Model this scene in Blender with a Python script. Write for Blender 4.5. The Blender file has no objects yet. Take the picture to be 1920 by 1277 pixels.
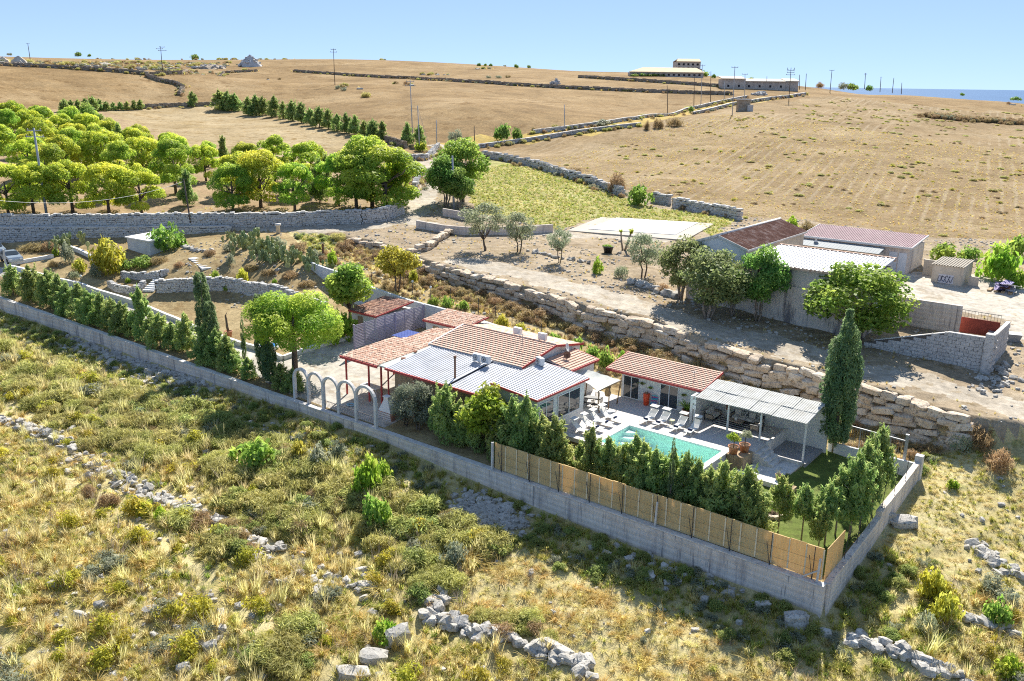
import bpy, bmesh, math, random
import numpy as np
from mathutils import Vector, Matrix, Euler, noise as mnoise

random.seed(7)
RNG = np.random.default_rng(11)
SC = bpy.context.scene
COL = SC.collection
R = math.radians

# ------------------------------------------------------------------ camera, sky, sun, exposure
FPX = 1680.0                      # focal length in pixels of the 1920 px wide photograph
PITCH = math.atan(484 / FPX)
ROLL = R(0.8)
YAW = math.atan2(.617, .787)      # world x runs along the villa's front wall, y away from it
CAMZ = 27.0
cam_d = bpy.data.cameras.new('camera')
cam = bpy.data.objects.new('camera', cam_d)
COL.objects.link(cam)
cam_d.sensor_width = 36.0
cam_d.lens = FPX / 1920 * 36
cam_d.clip_start = 0.5
cam_d.clip_end = 120000
cam.location = (0, 0, CAMZ)
_M = Matrix.Rotation(YAW, 4, 'Z') @ Matrix.Rotation(math.pi / 2 - PITCH, 4, 'X') @ Matrix.Rotation(ROLL, 4, 'Z')
cam.rotation_euler = _M.to_euler()
SC.camera = cam

SUN_EL = R(43)
SHADOW = Vector((.40, -.916, 0)).normalized()          # ground direction in which shadows fall
wd = bpy.data.worlds.new('World')
SC.world = wd
wd.use_nodes = True
_nt = wd.node_tree
_nt.nodes.clear()
_sky = _nt.nodes.new('ShaderNodeTexSky')
_sky.sky_type = 'NISHITA'
_sky.sun_disc = False
_sky.sun_elevation = SUN_EL
_sky.sun_rotation = math.atan2(-SHADOW.x, -SHADOW.y)
_sky.altitude = 300
_sky.air_density = 0.36
_sky.dust_density = 0.0
_sky.ozone_density = 2.0
_bg = _nt.nodes.new('ShaderNodeBackground')
_bg.inputs['Strength'].default_value = 0.15
_out = _nt.nodes.new('ShaderNodeOutputWorld')
_gm = _nt.nodes.new('ShaderNodeGamma')          # soft, even summer sky: less spread between horizon and zenith
_gm.inputs['Gamma'].default_value = 0.36
_tn = _nt.nodes.new('ShaderNodeMix')
_tn.data_type = 'RGBA'
_tn.blend_type = 'MULTIPLY'
_tn.inputs[0].default_value = 1.0
_tn.inputs[7].default_value = (.61, .77, 1.0, 1)
_nt.links.new(_sky.outputs[0], _gm.inputs[0])
_nt.links.new(_gm.outputs[0], _tn.inputs[6])
_nt.links.new(_tn.outputs[2], _bg.inputs[0])
_nt.links.new(_bg.outputs[0], _out.inputs[0])
sun_d = bpy.data.lights.new('sun', 'SUN')
sun_d.energy = 2.8
sun_d.angle = R(0.5)
sun_d.color = (1.0, .95, .86)
sun = bpy.data.objects.new('sun', sun_d)
COL.objects.link(sun)
sun.rotation_euler = Vector((SHADOW.x * math.cos(SUN_EL), SHADOW.y * math.cos(SUN_EL), -math.sin(SUN_EL))).to_track_quat('-Z', 'Y').to_euler()
sun.location = (-40, 120, 80)
SC.view_settings.view_transform = 'Standard'
SC.view_settings.look = 'None'
SC.view_settings.exposure = 1.80
SC.view_settings.gamma = 1.0
SC.view_settings.use_curve_mapping = False
SC.render.engine = 'CYCLES'
SC.cycles.use_denoising = False
SC.cycles.max_bounces = 9
SC.cycles.diffuse_bounces = 7
SC.cycles.transparent_max_bounces = 8
SC.cycles.pixel_filter_type = 'BLACKMAN_HARRIS'
SC.cycles.filter_width = 1.1

# ------------------------------------------------------------------ pixel <-> world (photogrammetry of the photograph)
_cp, _sp = math.cos(PITCH), math.sin(PITCH)
_cy, _sy = math.cos(YAW), math.sin(YAW)
_cr, _sr = math.cos(-ROLL), math.sin(-ROLL)


def ray(px, py):
    dx, dy = px - 960.0, py - 638.5
    x = _cr * dx - _sr * dy
    y = _sr * dx + _cr * dy
    X, Y, Z = x, FPX * _cp - y * _sp, -(FPX * _sp + y * _cp)
    return np.array([X * _cy - Y * _sy, X * _sy + Y * _cy, Z])


def at(px, py, z):
    d = ray(px, py)
    t = (z - CAMZ) / d[2]
    return Vector((d[0] * t, d[1] * t, z))


def atD(px, py, dist):
    """the point of a pixel's ray at a horizontal distance"""
    d = ray(px, py)
    t = dist / math.hypot(d[0], d[1])
    return Vector((d[0] * t, d[1] * t, CAMZ + d[2] * t))


def proj(p):
    x, y, z = p[0], p[1], p[2] - CAMZ
    X = x * _cy + y * _sy
    Y = -x * _sy + y * _cy
    cz = Y * _cp - z * _sp
    c_ = -(Y * _sp + z * _cp)
    X, Y = X / cz * FPX, c_ / cz * FPX
    return 960 + _cr * X + _sr * Y, 638.5 - _sr * X + _cr * Y


# ------------------------------------------------------------------ objects
def link(o, parent=None):
    COL.objects.link(o)
    if parent is not None:
        o.parent = parent
    return o


def tag(o, label=None, cat=None, group=None, kind=None):
    if label: o['label'] = label
    if cat: o['category'] = cat
    if group: o['group'] = group
    if kind: o['kind'] = kind
    return o


def thing(name, label, cat, loc=(0, 0, 0), rz=0.0, group=None):
    o = bpy.data.objects.new(name, None)
    o.empty_display_size = .3
    o.location = loc
    o.rotation_euler = (0, 0, rz)
    COL.objects.link(o)
    return tag(o, label, cat, group)


def mesh_np(name, v, f, mats, mi=None, smooth=False, col=None):
    """f: (n,3) or (n,4) int array or list of lists"""
    me = bpy.data.meshes.new(name)
    v = np.asarray(v, dtype=np.float32)
    if isinstance(f, np.ndarray):
        n, k = f.shape
        me.vertices.add(len(v))
        me.vertices.foreach_set('co', v.ravel())
        me.loops.add(n * k)
        me.loops.foreach_set('vertex_index', f.ravel().astype(np.int32))
        me.polygons.add(n)
        me.polygons.foreach_set('loop_start', np.arange(0, n * k, k, dtype=np.int32))
        me.polygons.foreach_set('loop_total', np.full(n, k, dtype=np.int32))
        me.update(calc_edges=True)
    else:
        me.from_pydata([tuple(map(float, p)) for p in v], [], f)
        me.update()
    for m in (mats if isinstance(mats, (list, tuple)) else [mats]):
        me.materials.append(m)
    if mi is not None:
        me.polygons.foreach_set('material_index', np.asarray(mi, dtype=np.int32))
    if smooth:
        me.polygons.foreach_set('use_smooth', np.ones(len(me.polygons), dtype=bool))
    if col is not None:
        a = me.color_attributes.new('tint', 'FLOAT_COLOR', 'POINT')
        c4 = np.ones((len(v), 4), dtype=np.float32)
        c4[:, :col.shape[1]] = col
        a.data.foreach_set('color', c4.ravel())
    return me


def place(name, me, parent=None, loc=(0, 0, 0), rz=0.0, sc=None):
    o = bpy.data.objects.new(name, me)
    o.location = loc
    o.rotation_euler = rz if isinstance(rz, (tuple, Euler)) else (0, 0, rz)
    if sc is not None:
        o.scale = sc if isinstance(sc, (tuple, list, Vector)) else (sc, sc, sc)
    return link(o, parent)


class MB:
    """collects simple shapes, then links them as ONE mesh object"""

    def __init__(self):
        self.v = []
        self.f = []
        self.mi = []
        self.sm = []
        self.m = 0

    def add(self, vs, fs, smooth=False):
        b = len(self.v)
        self.v += [tuple(p) for p in vs]
        for q in fs:
            self.f.append([b + i for i in q])
            self.mi.append(self.m)
            self.sm.append(smooth)
        return self

    def box(self, x0, x1, y0, y1, z0, z1):
        return self.add([(x0, y0, z0), (x1, y0, z0), (x1, y1, z0), (x0, y1, z0), (x0, y0, z1), (x1, y0, z1), (x1, y1, z1), (x0, y1, z1)],
                        [(3, 2, 1, 0), (4, 5, 6, 7), (0, 1, 5, 4), (1, 2, 6, 5), (2, 3, 7, 6), (3, 0, 4, 7)])

    def cbox(self, c, s):
        return self.box(c[0] - s[0] / 2, c[0] + s[0] / 2, c[1] - s[1] / 2, c[1] + s[1] / 2, c[2] - s[2] / 2, c[2] + s[2] / 2)

    def hexa(self, p):
        """8 points: bottom ring then top ring, counter-clockwise"""
        return self.add(p, [(3, 2, 1, 0), (4, 5, 6, 7), (0, 1, 5, 4), (1, 2, 6, 5), (2, 3, 7, 6), (3, 0, 4, 7)])

    def beam(self, a, b, w, h=None, up=(0, 0, 1)):
        a, b = Vector(a), Vector(b)
        h = w if h is None else h
        d = (b - a).normalized()
        u = Vector(up)
        if abs(d.dot(u)) > .98:
            u = Vector((0, 1, 0))
        s = d.cross(u).normalized()
        u = s.cross(d)
        s *= w / 2
        u *= h / 2
        return self.hexa([a - s - u, a + s - u, b + s - u, b - s - u, a - s + u, a + s + u, b + s + u, b - s + u])

    def tube(self, pts, r, n=6, cap=True):
        pts = [Vector(p) for p in pts]
        rs = list(r) if isinstance(r, (list, tuple)) else [r] * len(pts)
        vs, fs = [], []
        for i, p in enumerate(pts):
            d = (pts[min(i + 1, len(pts) - 1)] - pts[max(i - 1, 0)]).normalized()
            u = Vector((0, 0, 1)) if abs(d.z) < .95 else Vector((1, 0, 0))
            s = d.cross(u).normalized()
            t = s.cross(d)
            for k in range(n):
                a = 2 * math.pi * k / n
                vs.append(p + (s * math.cos(a) + t * math.sin(a)) * rs[i])
        for i in range(len(pts) - 1):
            for k in range(n):
                k2 = (k + 1) % n
                fs.append((i * n + k, i * n + k2, (i + 1) * n + k2, (i + 1) * n + k))
        if cap:
            fs.append(tuple(range(n))[::-1])
            fs.append(tuple((len(pts) - 1) * n + k for k in range(n)))
        return self.add(vs, fs, True)

    def lathe(self, prof, c=(0, 0, 0), n=14):
        vs, fs = [], []
        for (r, z) in prof:
            for k in range(n):
                a = 2 * math.pi * k / n
                vs.append((c[0] + r * math.cos(a), c[1] + r * math.sin(a), c[2] + z))
        for i in range(len(prof) - 1):
            for k in range(n):
                k2 = (k + 1) % n
                fs.append((i * n + k, i * n + k2, (i + 1) * n + k2, (i + 1) * n + k))
        return self.add(vs, fs, True)

    def poly(self, pts, z0, z1):
        n = len(pts)
        vs = [(p[0], p[1], z0) for p in pts] + [(p[0], p[1], z1) for p in pts]
        fs = [tuple(range(n))[::-1], tuple(range(n, 2 * n))] + [(i, (i + 1) % n, n + (i + 1) % n, n + i) for i in range(n)]
        return self.add(vs, fs)

    def mesh(self, name, mats):
        me = bpy.data.meshes.new(name)
        me.from_pydata(self.v, [], self.f)
        for m in (mats if isinstance(mats, (list, tuple)) else [mats]):
            me.materials.append(m)
        me.polygons.foreach_set('material_index', self.mi)
        me.polygons.foreach_set('use_smooth', self.sm)
        me.update()
        return me

    def build(self, name, mats, parent=None, loc=(0, 0, 0), rz=0.0):
        return place(name, self.mesh(name, mats), parent, loc, rz)


def copy_tree(o, parent=None):
    c = o.copy()
    COL.objects.link(c)
    c.parent = parent
    for ch in list(o.children):
        copy_tree(ch, c)
    return c


# ------------------------------------------------------------------ materials
MATS = {}


class NB:
    """small node-tree builder"""

    def __init__(self, name):
        self.m = bpy.data.materials.new(name)
        self.m.use_nodes = True
        self.t = self.m.node_tree
        self.t.nodes.clear()
        self.out = self.n('ShaderNodeOutputMaterial')

    def n(self, typ, **kw):
        o = self.t.nodes.new(typ)
        for k, v in kw.items():
            setattr(o, k, v)
        return o

    def set(self, sock, v):
        if hasattr(v, 'is_output'):
            self.t.links.new(v, sock)
        elif isinstance(v, (tuple, list)) and len(v) == 3 and sock.type == 'RGBA':
            sock.default_value = (*v, 1)
        else:
            sock.default_value = v

    def pos(self):
        return self.n('ShaderNodeNewGeometry').outputs['Position']

    def objco(self):
        return self.n('ShaderNodeTexCoord').outputs['Object']

    def mapped(self, vec, scale=(1, 1, 1), rot=(0, 0, 0)):
        m = self.n('ShaderNodeMapping')
        self.set(m.inputs['Vector'], vec)
        m.inputs['Scale'].default_value = scale
        m.inputs['Rotation'].default_value = rot
        return m.outputs[0]

    def noise(self, vec, scale, detail=4, rough=.6, dist=0.0):
        o = self.n('ShaderNodeTexNoise')
        self.set(o.inputs['Vector'], vec)
        o.inputs['Scale'].default_value = scale
        o.inputs['Detail'].default_value = detail
        o.inputs['Roughness'].default_value = rough
        o.inputs['Distortion'].default_value = dist
        return o.outputs['Fac']

    def vor(self, vec, scale, feature='F1', out='Distance'):
        o = self.n('ShaderNodeTexVoronoi', feature=feature)
        self.set(o.inputs['Vector'], vec)
        o.inputs['Scale'].default_value = scale
        return o.outputs[out]

    def wave(self, vec, scale, dist=2.0, dirn='X'):
        o = self.n('ShaderNodeTexWave', bands_direction=dirn)
        self.set(o.inputs['Vector'], vec)
        o.inputs['Scale'].default_value = scale
        o.inputs['Distortion'].default_value = dist
        o.inputs['Detail'].default_value = 2
        return o.outputs['Fac']

    def ramp(self, fac, stops):
        o = self.n('ShaderNodeValToRGB')
        self.set(o.inputs[0], fac)
        e = o.color_ramp.elements
        while len(e) < len(stops):
            e.new(.5)
        for i, (p, c) in enumerate(stops):
            e[i].position = p
            e[i].color = (*c, 1) if isinstance(c, (tuple, list)) else (c, c, c, 1)
        return o.outputs[0]

    def mix(self, fac, a, b, mode='MIX'):
        o = self.n('ShaderNodeMix', data_type='RGBA', blend_type=mode)
        self.set(o.inputs[0], fac)
        self.set(o.inputs[6], a)
        self.set(o.inputs[7], b)
        return o.outputs[2]

    def math(self, op, a, b=0.0):
        o = self.n('ShaderNodeMath', operation=op)
        self.set(o.inputs[0], a)
        self.set(o.inputs[1], b)
        return o.outputs[0]

    def bump(self, h, strength=.5, dist=.05):
        o = self.n('ShaderNodeBump')
        self.set(o.inputs['Height'], h)
        o.inputs['Strength'].default_value = strength
        o.inputs['Distance'].default_value = dist
        return o.outputs[0]

    def rand(self):
        return self.n('ShaderNodeObjectInfo').outputs['Random']

    def bsdf(self, col, rough=.8, spec=.3, normal=None, metal=0.0, **kw):
        o = self.n('ShaderNodeBsdfPrincipled')
        self.set(o.inputs['Base Color'], col)
        self.set(o.inputs['Roughness'], rough)
        o.inputs['Specular IOR Level'].default_value = spec
        o.inputs['Metallic'].default_value = metal
        for k, v in kw.items():
            self.set(o.inputs[k], v)
        if normal is not None:
            self.set(o.inputs['Normal'], normal)
        self.t.links.new(o.outputs[0], self.out.inputs[0])
        return self.m


def mat_plain(name, col, var=.12, scale=3.0, rough=.75, spec=.3, metal=0.0, stain=0.0, stain_col=(.12, .11, .1), bump=.0):
    """a painted / plain surface with soft wear and dirt"""
    if name in MATS: return MATS[name]
    b = NB(name)
    p = b.pos()
    n1 = b.noise(p, scale, 5, .65)
    dark = tuple(c * (1 - var * 1.6) for c in col)
    lite = tuple(min(1, c * (1 + var)) for c in col)
    c = b.ramp(n1, [(.28, dark), (.72, lite)])
    if stain:
        n2 = b.noise(b.mapped(p, (1, 1, .18)), scale * .9, 4, .7)
        k = b.ramp(n2, [(.5, 0.0), (.72, stain)])
        c = b.mix(k, c, stain_col)
    nr = None
    if bump:
        nr = b.bump(b.noise(p, scale * 9, 3, .7), bump, .02)
    MATS[name] = b.bsdf(c, rough, spec, nr, metal)
    return MATS[name]


def mat_rock(name, c0, c1, c2, scale=2.0, bump=.6, rnd=.3):
    if name in MATS: return MATS[name]
    b = NB(name)
    p = b.pos()
    n1 = b.noise(p, scale, 6, .68)
    c = b.ramp(n1, [(.3, c0), (.5, c1), (.68, c2)])
    r = b.rand()
    c = b.mix(b.math('MULTIPLY', r, rnd), c, c0)
    sp = b.ramp(b.noise(p, scale * 5, 3, .7), [(.36, 0.0), (.46, 1.0)])
    c = b.mix(b.math('SUBTRACT', 1.0, sp), c, tuple(x * .6 for x in c0))
    MATS[name] = b.bsdf(c, .92, .15, b.bump(b.noise(p, scale * 4, 5, .7), bump, .06))
    return MATS[name]


def mat_leaf(name, dark, lite, tip=None, trans=.3, rough=.55, pscale=.9):
    """foliage: per-leaf tint on the mesh plus slow variation between plants"""
    if name in MATS: return MATS[name]
    b = NB(name)
    a = b.n('ShaderNodeAttribute', attribute_name='tint')
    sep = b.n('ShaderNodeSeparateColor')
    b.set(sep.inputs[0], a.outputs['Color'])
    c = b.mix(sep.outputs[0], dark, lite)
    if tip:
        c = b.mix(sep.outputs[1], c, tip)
    r = b.rand()
    hs = b.n('ShaderNodeHueSaturation')
    b.set(hs.inputs['Hue'], b.math('ADD', .482, b.math('MULTIPLY', b.math('FRACT', b.math('MULTIPLY', r, 7.3)), .036)))
    b.set(hs.inputs['Value'], b.math('ADD', b.math('ADD', .66, b.math('MULTIPLY', r, .26)), b.math('MULTIPLY', b.noise(b.pos(), pscale, 2, .5), .44)))
    b.set(hs.inputs['Color'], c)
    c = hs.outputs[0]
    d = b.n('ShaderNodeBsdfPrincipled')
    b.set(d.inputs['Base Color'], c)
    d.inputs['Roughness'].default_value = rough
    d.inputs['Specular IOR Level'].default_value = .25
    t = b.n('ShaderNodeBsdfTranslucent')
    b.set(t.inputs['Color'], c)
    mx = b.n('ShaderNodeMixShader')
    mx.inputs[0].default_value = min(.62, trans + .24)
    b.t.links.new(d.outputs[0], mx.inputs[1])
    b.t.links.new(t.outputs[0], mx.inputs[2])
    b.t.links.new(mx.outputs[0], b.out.inputs[0])
    MATS[name] = b.m
    return b.m
# ------------------------------------------------------------------ terrain: heights fitted through points read off the photograph
def tps(pts, smooth=1e-3):
    P = np.array([(p[0], p[1]) for p in pts], float) / 100
    z = np.array([p[2] for p in pts], float)
    n = len(P)

    def k(r2):
        return np.where(r2 > 1e-12, .5 * r2 * np.log(np.maximum(r2, 1e-12)), 0)
    d2 = ((P[:, None] - P[None]) ** 2).sum(-1)
    A = np.zeros((n + 3, n + 3))
    A[:n, :n] = k(d2) + smooth * np.eye(n)
    A[:n, n] = 1
    A[:n, n + 1:] = P
    A[n, :n] = 1
    A[n + 1:, :n] = P.T
    w = np.linalg.solve(A, np.concatenate([z, [0, 0, 0]]))

    def f(x, y):
        x = np.asarray(x, float) / 100
        y = np.asarray(y, float) / 100
        sh = x.shape
        q = np.stack([x.ravel(), y.ravel()], 1)
        out = np.empty(len(q))
        for i in range(0, len(q), 20000):
            qq = q[i:i + 20000]
            r2 = ((qq[:, None] - P[None]) ** 2).sum(-1)
            out[i:i + 20000] = k(r2) @ w[:n] + w[n] + qq @ w[n + 1:]
        return out.reshape(sh)
    return f


def pix(lst):
    return [tuple(at(*p)) for p in lst]


def far(px, dist, z):
    d = ray(px, 400)
    t = dist / math.hypot(d[0], d[1])
    return (d[0] * t, d[1] * t, z)


UP_EDGE_PX = [(-400, 436, 6.8), (-150, 432, 6.6), (0, 431, 6.5), (220, 430, 6.4), (430, 428, 6.3), (540, 433, 6.1), (649, 444, 6.0), (724, 459, 5.7), (799, 489, 5.3),
              (884, 512, 4.9), (996, 542, 4.4), (1100, 575, 4.0), (1235, 606, 3.5), (1312, 635, 3.2), (1381, 660, 2.9), (1497, 689, 2.6), (1603, 720, 2.4),
              (1737, 757, 2.1), (1807, 780, 1.9), (1860, 792, 1.7), (1960, 806, 1.6), (2300, 850, 1.4)]
UP_EDGE = pix(UP_EDGE_PX)
UP_PTS = UP_EDGE[2:] + pix([
    (0, 402, 7.6), (300, 402, 7.4), (600, 400, 7.2), (760, 410, 7.0), (640, 425, 6.6), (430, 410, 7.0), (200, 410, 7.1),
    (1900, 750, 1.9), (1700, 690, 2.4), (1400, 620, 3.3), (1620, 655, 2.7), (911, 458, 5.6), (1040, 490, 5.2), (1200, 545, 4.3), (1290, 575, 3.9),
    (1100, 430, 6.0), (1330, 442, 5.6), (1220, 410, 6.3), (1750, 520, 4.3), (1900, 600, 3.3), (1900, 520, 4.3), (1800, 490, 4.7), (1560, 540, 4.2), (2200, 700, 2.2),
    (900, 390, 7.0), (1100, 390, 6.9), (1340, 395, 6.4), (1210, 365, 7.6), (905, 291, 10.4), (1050, 325, 9.0),
    (1600, 430, 5.7), (1900, 430, 5.3), (2300, 460, 4.6), (1600, 300, 11.3), (1900, 300, 11), (2300, 320, 10), (1374, 213, 18.7), (1900, 245, 14.6), (1650, 215, 18.4),
    (1480, 190, 21.8), (1557, 174, 24.4), (1700, 179, 23.8), (1900, 192, 21.6), (2300, 205, 20.5), (1000, 270, 11.8), (1250, 218, 17.0),
    (628, 158, 25.4), (200, 205, 17.4), (420, 207, 17.0), (720, 263, 12.8), (520, 222, 15.8), (0, 205, 18), (-300, 210, 18), (830, 275, 11.3), (800, 300, 10.0), (790, 350, 8.5),
    (350, 290, 11.6), (0, 300, 11.6), (560, 320, 9.8), (-300, 320, 11), (-300, 410, 8), (900, 200, 20), (450, 165, 22.8)])
UP_PTS += [far(303, 380, 29.8), far(0, 370, 29.7), far(-300, 370, 31), far(0, 700, 38.5), far(300, 650, 36.5), far(628, 600, 38.5), far(780, 600, 38.2), far(900, 560, 35.2), far(1060, 530, 33.6), far(1200, 500, 32.8), far(1560, 470, 23.6), far(1800, 455, 21.6), far(1920, 440, 20.4),
           far(1340, 480, 31.0), far(1430, 400, 25.6), far(1530, 460, 26.0), far(-400, 800, 43), far(0, 1100, 36), far(600, 1000, 34), far(1100, 900, 26), far(1500, 700, 14),
           far(1800, 600, 6), far(2300, 600, 2), far(1640, 520, 18), far(1900, 480, 16), far(1500, 1200, -22), far(1000, 1500, -10), far(300, 1700, 5), far(-500, 1700, 20), far(2200, 1000, -30)]
LOW_PTS = pix([
    (560, 445, 5.7), (640, 450, 5.6), (672, 468, 4.5), (786, 508, 3.8), (875, 535, 2.9), (1000, 583, 2.0), (1208, 644, .95), (1312, 667, .8), (1450, 720, .1), (1611, 794, -.9),
    (620, 490, 4.5), (700, 545, 3.0), (840, 590, 2.2), (920, 610, 1.8), (1120, 660, .9), (1390, 720, .1), (1640, 800, -.9), (1720, 830, -1.1), (1800, 815, -.7),
    (1860, 794, 1.3), (1960, 808, 1.4), (2300, 852, 1.2), (1850, 850, -.9), (1920, 850, -.6), (2200, 900, -1),
    (1543, 1163, -3.4), (1250, 1058, -3.3), (900, 905, -2.9), (690, 850, -2.6), (480, 765, -2.2), (250, 668, -1.6), (0, 585, -.3), (-150, 540, .8), (-400, 480, 2),
    (1640, 1040, -2.7), (1700, 930, -1.9), (1755, 880, -1.3), (1900, 1000, -2.4), (1900, 1250, -4.2), (1543, 1277, -4.3), (1100, 1277, -5.2), (960, 1100, -4.3),
    (600, 1277, -5.6), (300, 1100, -4.6), (0, 1277, -5.4), (0, 1000, -3.8), (0, 750, -2), (300, 800, -2.9), (600, 950, -3.9), (-300, 900, -3.2), (2200, 1000, -2.8),
    (2200, 1300, -4.6), (960, 1600, -7), (0, 1600, -7), (1900, 1600, -6), (-400, 650, -1)])
PROP_PTS = [(-14.6, 49, -1.5), (-30, 49, -1.35), (-45, 49, -1.3), (-53, 49, -1.15), (-62, 49, -1.05), (-70, 48.6, -.9), (-88, 47.2, -.1), (-112, 44.8, 1.4), (-130, 42, 2.4),
            (-14.6, 68, -1.65), (-20, 60, -1.4), (-25.5, 60, -1.3), (-26, 53, -1.3), (-40, 54, -1.0), (-40, 60, -.2), (-55, 60, -.3), (-58, 54, -.8), (-62, 58, -.5), (-66, 62, -.2),
            (-50, 66, -.1), (-40, 67, -.1), (-31, 67, -.2)]
PROP_PTS += pix([(420, 560, 1.4), (300, 560, 1.7), (470, 640, .2), (150, 512, 3.0), (60, 507, 3.4), (20, 492, 3.9), (90, 480, 4.1), (250, 522, 2.6), (560, 600, 1.2), (640, 600, .9),
                 (640, 555, 2.0), (560, 556, 2.5), (480, 548, 1.9), (490, 522, 3.5), (522, 470, 5.4), (420, 470, 5.2), (300, 455, 5.0), (200, 455, 5.0), (60, 457, 4.8),
                 (-150, 455, 5.0), (600, 500, 4.3), (350, 500, 4.2), (-300, 500, 4.2), (560, 440, 5.8)])
WALL_F = [(-14.2, 48.3), (-39.7, 48.5), (-53.6, 48.6), (-68.1, 47.9), (-87.7, 46.7), (-112.5, 44.2), (-150, 39.5)]   # centre line of the front wall
PROP_POLY = list(WALL_F) + [(-175, 75)] + [(UP_EDGE[i][0], UP_EDGE[i][1]) for i in range(1, 6)] + \
            [tuple(at(*p)[:2]) for p in [(585, 482, 5.0), (640, 508, 4.1), (700, 536, 3.3), (771, 562, 2.8), (838, 582, 2.4)]] + \
            [(-49, 69.3), (-30.6, 69.0), (-14.2, 68.6)]
UP_POLY = [(p[0], p[1]) for p in UP_EDGE] + [(400, 100), (2500, 2500), (-4000, 4000), (-2500, -200)]
_fUP, _fLOW, _fPROP = tps(UP_PTS, 2e-3), tps(LOW_PTS, 1e-3), tps(PROP_PTS, 5e-4)


def sdist(x, y, poly):
    """signed distance, positive inside"""
    x = np.asarray(x, float)
    y = np.asarray(y, float)
    d = np.full(x.shape, 1e18)
    ins = np.zeros(x.shape, bool)
    n = len(poly)
    for i in range(n):
        (x0, y0), (x1, y1) = poly[i][:2], poly[(i + 1) % n][:2]
        ex, ey = x1 - x0, y1 - y0
        t = np.clip(((x - x0) * ex + (y - y0) * ey) / (ex * ex + ey * ey + 1e-12), 0, 1)
        d = np.minimum(d, (x - x0 - t * ex) ** 2 + (y - y0 - t * ey) ** 2)
        c = ((y0 > y) != (y1 > y)) & (x < (x1 - x0) * (y - y0) / (y1 - y0 + 1e-15) + x0)
        ins ^= c
    d = np.sqrt(d)
    return np.where(ins, d, -d)


def pdist(x, y, line):
    x = np.asarray(x, float)
    y = np.asarray(y, float)
    d = np.full(x.shape, 1e18)
    for i in range(len(line) - 1):
        (x0, y0), (x1, y1) = line[i][:2], line[i + 1][:2]
        ex, ey = x1 - x0, y1 - y0
        t = np.clip(((x - x0) * ex + (y - y0) * ey) / (ex * ex + ey * ey + 1e-12), 0, 1)
        d = np.minimum(d, (x - x0 - t * ex) ** 2 + (y - y0 - t * ey) ** 2)
    return np.sqrt(d)


def sst(a, b, t):
    t = np.clip((t - a) / (b - a), 0, 1)
    return t * t * (3 - 2 * t)


# flat pads: (x0, x1, y0, y1, z)
POOL = (-34.85, -26.6, 55.75, 60.3)
PADS = [(-55, -38.8, 52.6, 68.9, -.3), (-38.9, -26.2, 55.3, 68.9, -.3), (-26.3, -24.6, 61.7, 68.9, -.3), (-26.3, -21.4, 60.2, 68.9, -1.1), (POOL[0] - .3, POOL[1] + .3, POOL[2] - .3, POOL[3] + .3, -1.9)]


def hgt(x, y):
    x = np.asarray(x, float)
    y = np.asarray(y, float)
    zl = _fLOW(x, y)
    wu = sst(-.35, .35, sdist(x, y, UP_POLY))
    wp = sst(-.25, .25, sdist(x, y, PROP_POLY))
    z = zl * (1 - wu) + _fUP(x, y) * wu
    z = z * (1 - wp) + _fPROP(x, y) * wp
    for (x0, x1, y0, y1, pz) in PADS:
        m = np.minimum(np.minimum(x - x0, x1 - x), np.minimum(y - y0, y1 - y))
        w = sst(-.2, .1, m)
        z = z * (1 - w) + pz * w
    return z


def hz(x, y):
    return float(hgt(np.array([x]), np.array([y]))[0])


def G(px, py):
    """where a pixel's ray meets the terrain"""
    d = ray(px, py)
    d = d / math.hypot(d[0], d[1])
    r = np.concatenate([np.linspace(35, 160, 300), np.geomspace(160.5, 1500, 260)])
    dz = CAMZ + d[2] * r - hgt(d[0] * r, d[1] * r)
    i = int(np.argmax(dz < 0))
    if i == 0:
        return atD(px, py, 900.)
    a, b = r[i - 1], r[i]
    for _ in range(2):
        rr = np.linspace(a, b, 12)
        dz = CAMZ + d[2] * rr - hgt(d[0] * rr, d[1] * rr)
        j = max(1, int(np.argmax(dz < 0)))
        a, b = rr[j - 1], rr[j]
    m = (a + b) / 2
    return Vector((d[0] * m, d[1] * m, CAMZ + d[2] * m))


def GL(lst):
    return [G(*p) for p in lst]


def depth(p):
    """camera depth: pixels of the 1920 px photo per metre there = FPX / depth"""
    x, y, z = p[0], p[1], p[2] - CAMZ
    Y = -x * _sy + y * _cy
    return Y * _cp - z * _sp


def P2(lst):
    return [tuple(G(*p)[:2]) for p in lst]


# ------------------------------------------------------------------ ground sheets, cut from one grid
Z_MEADOW = P2([(905, 296), (1000, 314), (1120, 352), (1210, 385), (1340, 405), (1385, 416), (1330, 446), (1300, 424), (1115, 410), (1050, 432), (1000, 420), (900, 402), (880, 375), (890, 330)])
Z_STUBBLE = P2([(895, 286), (1000, 267), (1200, 240), (1297, 217), (1370, 199), (1480, 189), (1560, 180)]) + [tuple(far(1750, 372, 0)[:2]), tuple(far(2400, 420, 0)[:2])] + \
    P2([(2300, 470), (1900, 450), (1750, 445), (1500, 412), (1390, 405), (1340, 394), (1210, 365), (1120, 345), (1000, 305)])
Z_GROVE = P2([(-300, 406), (0, 408), (350, 406), (640, 402), (752, 396), (768, 330), (700, 300), (560, 318), (380, 296), (290, 246), (200, 210), (0, 200), (-300, 196)])
Z_PALE = P2([(380, 296), (290, 246), (200, 210), (290, 205), (400, 200), (470, 207), (560, 228), (730, 272), (775, 300), (768, 330), (700, 300), (560, 318)])
ROAD_1 = P2([(520, 430), (600, 430), (680, 423), (750, 413), (785, 385), (800, 340), (803, 305), (815, 288), (830, 276)])
ROAD_0 = P2([(-300, 428), (0, 427), (250, 426), (430, 426), (520, 430)])
ROAD_2 = P2([(760, 415), (840, 428), (960, 436), (1080, 440), (1230, 448)])
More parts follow.
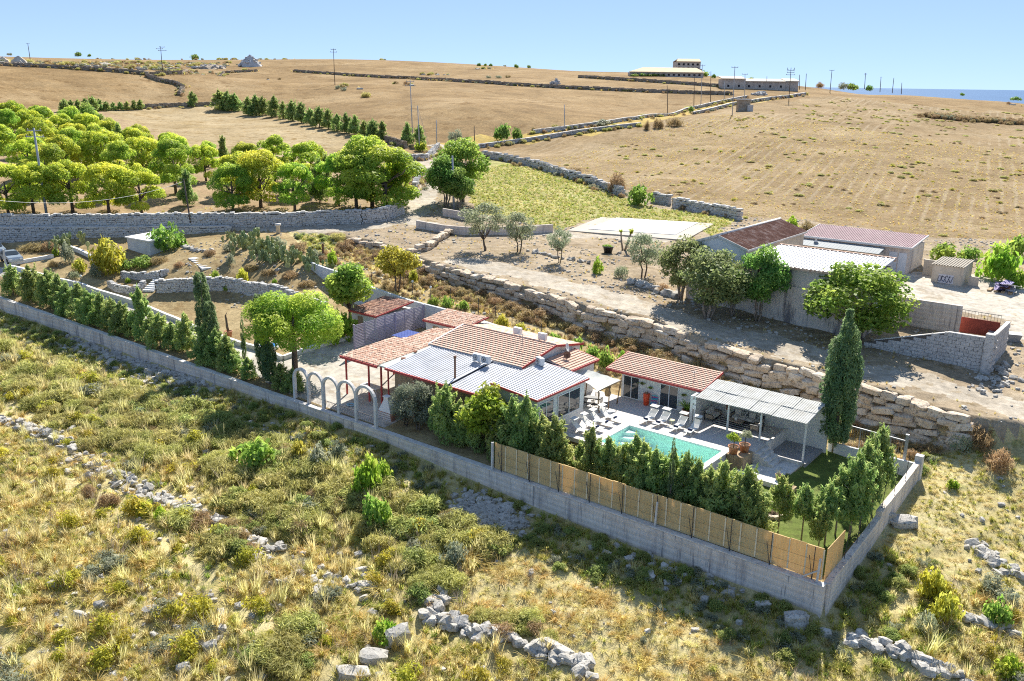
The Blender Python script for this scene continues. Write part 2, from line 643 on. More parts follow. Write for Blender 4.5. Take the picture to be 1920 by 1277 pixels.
LANE = P2([(830, 276), (900, 268), (1000, 257), (1100, 245), (1195, 230), (1285, 213), (1370, 194), (1430, 186)])
TRACK = P2([(880, 492), (1000, 520), (1150, 560), (1300, 610), (1450, 645), (1600, 690), (1750, 720), (1900, 765), (2100, 800)])
Z_YARD = P2([(1680, 560), (1700, 512), (1760, 505), (1850, 520), (2000, 540), (2300, 560), (2300, 660), (1910, 640), (1880, 600), (1810, 585), (1700, 560)])
Z_STRIP = [(p[0], p[1]) for p in UP_EDGE[6:19]] + P2([(1800, 830), (1690, 870)]) + PROP_POLY[-1:-9:-1]
KERB = P2([(-200, 470), (-60, 490), (13, 503), (70, 518), (94, 525), (151, 537), (200, 554), (263, 575), (331, 602), (393, 628), (450, 648), (496, 660), (529, 675)])
KERB2 = P2([(529, 675), (566, 662), (599, 651), (640, 640), (668, 630)])
Z_PATIO = [(-52, 49), (-52, 54), (-55, 54), (-55, 63), (-57, 65), (-66.5, 65)] + [KERB2[4], KERB2[3], KERB2[2], KERB2[1], KERB2[0]] + [KERB[i] for i in (11, 10, 9, 8, 7, 6, 5, 4, 3, 2, 1)] + \
    [(KERB[i][0] - .6, KERB[i][1] - 2.1) for i in (1, 2, 3, 4, 5, 6, 7, 8, 9, 10)] + [(-68, 49.5), (-64, 49)]
Z_LAWN = [(-21.4, 68.6), (-21.4, 64.3), (-22.2, 61.2), (-23.0, 57.5), (-25.6, 55.2), (-26.4, 52.6), (-24, 51.2), (-14.9, 49.2), (-14.7, 68.6)]

xs = np.concatenate([-np.geomspace(134.5, 2600, 56)[::-1], np.arange(-134, 26, .4), np.geomspace(26.5, 1600, 56)])
ys = np.concatenate([np.linspace(-150, 24, 14), np.arange(25, 160, .4), np.geomspace(165.5, 2600, 92)])


def sand(n, s, seed):
    """cheap value noise on the plane"""
    r = np.random.default_rng(seed)
    T = r.random((256, 256))

    def f(x, y):
        x = np.asarray(x) / s
        y = np.asarray(y) / s
        o = 0
        a = 1.0
        for k in range(n):
            xi = np.floor(x).astype(int)
            yi = np.floor(y).astype(int)
            fx = x - xi
            fy = y - yi
            fx = fx * fx * (3 - 2 * fx)
            fy = fy * fy * (3 - 2 * fy)
            g = lambda i, j: T[(xi + i) % 256, (yi + j) % 256]
            o = o + a * ((g(0, 0) * (1 - fx) + g(1, 0) * fx) * (1 - fy) + (g(0, 1) * (1 - fx) + g(1, 1) * fx) * fy - .5)
            x = x * 2.03 + 17.3
            y = y * 2.03 + 9.1
            a *= .5
        return o
    return f


bumpy = sand(4, 3.2, 3)
bumpy2 = sand(3, 1.1, 4)
edge_n = sand(3, 2.5, 5)
edge_n2 = sand(3, 2.5, 6)


def ground_noise(x, y):
    """small natural relief away from the built plots"""
    d = -np.maximum(sdist(x, y, PROP_POLY), -3)
    w = np.clip(d / 2.5, 0, 1)
    r = np.hypot(x, y)
    return w * (bumpy(x, y) * .45 + bumpy2(x, y) * .16) * np.clip((120 - r) / 60, .25, 1)


def gz(x, y):
    x = np.asarray(x, float)
    y = np.asarray(y, float)
    return hgt(x, y) + ground_noise(x, y)


def gz1(x, y):
    return float(gz(np.array([x]), np.array([y]))[0])


def zone_at(x, y):
    """0 scrub 1 strip 2 terrace 3 grove 4 pale field 5 wheat 6 stubble 7 meadow 8 road 9 yard 10 garden 11 lane grass"""
    jx = x + edge_n(x, y) * 1.6
    jy = y + edge_n2(x, y) * 1.6
    z = np.zeros(x.shape, int)
    z[sdist(jx, jy, Z_STRIP) > 0] = 1
    up = sdist(x, y, UP_POLY) > 0
    r = np.hypot(x, y)
    z[up] = 2
    z[up & (r > 205)] = 5
    z[up & (sdist(jx, jy, Z_GROVE) > 0)] = 3
    z[up & (sdist(jx, jy, Z_PALE) > 0)] = 4
    z[up & (sdist(jx, jy, Z_STUBBLE) > 0)] = 6
    z[up & (sdist(jx, jy, Z_MEADOW) > 0)] = 7
    z[up & (pdist(jx, jy, LANE) < 4.0)] = 11
    rd = np.minimum(np.minimum(pdist(jx, jy, ROAD_1) - 2.6, pdist(jx, jy, ROAD_0) - 2.2), np.minimum(pdist(jx, jy, ROAD_2) - 1.9, pdist(jx, jy, TRACK) - 2.3))
    z[up & (rd < 0)] = 8
    z[up & (sdist(jx, jy, Z_YARD) > 0)] = 9
    z[sdist(x, y, PROP_POLY) > 0] = 10
    z[(sdist(x, y, Z_PATIO) > 0) & (sdist(x, y, PROP_POLY) > .3)] = 12
    z[sdist(x, y, Z_LAWN) > 0] = 13
    return z


def soil(name, stops, scale, spots=None, spot_scale=6., rows=None, bump=.5, fine=(.55, 1.25), spread=None):
    b = NB(name)
    p = b.pos()
    n1 = b.noise(p, scale, 6, .7, .4)
    c = b.ramp(n1, stops)
    if spots:
        k = b.ramp(b.noise(p, spot_scale, 5, .75), [(.54, 0.0), (.63, .9)])
        c = b.mix(k, c, spots)
    if rows:
        rot, sc_, colr, amt = rows
        w = b.wave(b.mapped(p, (1, 1, 1), (0, 0, rot)), sc_, 1.2)
        k = b.math('MULTIPLY', b.ramp(w, [(.72, 0.0), (.97, amt)]), b.ramp(b.noise(p, .035, 3, .6), [(.47, .04), (.58, 1.0)]))
        c = b.mix(k, c, colr)
    f = b.noise(p, 9.0, 4, .8)
    g = b.ramp(f, [(.3, fine[0]), (.7, fine[1])])
    c = b.mix(1.0, c, g, 'MULTIPLY')
    f2 = b.noise(b.mapped(p, (1, 1, 1)), 1.3, 5, .75)
    c = b.mix(1.0, c, b.ramp(f2, [(.3, .66), (.7, 1.25)]), 'MULTIPLY')
    c = b.mix(1.0, c, b.ramp(b.noise(p, .11, 5, .7), [(.3, .80), (.7, 1.15)]), 'MULTIPLY')
    return b.bsdf(c, .95, .1, b.bump(b.math('ADD', f, f2), bump, .12))


ZONES = {
    0: ('scrubland', soil('scrub_soil', [(.3, (.42, .35, .15)), (.5, (.56, .47, .23)), (.7, (.64, .56, .33))], .25, (.36, .34, .13), .8)),
    1: ('track_ground', soil('straw_soil', [(.3, (.36, .27, .14)), (.5, (.46, .36, .19)), (.7, (.52, .43, .27))], .3, (.34, .25, .1), .9)),
    2: ('terrace_ground', soil('pale_soil', [(.3, (.28, .21, .135)), (.5, (.37, .29, .195)), (.7, (.43, .35, .245))], .16, (.26, .19, .10), .5, (R(38), .17, (.44, .37, .27), .6), fine=(.6, 1.25))),
    3: ('grove_ground', soil('grove_soil', [(.3, (.30, .20, .12)), (.5, (.38, .27, .16)), (.7, (.45, .33, .20))], .2, (.36, .29, .14), .7)),
    4: ('pale_field', soil('pale_field_soil', [(.3, (.30, .215, .095)), (.5, (.40, .305, .17)), (.7, (.46, .37, .225))], .06, (.25, .16, .055), .3)),
    5: ('wheat_field', soil('wheat_soil', [(.34, (.215, .138, .060)), (.5, (.30, .20, .092)), (.66, (.385, .275, .145))], .03, (.20, .12, .045), .16, (R(40), .05, (.34, .22, .10), .45), bump=.8, fine=(.5, 1.35))),
    6: ('stubble_field', soil('stubble_soil', [(.34, (.25, .168, .08)), (.5, (.325, .23, .12)), (.66, (.40, .30, .175))], .05, (.23, .155, .06), .25, (R(-11.5), .13, (.43, .34, .22), .6), bump=.8, fine=(.5, 1.3))),
    7: ('meadow', soil('meadow_soil', [(.3, (.24, .25, .07)), (.5, (.38, .36, .13)), (.7, (.48, .44, .21))], .16, (.28, .23, .07), .5)),
    8: ('dirt_road', soil('road_soil', [(.3, (0.410, 0.344, 0.254)), (.5, (0.476, 0.418, 0.336)), (.7, (0.508, 0.459, 0.377))], .3, (0.377, 0.303, 0.205), .5, fine=(.75, 1.12))),
    9: ('concrete_yard', soil('yard_concrete', [(.3, (0.442, 0.391, 0.315)), (.5, (0.510, 0.459, 0.383)), (.7, (0.544, 0.501, 0.425))], .2, (0.383, 0.323, 0.238), .4, fine=(.85, 1.08), bump=.2)),
    10: ('garden_ground', soil('garden_soil', [(.3, (.27, .19, .09)), (.5, (.37, .28, .145)), (.7, (.44, .345, .19))], .22, (.26, .175, .08), .6, fine=(.6, 1.25))),
    12: ('patio', soil('patio_concrete', [(.3, (0.442, 0.399, 0.340)), (.5, (0.510, 0.468, 0.408)), (.7, (0.544, 0.510, 0.459))], .35, (0.391, 0.323, 0.246), .5, fine=(.88, 1.06), bump=.15)),
    13: ('lawn', soil('lawn_turf', [(.3, (.105, .145, .032)), (.5, (.135, .175, .04)), (.7, (.165, .20, .055))], .5, (.12, .14, .04), .8, fine=(.7, 1.2))),
    11: ('grass_lane', soil('lane_soil', [(.3, (.40, .28, .08)), (.5, (.50, .36, .1)), (.7, (.46, .37, .2))], .15, (.36, .28, .1), .6)),
}


def make_ground():
    X, Y = np.meshgrid(xs, ys)
    Zt = gz(X, Y)
    ny, nx = X.shape
    co = np.stack([X.ravel(), Y.ravel(), Zt.ravel()], 1)
    idx = np.arange(nx * ny).reshape(ny, nx)
    q = np.stack([idx[:-1, :-1].ravel(), idx[:-1, 1:].ravel(), idx[1:, 1:].ravel(), idx[1:, :-1].ravel()], 1)
    cx = co[q, 0].mean(1)
    cyy = co[q, 1].mean(1)
    zn = zone_at(cx, cyy)
    for k, (name, m) in ZONES.items():
        s = q[zn == k]
        if not len(s): continue
        u, inv = np.unique(s, return_inverse=True)
        me = mesh_np(name, co[u], inv.reshape(s.shape), m, smooth=True)
        tag(place(name, me), kind='structure')


make_ground()
# sea
b = NB('sea_water')
p = b.mapped(b.pos(), (.0012, .004, 1), (0, 0, R(-38)))
n1 = b.noise(p, 1.2, 6, .7)
c = b.ramp(n1, [(.3, (.02, .085, .20)), (.6, (.035, .12, .26))])
c = b.mix(b.ramp(b.noise(b.mapped(b.mapped(b.pos(), (1, 1, 1), (0, 0, -YAW)), (.0016, .00035, 1)), 1.0, 5, .62), [(.66, 0.0), (.70, .85)]), c, (.75, .8, .82))
sea_m = b.bsdf(c, .7, .05)
mb = MB()
mb.add([(-60000, -60000, -16), (60000, -60000, -16), (60000, 60000, -16), (-60000, 60000, -16)], [(0, 1, 2, 3)])
tag(mb.build('sea', sea_m), kind='structure')
# ------------------------------------------------------------------ vegetation
def unit(a):
    return a / np.maximum(np.linalg.norm(a, axis=-1, keepdims=True), 1e-9)


def leaf_quads(c, nrm, axis, ln, wd, bend=.18):
    """diamond leaves: centres, facing, long axis, length, width"""
    axis = axis - nrm * (axis * nrm).sum(-1, keepdims=True)
    axis = unit(axis)
    side = np.cross(nrm, axis)
    ln = np.asarray(ln)[..., None]
    wd = np.asarray(wd)[..., None]
    b = c - axis * ln * .5
    t = c + axis * ln * .5 + nrm * ln * -bend
    l = c - side * wd * .5
    r = c + side * wd * .5
    v = np.stack([b, r, t, l], 1).reshape(-1, 3)
    f = np.arange(len(v)).reshape(-1, 4)
    return v, f


def lobes_leaves(lobes, dens, ln, wd, rng, up=.0, rad=.0, rand=.55, shell=(.62, 1.06), tip_toplight=None, floor=-.75):
    """leaves over ellipsoid lobes (cx,cy,cz,rx,ry,rz); returns verts, faces, tint"""
    V, T = [], []
    for lb in lobes:
        c = np.array(lb[:3])
        r = np.array(lb[3:6])
        n = max(8, int(dens * (r[0] * r[1] + r[0] * r[2] + r[1] * r[2]) * 4.2))
        d = unit(rng.normal(size=(n, 3)))
        d = d[d[:, 2] > floor]
        n = len(d)
        rr = rng.uniform(shell[0], shell[1], n) ** .7
        p = c + d * r * rr[:, None]
        nrm = unit(d / r + rng.normal(size=(n, 3)) * rand / r.mean() + np.array([0, 0, .25]) / r.mean())
        ax = unit(rng.normal(size=(n, 3)) + np.array([0, 0, up]) + d * rad)
        s = rng.uniform(.65, 1.35, n)
        v, _ = leaf_quads(p, nrm, ax, ln * s, wd * s)
        lt = np.clip(rng.uniform(0, 1) * .5 + rng.uniform(0, .5, n), 0, 1)
        tp = np.clip(rng.uniform(-.3, .55) + rng.uniform(-.2, .3, n) + (0 if tip_toplight is None else tip_toplight * d[:, 2]), 0, 1)  # lobe tops yellower: new growth, plus light from above put into the tint
        V.append(v)
        T.append(np.repeat(np.stack([lt, tp, np.zeros(n)], 1), 4, 0))
    V = np.concatenate(V)
    return V, np.arange(len(V)).reshape(-1, 4), np.concatenate(T)


def leafmesh(name, vft, mat):
    v, f, t = vft
    return mesh_np(name, v, f, mat, col=t.astype(np.float32))


bark = mat_rock('bark', (.10, .075, .055), (.17, .13, .10), (.24, .19, .15), 6, .5)
bark_pale = mat_rock('pale_bark', (.22, .17, .13), (.32, .26, .20), (.40, .34, .28), 6, .4)
L_PINE = mat_leaf('pine_needles', (0.27, 0.40, 0.06), (0.50, 0.62, 0.08), (0.82, 0.82, 0.10), .40)
L_PINE2 = mat_leaf('stone_pine_needles', (0.22, 0.38, 0.055), (0.42, 0.60, 0.08), (0.70, 0.76, 0.12), .38)
L_CYP = mat_leaf('cypress_sprays', (0.22, 0.33, 0.11), (0.40, 0.54, 0.17), (0.70, 0.73, 0.26), .40)
L_CYPD = mat_leaf('dark_cypress_sprays', (0.14, 0.23, 0.11), (0.26, 0.37, 0.16), (0.42, 0.50, 0.22), .34)
L_OLIVE = mat_leaf('olive_leaves', (0.228, 0.280, 0.158), (0.438, 0.490, 0.298), (0.620, 0.620, 0.455), .25)
L_GREEN = mat_leaf('broad_leaves', (0.17, 0.30, 0.06), (0.34, 0.50, 0.09), (0.60, 0.66, 0.13), .38)
L_DARKG = mat_leaf('dark_broad_leaves', (0.12, 0.24, 0.06), (0.26, 0.42, 0.09), (0.46, 0.56, 0.14), .36)
L_LIME = mat_leaf('lime_leaves', (0.210, 0.350, 0.035), (0.420, 0.595, 0.070), (0.620, 0.620, 0.123), .4)
L_YEL = mat_leaf('yellow_leaves', (0.350, 0.333, 0.044), (0.620, 0.560, 0.070), (0.620, 0.620, 0.140), .4)
L_GREY = mat_leaf('grey_shrub_leaves', (0.193, 0.228, 0.158), (0.350, 0.385, 0.263), (0.525, 0.507, 0.350), .25)
L_DRY = mat_leaf('dry_brush', (.30, .21, .10), (.46, .34, .17), (.55, .45, .25), .3)
L_CACT = mat_leaf('prickly_pear_pads', (.24, .31, .13), (.38, .45, .20), (.58, .58, .30), .05, .5)

PINE, CYP, CYPT, COLU, OLIV, BROAD, BUSH = [], [], [], [], [], [], {}


def limb(mb, a, b, r0, r1, rng, k=3):
    a, b = Vector(a), Vector(b)
    pts = []
    for i in range(k + 1):
        t = i / k
        p = a.lerp(b, t)
        if 0 < i < k:
            p = p + Vector(rng.normal(size=3)) * (b - a).length * .05
        pts.append(p)
    mb.tube(pts, [r0 + (r1 - r0) * i / k for i in range(k + 1)], 5)


def make_pine(seed, flat=.62, n=22, mat=None, leaf=(.26, .095), dens=60, low=.8):
    """round-headed pine, nominal height 1 x crown diameter ~1.05 at scale 5 m"""
    rng = np.random.default_rng(seed)
    lobes = []
    Rc = 2.3
    for i in range(n):
        a = rng.uniform(0, 2 * math.pi)
        q = math.sqrt(rng.uniform(0, 1))
        e = math.acos(min(1, q))
        rr = rng.uniform(.55, .95)
        x, y = Rc * .8 * q * math.cos(a), Rc * .8 * q * math.sin(a)
        z = 2.3 + Rc * flat * math.sin(e) * .95 + rng.uniform(-.35, .15)
        lobes.append((x, y, z, rr, rr, rr * .75))
    for i in range(12):
        a = 2 * math.pi * i / 12 + rng.uniform(-.3, .3)
        q = rng.uniform(1.1, 1.85)
        rr = rng.uniform(.5, .8)
        lobes.append((q * math.cos(a), q * math.sin(a), rng.uniform(low, 2.4), rr, rr, rr * .85))
    cr = leafmesh('crown', lobes_leaves(lobes, dens, leaf[0], leaf[1], rng, up=.7, rad=1.2, rand=.5, tip_toplight=.5, floor=-.6), mat or L_PINE)
    mb = MB()
    mb.tube([(0, 0, -.3), (.03, .02, 1.0), (.05, -.04, 2.0), (.02, .02, 3.2)], [.17, .14, .11, .06], 7)
    for i in range(7):
        a = 2 * math.pi * i / 7 + rng.uniform(-.3, .3)
        q = rng.uniform(1.1, 1.8)
        limb(mb, (.03, 0, rng.uniform(1.1, 2.2)), (q * math.cos(a), q * math.sin(a), rng.uniform(2.2, 3.4)), .07, .025, rng)
    return mb.mesh('trunk', bark), cr, 4.6


def make_cypress(seed, h=4.0, w=1.15, bare=.35, n=46, mat=None):
    """feathery hedge cypress, several leaders"""
    rng = np.random.default_rng(seed)
    lobes = []
    tips = [(rng.uniform(-.45, .45) * w, rng.uniform(-.45, .45) * w, h * rng.uniform(.78, 1.0)) for _ in range(4)]
    tips[0] = (tips[0][0] * .3, tips[0][1] * .3, h)
    for i in range(n):
        t = rng.uniform(0, 1) ** .85
        z = bare + (h - bare) * t * .9
        rad = w * (1 - t) ** .8 * rng.uniform(.35, .95) * (1 if t > .12 else .8)
        a = rng.uniform(0, 2 * math.pi)
        rr = .17 + .27 * (1 - t) * w * rng.uniform(.6, 1.2)
        lobes.append((rad * math.cos(a), rad * math.sin(a), min(z, h - .35), rr, rr, rr * 1.35))
    for (x, y, z) in tips:
        for k in range(6):
            lobes.append((x * (1 - k * .08), y * (1 - k * .08), z - .2 - k * .27, .055 + k * .04, .055 + k * .04, .26))
    for i in range(26):                                   # sprays that stick out and up
        t = rng.uniform(.08, .85)
        a = rng.uniform(0, 6.283)
        rad = w * (1 - t) ** .65 * .9
        d = np.array([math.cos(a) * .75, math.sin(a) * .75, rng.uniform(.5, 1.2)])
        o = np.array([rad * math.cos(a), rad * math.sin(a), bare + (h - bare) * t * .92])
        for k in range(3):
            q = o + d * .16 * k
            lobes.append((q[0], q[1], min(q[2], h - .2), .17 - .045 * k, .17 - .045 * k, .24 - .04 * k))
    cr = leafmesh('crown', lobes_leaves(lobes, 58, .27, .075, rng, up=1.3, rad=.9, rand=.5, tip_toplight=.3), mat or L_CYP)
    mb = MB()
    mb.tube([(0, 0, -.4), (.02, 0, h * .4), (0, .02, h * .85)], [.075, .055, .02], 6)
    for i in range(5):
        a = rng.uniform(0, 6.3)
        z = rng.uniform(bare + .2, h * .6)
        limb(mb, (0, 0, z), (w * .6 * math.cos(a), w * .6 * math.sin(a), z + .4), .035, .012, rng, 2)
    return mb.mesh('trunk', bark_pale), cr, h


def make_column(seed, h=8.0, w=.8, bare=.6, mat=None, n=110, tap=.8):
    rng = np.random.default_rng(seed)
    lobes = []
    for i in range(n):
        t = rng.uniform(0, 1)
        z = bare + (h - bare) * t
        prof = (.72 + .28 * math.sin(math.pi * min(1, t * 1.15))) * min(1, .35 + t * 6) * (1 if t < tap else max(.12, (1 - t) / (1 - tap)) ** .75)
        rad = w * prof * rng.uniform(.45, .85)
        a = rng.uniform(0, 6.283)
        rr = w * .30 * rng.uniform(.7, 1.2) * max(prof, .3)
        lobes.append((rad * math.cos(a), rad * math.sin(a), min(z, h - .3), rr, rr, rr * 2.2))
    cr = leafmesh('crown', lobes_leaves(lobes, 95, .21, .065, rng, up=1.8, rad=.5, rand=.4, tip_toplight=.1), mat or L_CYPD)
    mb = MB()
    mb.tube([(0, 0, -.3), (0, 0, h * .4), (0, 0, h * .8)], [.14, .1, .03], 7)
    return mb.mesh('trunk', bark_pale), cr, h


def make_broad(seed, mat, h=4.6, w=2.2, open_=.0, n=30, leaf=(.30, .20), dens=20, stems=3, base=1.3, lobe=(.45, .85), bk=None):
    rng = np.random.default_rng(seed)
    lobes, ends = [], []
    for i in range(n):
        d = unit(rng.normal(size=3))
        q = rng.uniform(.35, 1) ** .5
        z = base + (h - base) * (.5 + .5 * d[2] * q * .85)
        s = 1.0 - .25 * max(0, d[2])
        x, y = d[0] * q * w * s * .8, d[1] * q * w * s * .8
        rr = rng.uniform(*lobe)
        lobes.append((x, y, z, rr, rr, rr * .8))
        if i % 3 == 0: ends.append((x * .8, y * .8, z - .1))
    cr = leafmesh('crown', lobes_leaves(lobes, dens, leaf[0], leaf[1], rng, up=-.1, rad=.3, rand=.75, shell=(.4, 1.1)), mat)
    mb = MB()
    for k in range(stems):
        a = 6.283 * k / stems + seed
        o = .05 if stems == 1 else .12
        f = Vector((o * math.cos(a), o * math.sin(a), -.2))
        m = Vector((.3 * math.cos(a), .3 * math.sin(a), base + .2)) if stems > 1 else Vector((.06, .04, base * .8))
        limb(mb, f, m, .13 if stems == 1 else .085, .07, rng)
        for j, e in enumerate(ends):
            if j % stems == k: limb(mb, m, e, .05, .015, rng)
    return mb.mesh('trunk', bk or bark), cr, h


def make_bush(seed, mat, leaf=(.2, .12), dens=34, n=16, h=.9, w=.8, up=.4, lobe=(.22, .42), rand=.7):
    rng = np.random.default_rng(seed)
    lobes = []
    for i in range(n):
        a = rng.uniform(0, 6.283)
        q = math.sqrt(rng.uniform(0, 1)) * w * .75
        rr = rng.uniform(*lobe)
        lobes.append((q * math.cos(a), q * math.sin(a), max(.12, (h - rr * .7) * (1 - (q / w) ** 2 * .75) * rng.uniform(.35, 1.0)), rr, rr, rr * .85))
    return leafmesh('bush_leaves', lobes_leaves(lobes, dens, leaf[0], leaf[1], rng, up=up, rad=.6, rand=rand, shell=(.4, 1.1)), mat)


for s in range(6): PINE.append(make_pine(100 + s, flat=[.85, 1.0, .9, 1.1, .78, .95][s], n=[22, 18, 26, 20, 24, 16][s], mat=L_PINE2 if s % 2 else L_PINE))
for s in range(5): CYP.append(make_cypress(200 + s, w=[1.15, 1.0, 1.3, .95, 1.2][s]))
for s in range(4): CYPT.append(make_cypress(230 + s, h=4.0, w=[1.1, .95, 1.2, .9][s], bare=[1.5, 1.7, 1.3, 1.6][s], n=34))
for s in range(3): COLU.append(make_column(260 + s, w=[.98, .80, .62][s], bare=[.5, .3, .2][s], n=[190, 170, 120][s], tap=[.66, .93, .85][s]))
for s in range(3): OLIV.append(make_broad(300 + s, L_OLIVE, h=4.4, w=2.2, n=30, leaf=(.24, .075), dens=34, stems=1 if s == 0 else 2, base=1.2, lobe=(.4, .72)))
L_OLVG = mat_leaf('grey_green_leaves', (.16, .22, .085), (.32, .39, .15), (.50, .53, .24), .34)
BROADO = [make_broad(345 + s, L_OLVG, h=5.0, w=2.2, n=40, leaf=(.20, .11), dens=44, stems=4, base=.9, bk=bark_pale) for s in range(2)]
BIGT = [make_broad(348, L_GREEN, h=5.0, w=2.5, n=60, leaf=(.19, .12), dens=44, stems=3, base=.55, lobe=(.35, .8), bk=bark_pale)]
for s in range(3): BROAD.append(make_broad(330 + s, [L_GREEN, L_DARKG, L_GREEN][s], h=5.0, w=2.3, n=38, leaf=(.21, .15), dens=42, stems=[3, 4, 3][s], base=1.3, bk=bark_pale))
BUSH['green'] = [make_bush(400 + s, L_GREEN) for s in range(2)]
BUSH['dark'] = [make_bush(410 + s, L_DARKG) for s in range(2)]
BUSH['lime'] = [make_bush(420 + s, L_LIME, up=1.0) for s in range(2)]
BUSH['yellow'] = [make_bush(430 + s, L_YEL, up=1.0) for s in range(2)]
BUSH['grey'] = [make_bush(440 + s, L_GREY, leaf=(.2, .07)) for s in range(2)]
BUSH['dry'] = [make_bush(450 + s, L_DRY, leaf=(.3, .035), dens=55, up=.6) for s in range(2)]
BUSH['olive'] = [make_bush(460 + s, L_OLIVE, leaf=(.2, .07)) for s in range(2)]
ORD = ['first', 'second', 'third', 'fourth', 'fifth', 'sixth', 'seventh', 'eighth', 'ninth', 'tenth', 'eleventh', 'twelfth', 'thirteenth', 'fourteenth', 'fifteenth',
       'sixteenth', 'seventeenth', 'eighteenth', 'nineteenth', 'twentieth', 'twenty-first', 'twenty-second', 'twenty-third', 'twenty-fourth', 'twenty-fifth', 'twenty-sixth']


def px_h(p, dy):
    return dy * depth(p) / FPX * 1.05


def tree(kind, p, h, name, label, cat='tree', group=None, var=None, wf=1.0, rng=RNG, lean=None):
    k = kind[int(rng.integers(len(kind))) if var is None else var]
    s = h / k[2]
    t = thing(name, label, cat, p, float(rng.uniform(0, 6.28)), group)
    t.scale = (s * wf, s * wf, s)
    place('trunk', k[0], t)
    place('crown', k[1], t)
    return t


def bush(kind, p, h, name, label, w=None, cat='shrub', group=None, rng=RNG):
    me = BUSH[kind][int(rng.integers(len(BUSH[kind])))]
    o = place(name, me, None, (p[0], p[1], p[2] - .08), float(rng.uniform(0, 6.28)))
    w = h if w is None else w
    o.scale = (w, w, h / .95)
    return tag(o, label, cat, group)


def blades_mesh(name, mat, n, h, spread, width, seed, droop=.5, ring=.08, up=1.0):
    """a clump of bent blades (three-segment strips)"""
    rng = np.random.default_rng(seed)
    vs, fs, tn = [], [], []
    for i in range(n):
        a = rng.uniform(0, 6.283)
        L = h * rng.uniform(.6, 1.1)
        sp = spread * rng.uniform(.3, 1.1)
        d = np.array([math.cos(a), math.sin(a), 0])
        s = np.array([-math.sin(a), math.cos(a), 0]) * width * .5 * rng.uniform(.7, 1.3)
        o = np.array([rng.normal() * ring, rng.normal() * ring, -.03])
        b = len(vs)
        for j, t in enumerate((0, .4, .75, 1.0)):
            p = o + d * sp * (t ** 1.5) + np.array([0, 0, L * up * (t - droop * t * t * .55)])
            w = (1, .8, .5, .04)[j]
            vs += [p - s * w, p + s * w]
        for j in range(3):
            fs.append([b + 2 * j, b + 2 * j + 1, b + 2 * j + 3, b + 2 * j + 2])
        lt = rng.uniform(0, 1)
        tn += [(lt, rng.uniform(0, .8), 0)] * 8
    return mesh_np(name, np.array(vs), np.array(fs), mat, col=np.array(tn, dtype=np.float32))


# instancing of ground cover: one object per kind of cover, its clumps drawn by geometry nodes
def scatter(name, pts, idx, rotz, scl, meshes, tilt=None, label=None, cat=None):
    coll = bpy.data.collections.new(name + '_clumps')
    for i, m in enumerate(meshes):
        coll.objects.link(bpy.data.objects.new('%s_%03d' % (name, i), m))
    me = bpy.data.meshes.new(name)
    pts = np.asarray(pts, np.float32)
    n = len(pts)
    me.vertices.add(n)
    me.vertices.foreach_set('co', pts.ravel())
    a = me.attributes.new('idx', 'INT', 'POINT')
    a.data.foreach_set('value', np.asarray(idx, np.int32))
    a = me.attributes.new('rot', 'FLOAT_VECTOR', 'POINT')
    rv = np.zeros((n, 3), np.float32)
    rv[:, 2] = rotz
    if tilt is not None: rv[:, :2] = tilt
    a.data.foreach_set('vector', rv.ravel())
    a = me.attributes.new('scl', 'FLOAT_VECTOR', 'POINT')
    scl = np.asarray(scl, np.float32)
    if scl.ndim == 1: scl = np.repeat(scl[:, None], 3, 1)
    a.data.foreach_set('vector', np.ascontiguousarray(scl).ravel())
    g = bpy.data.node_groups.new(name, 'GeometryNodeTree')
    g.interface.new_socket('Geometry', in_out='INPUT', socket_type='NodeSocketGeometry')
    g.interface.new_socket('Geometry', in_out='OUTPUT', socket_type='NodeSocketGeometry')
    gi, go = g.nodes.new('NodeGroupInput'), g.nodes.new('NodeGroupOutput')
    ip = g.nodes.new('GeometryNodeInstanceOnPoints')
    ci = g.nodes.new('GeometryNodeCollectionInfo')
    ci.inputs['Collection'].default_value = coll
    ci.inputs['Separate Children'].default_value = True
    ci.inputs['Reset Children'].default_value = True

    def attr(nm, typ):
        o = g.nodes.new('GeometryNodeInputNamedAttribute')
        o.data_type = typ
        o.inputs['Name'].default_value = nm
        return o.outputs['Attribute']
    e2r = g.nodes.new('FunctionNodeEulerToRotation')
    g.links.new(attr('rot', 'FLOAT_VECTOR'), e2r.inputs[0])
    g.links.new(gi.outputs[0], ip.inputs['Points'])
    g.links.new(ci.outputs[0], ip.inputs['Instance'])
    ip.inputs['Pick Instance'].default_value = True
    g.links.new(attr('idx', 'INT'), ip.inputs['Instance Index'])
    g.links.new(e2r.outputs[0], ip.inputs['Rotation'])
    g.links.new(attr('scl', 'FLOAT_VECTOR'), ip.inputs['Scale'])
    g.links.new(ip.outputs[0], go.inputs[0])
    o = place(name, me)
    md = o.modifiers.new('cover', 'NODES')
    md.node_group = g
    tag(o, label, cat, kind='stuff')
    return o


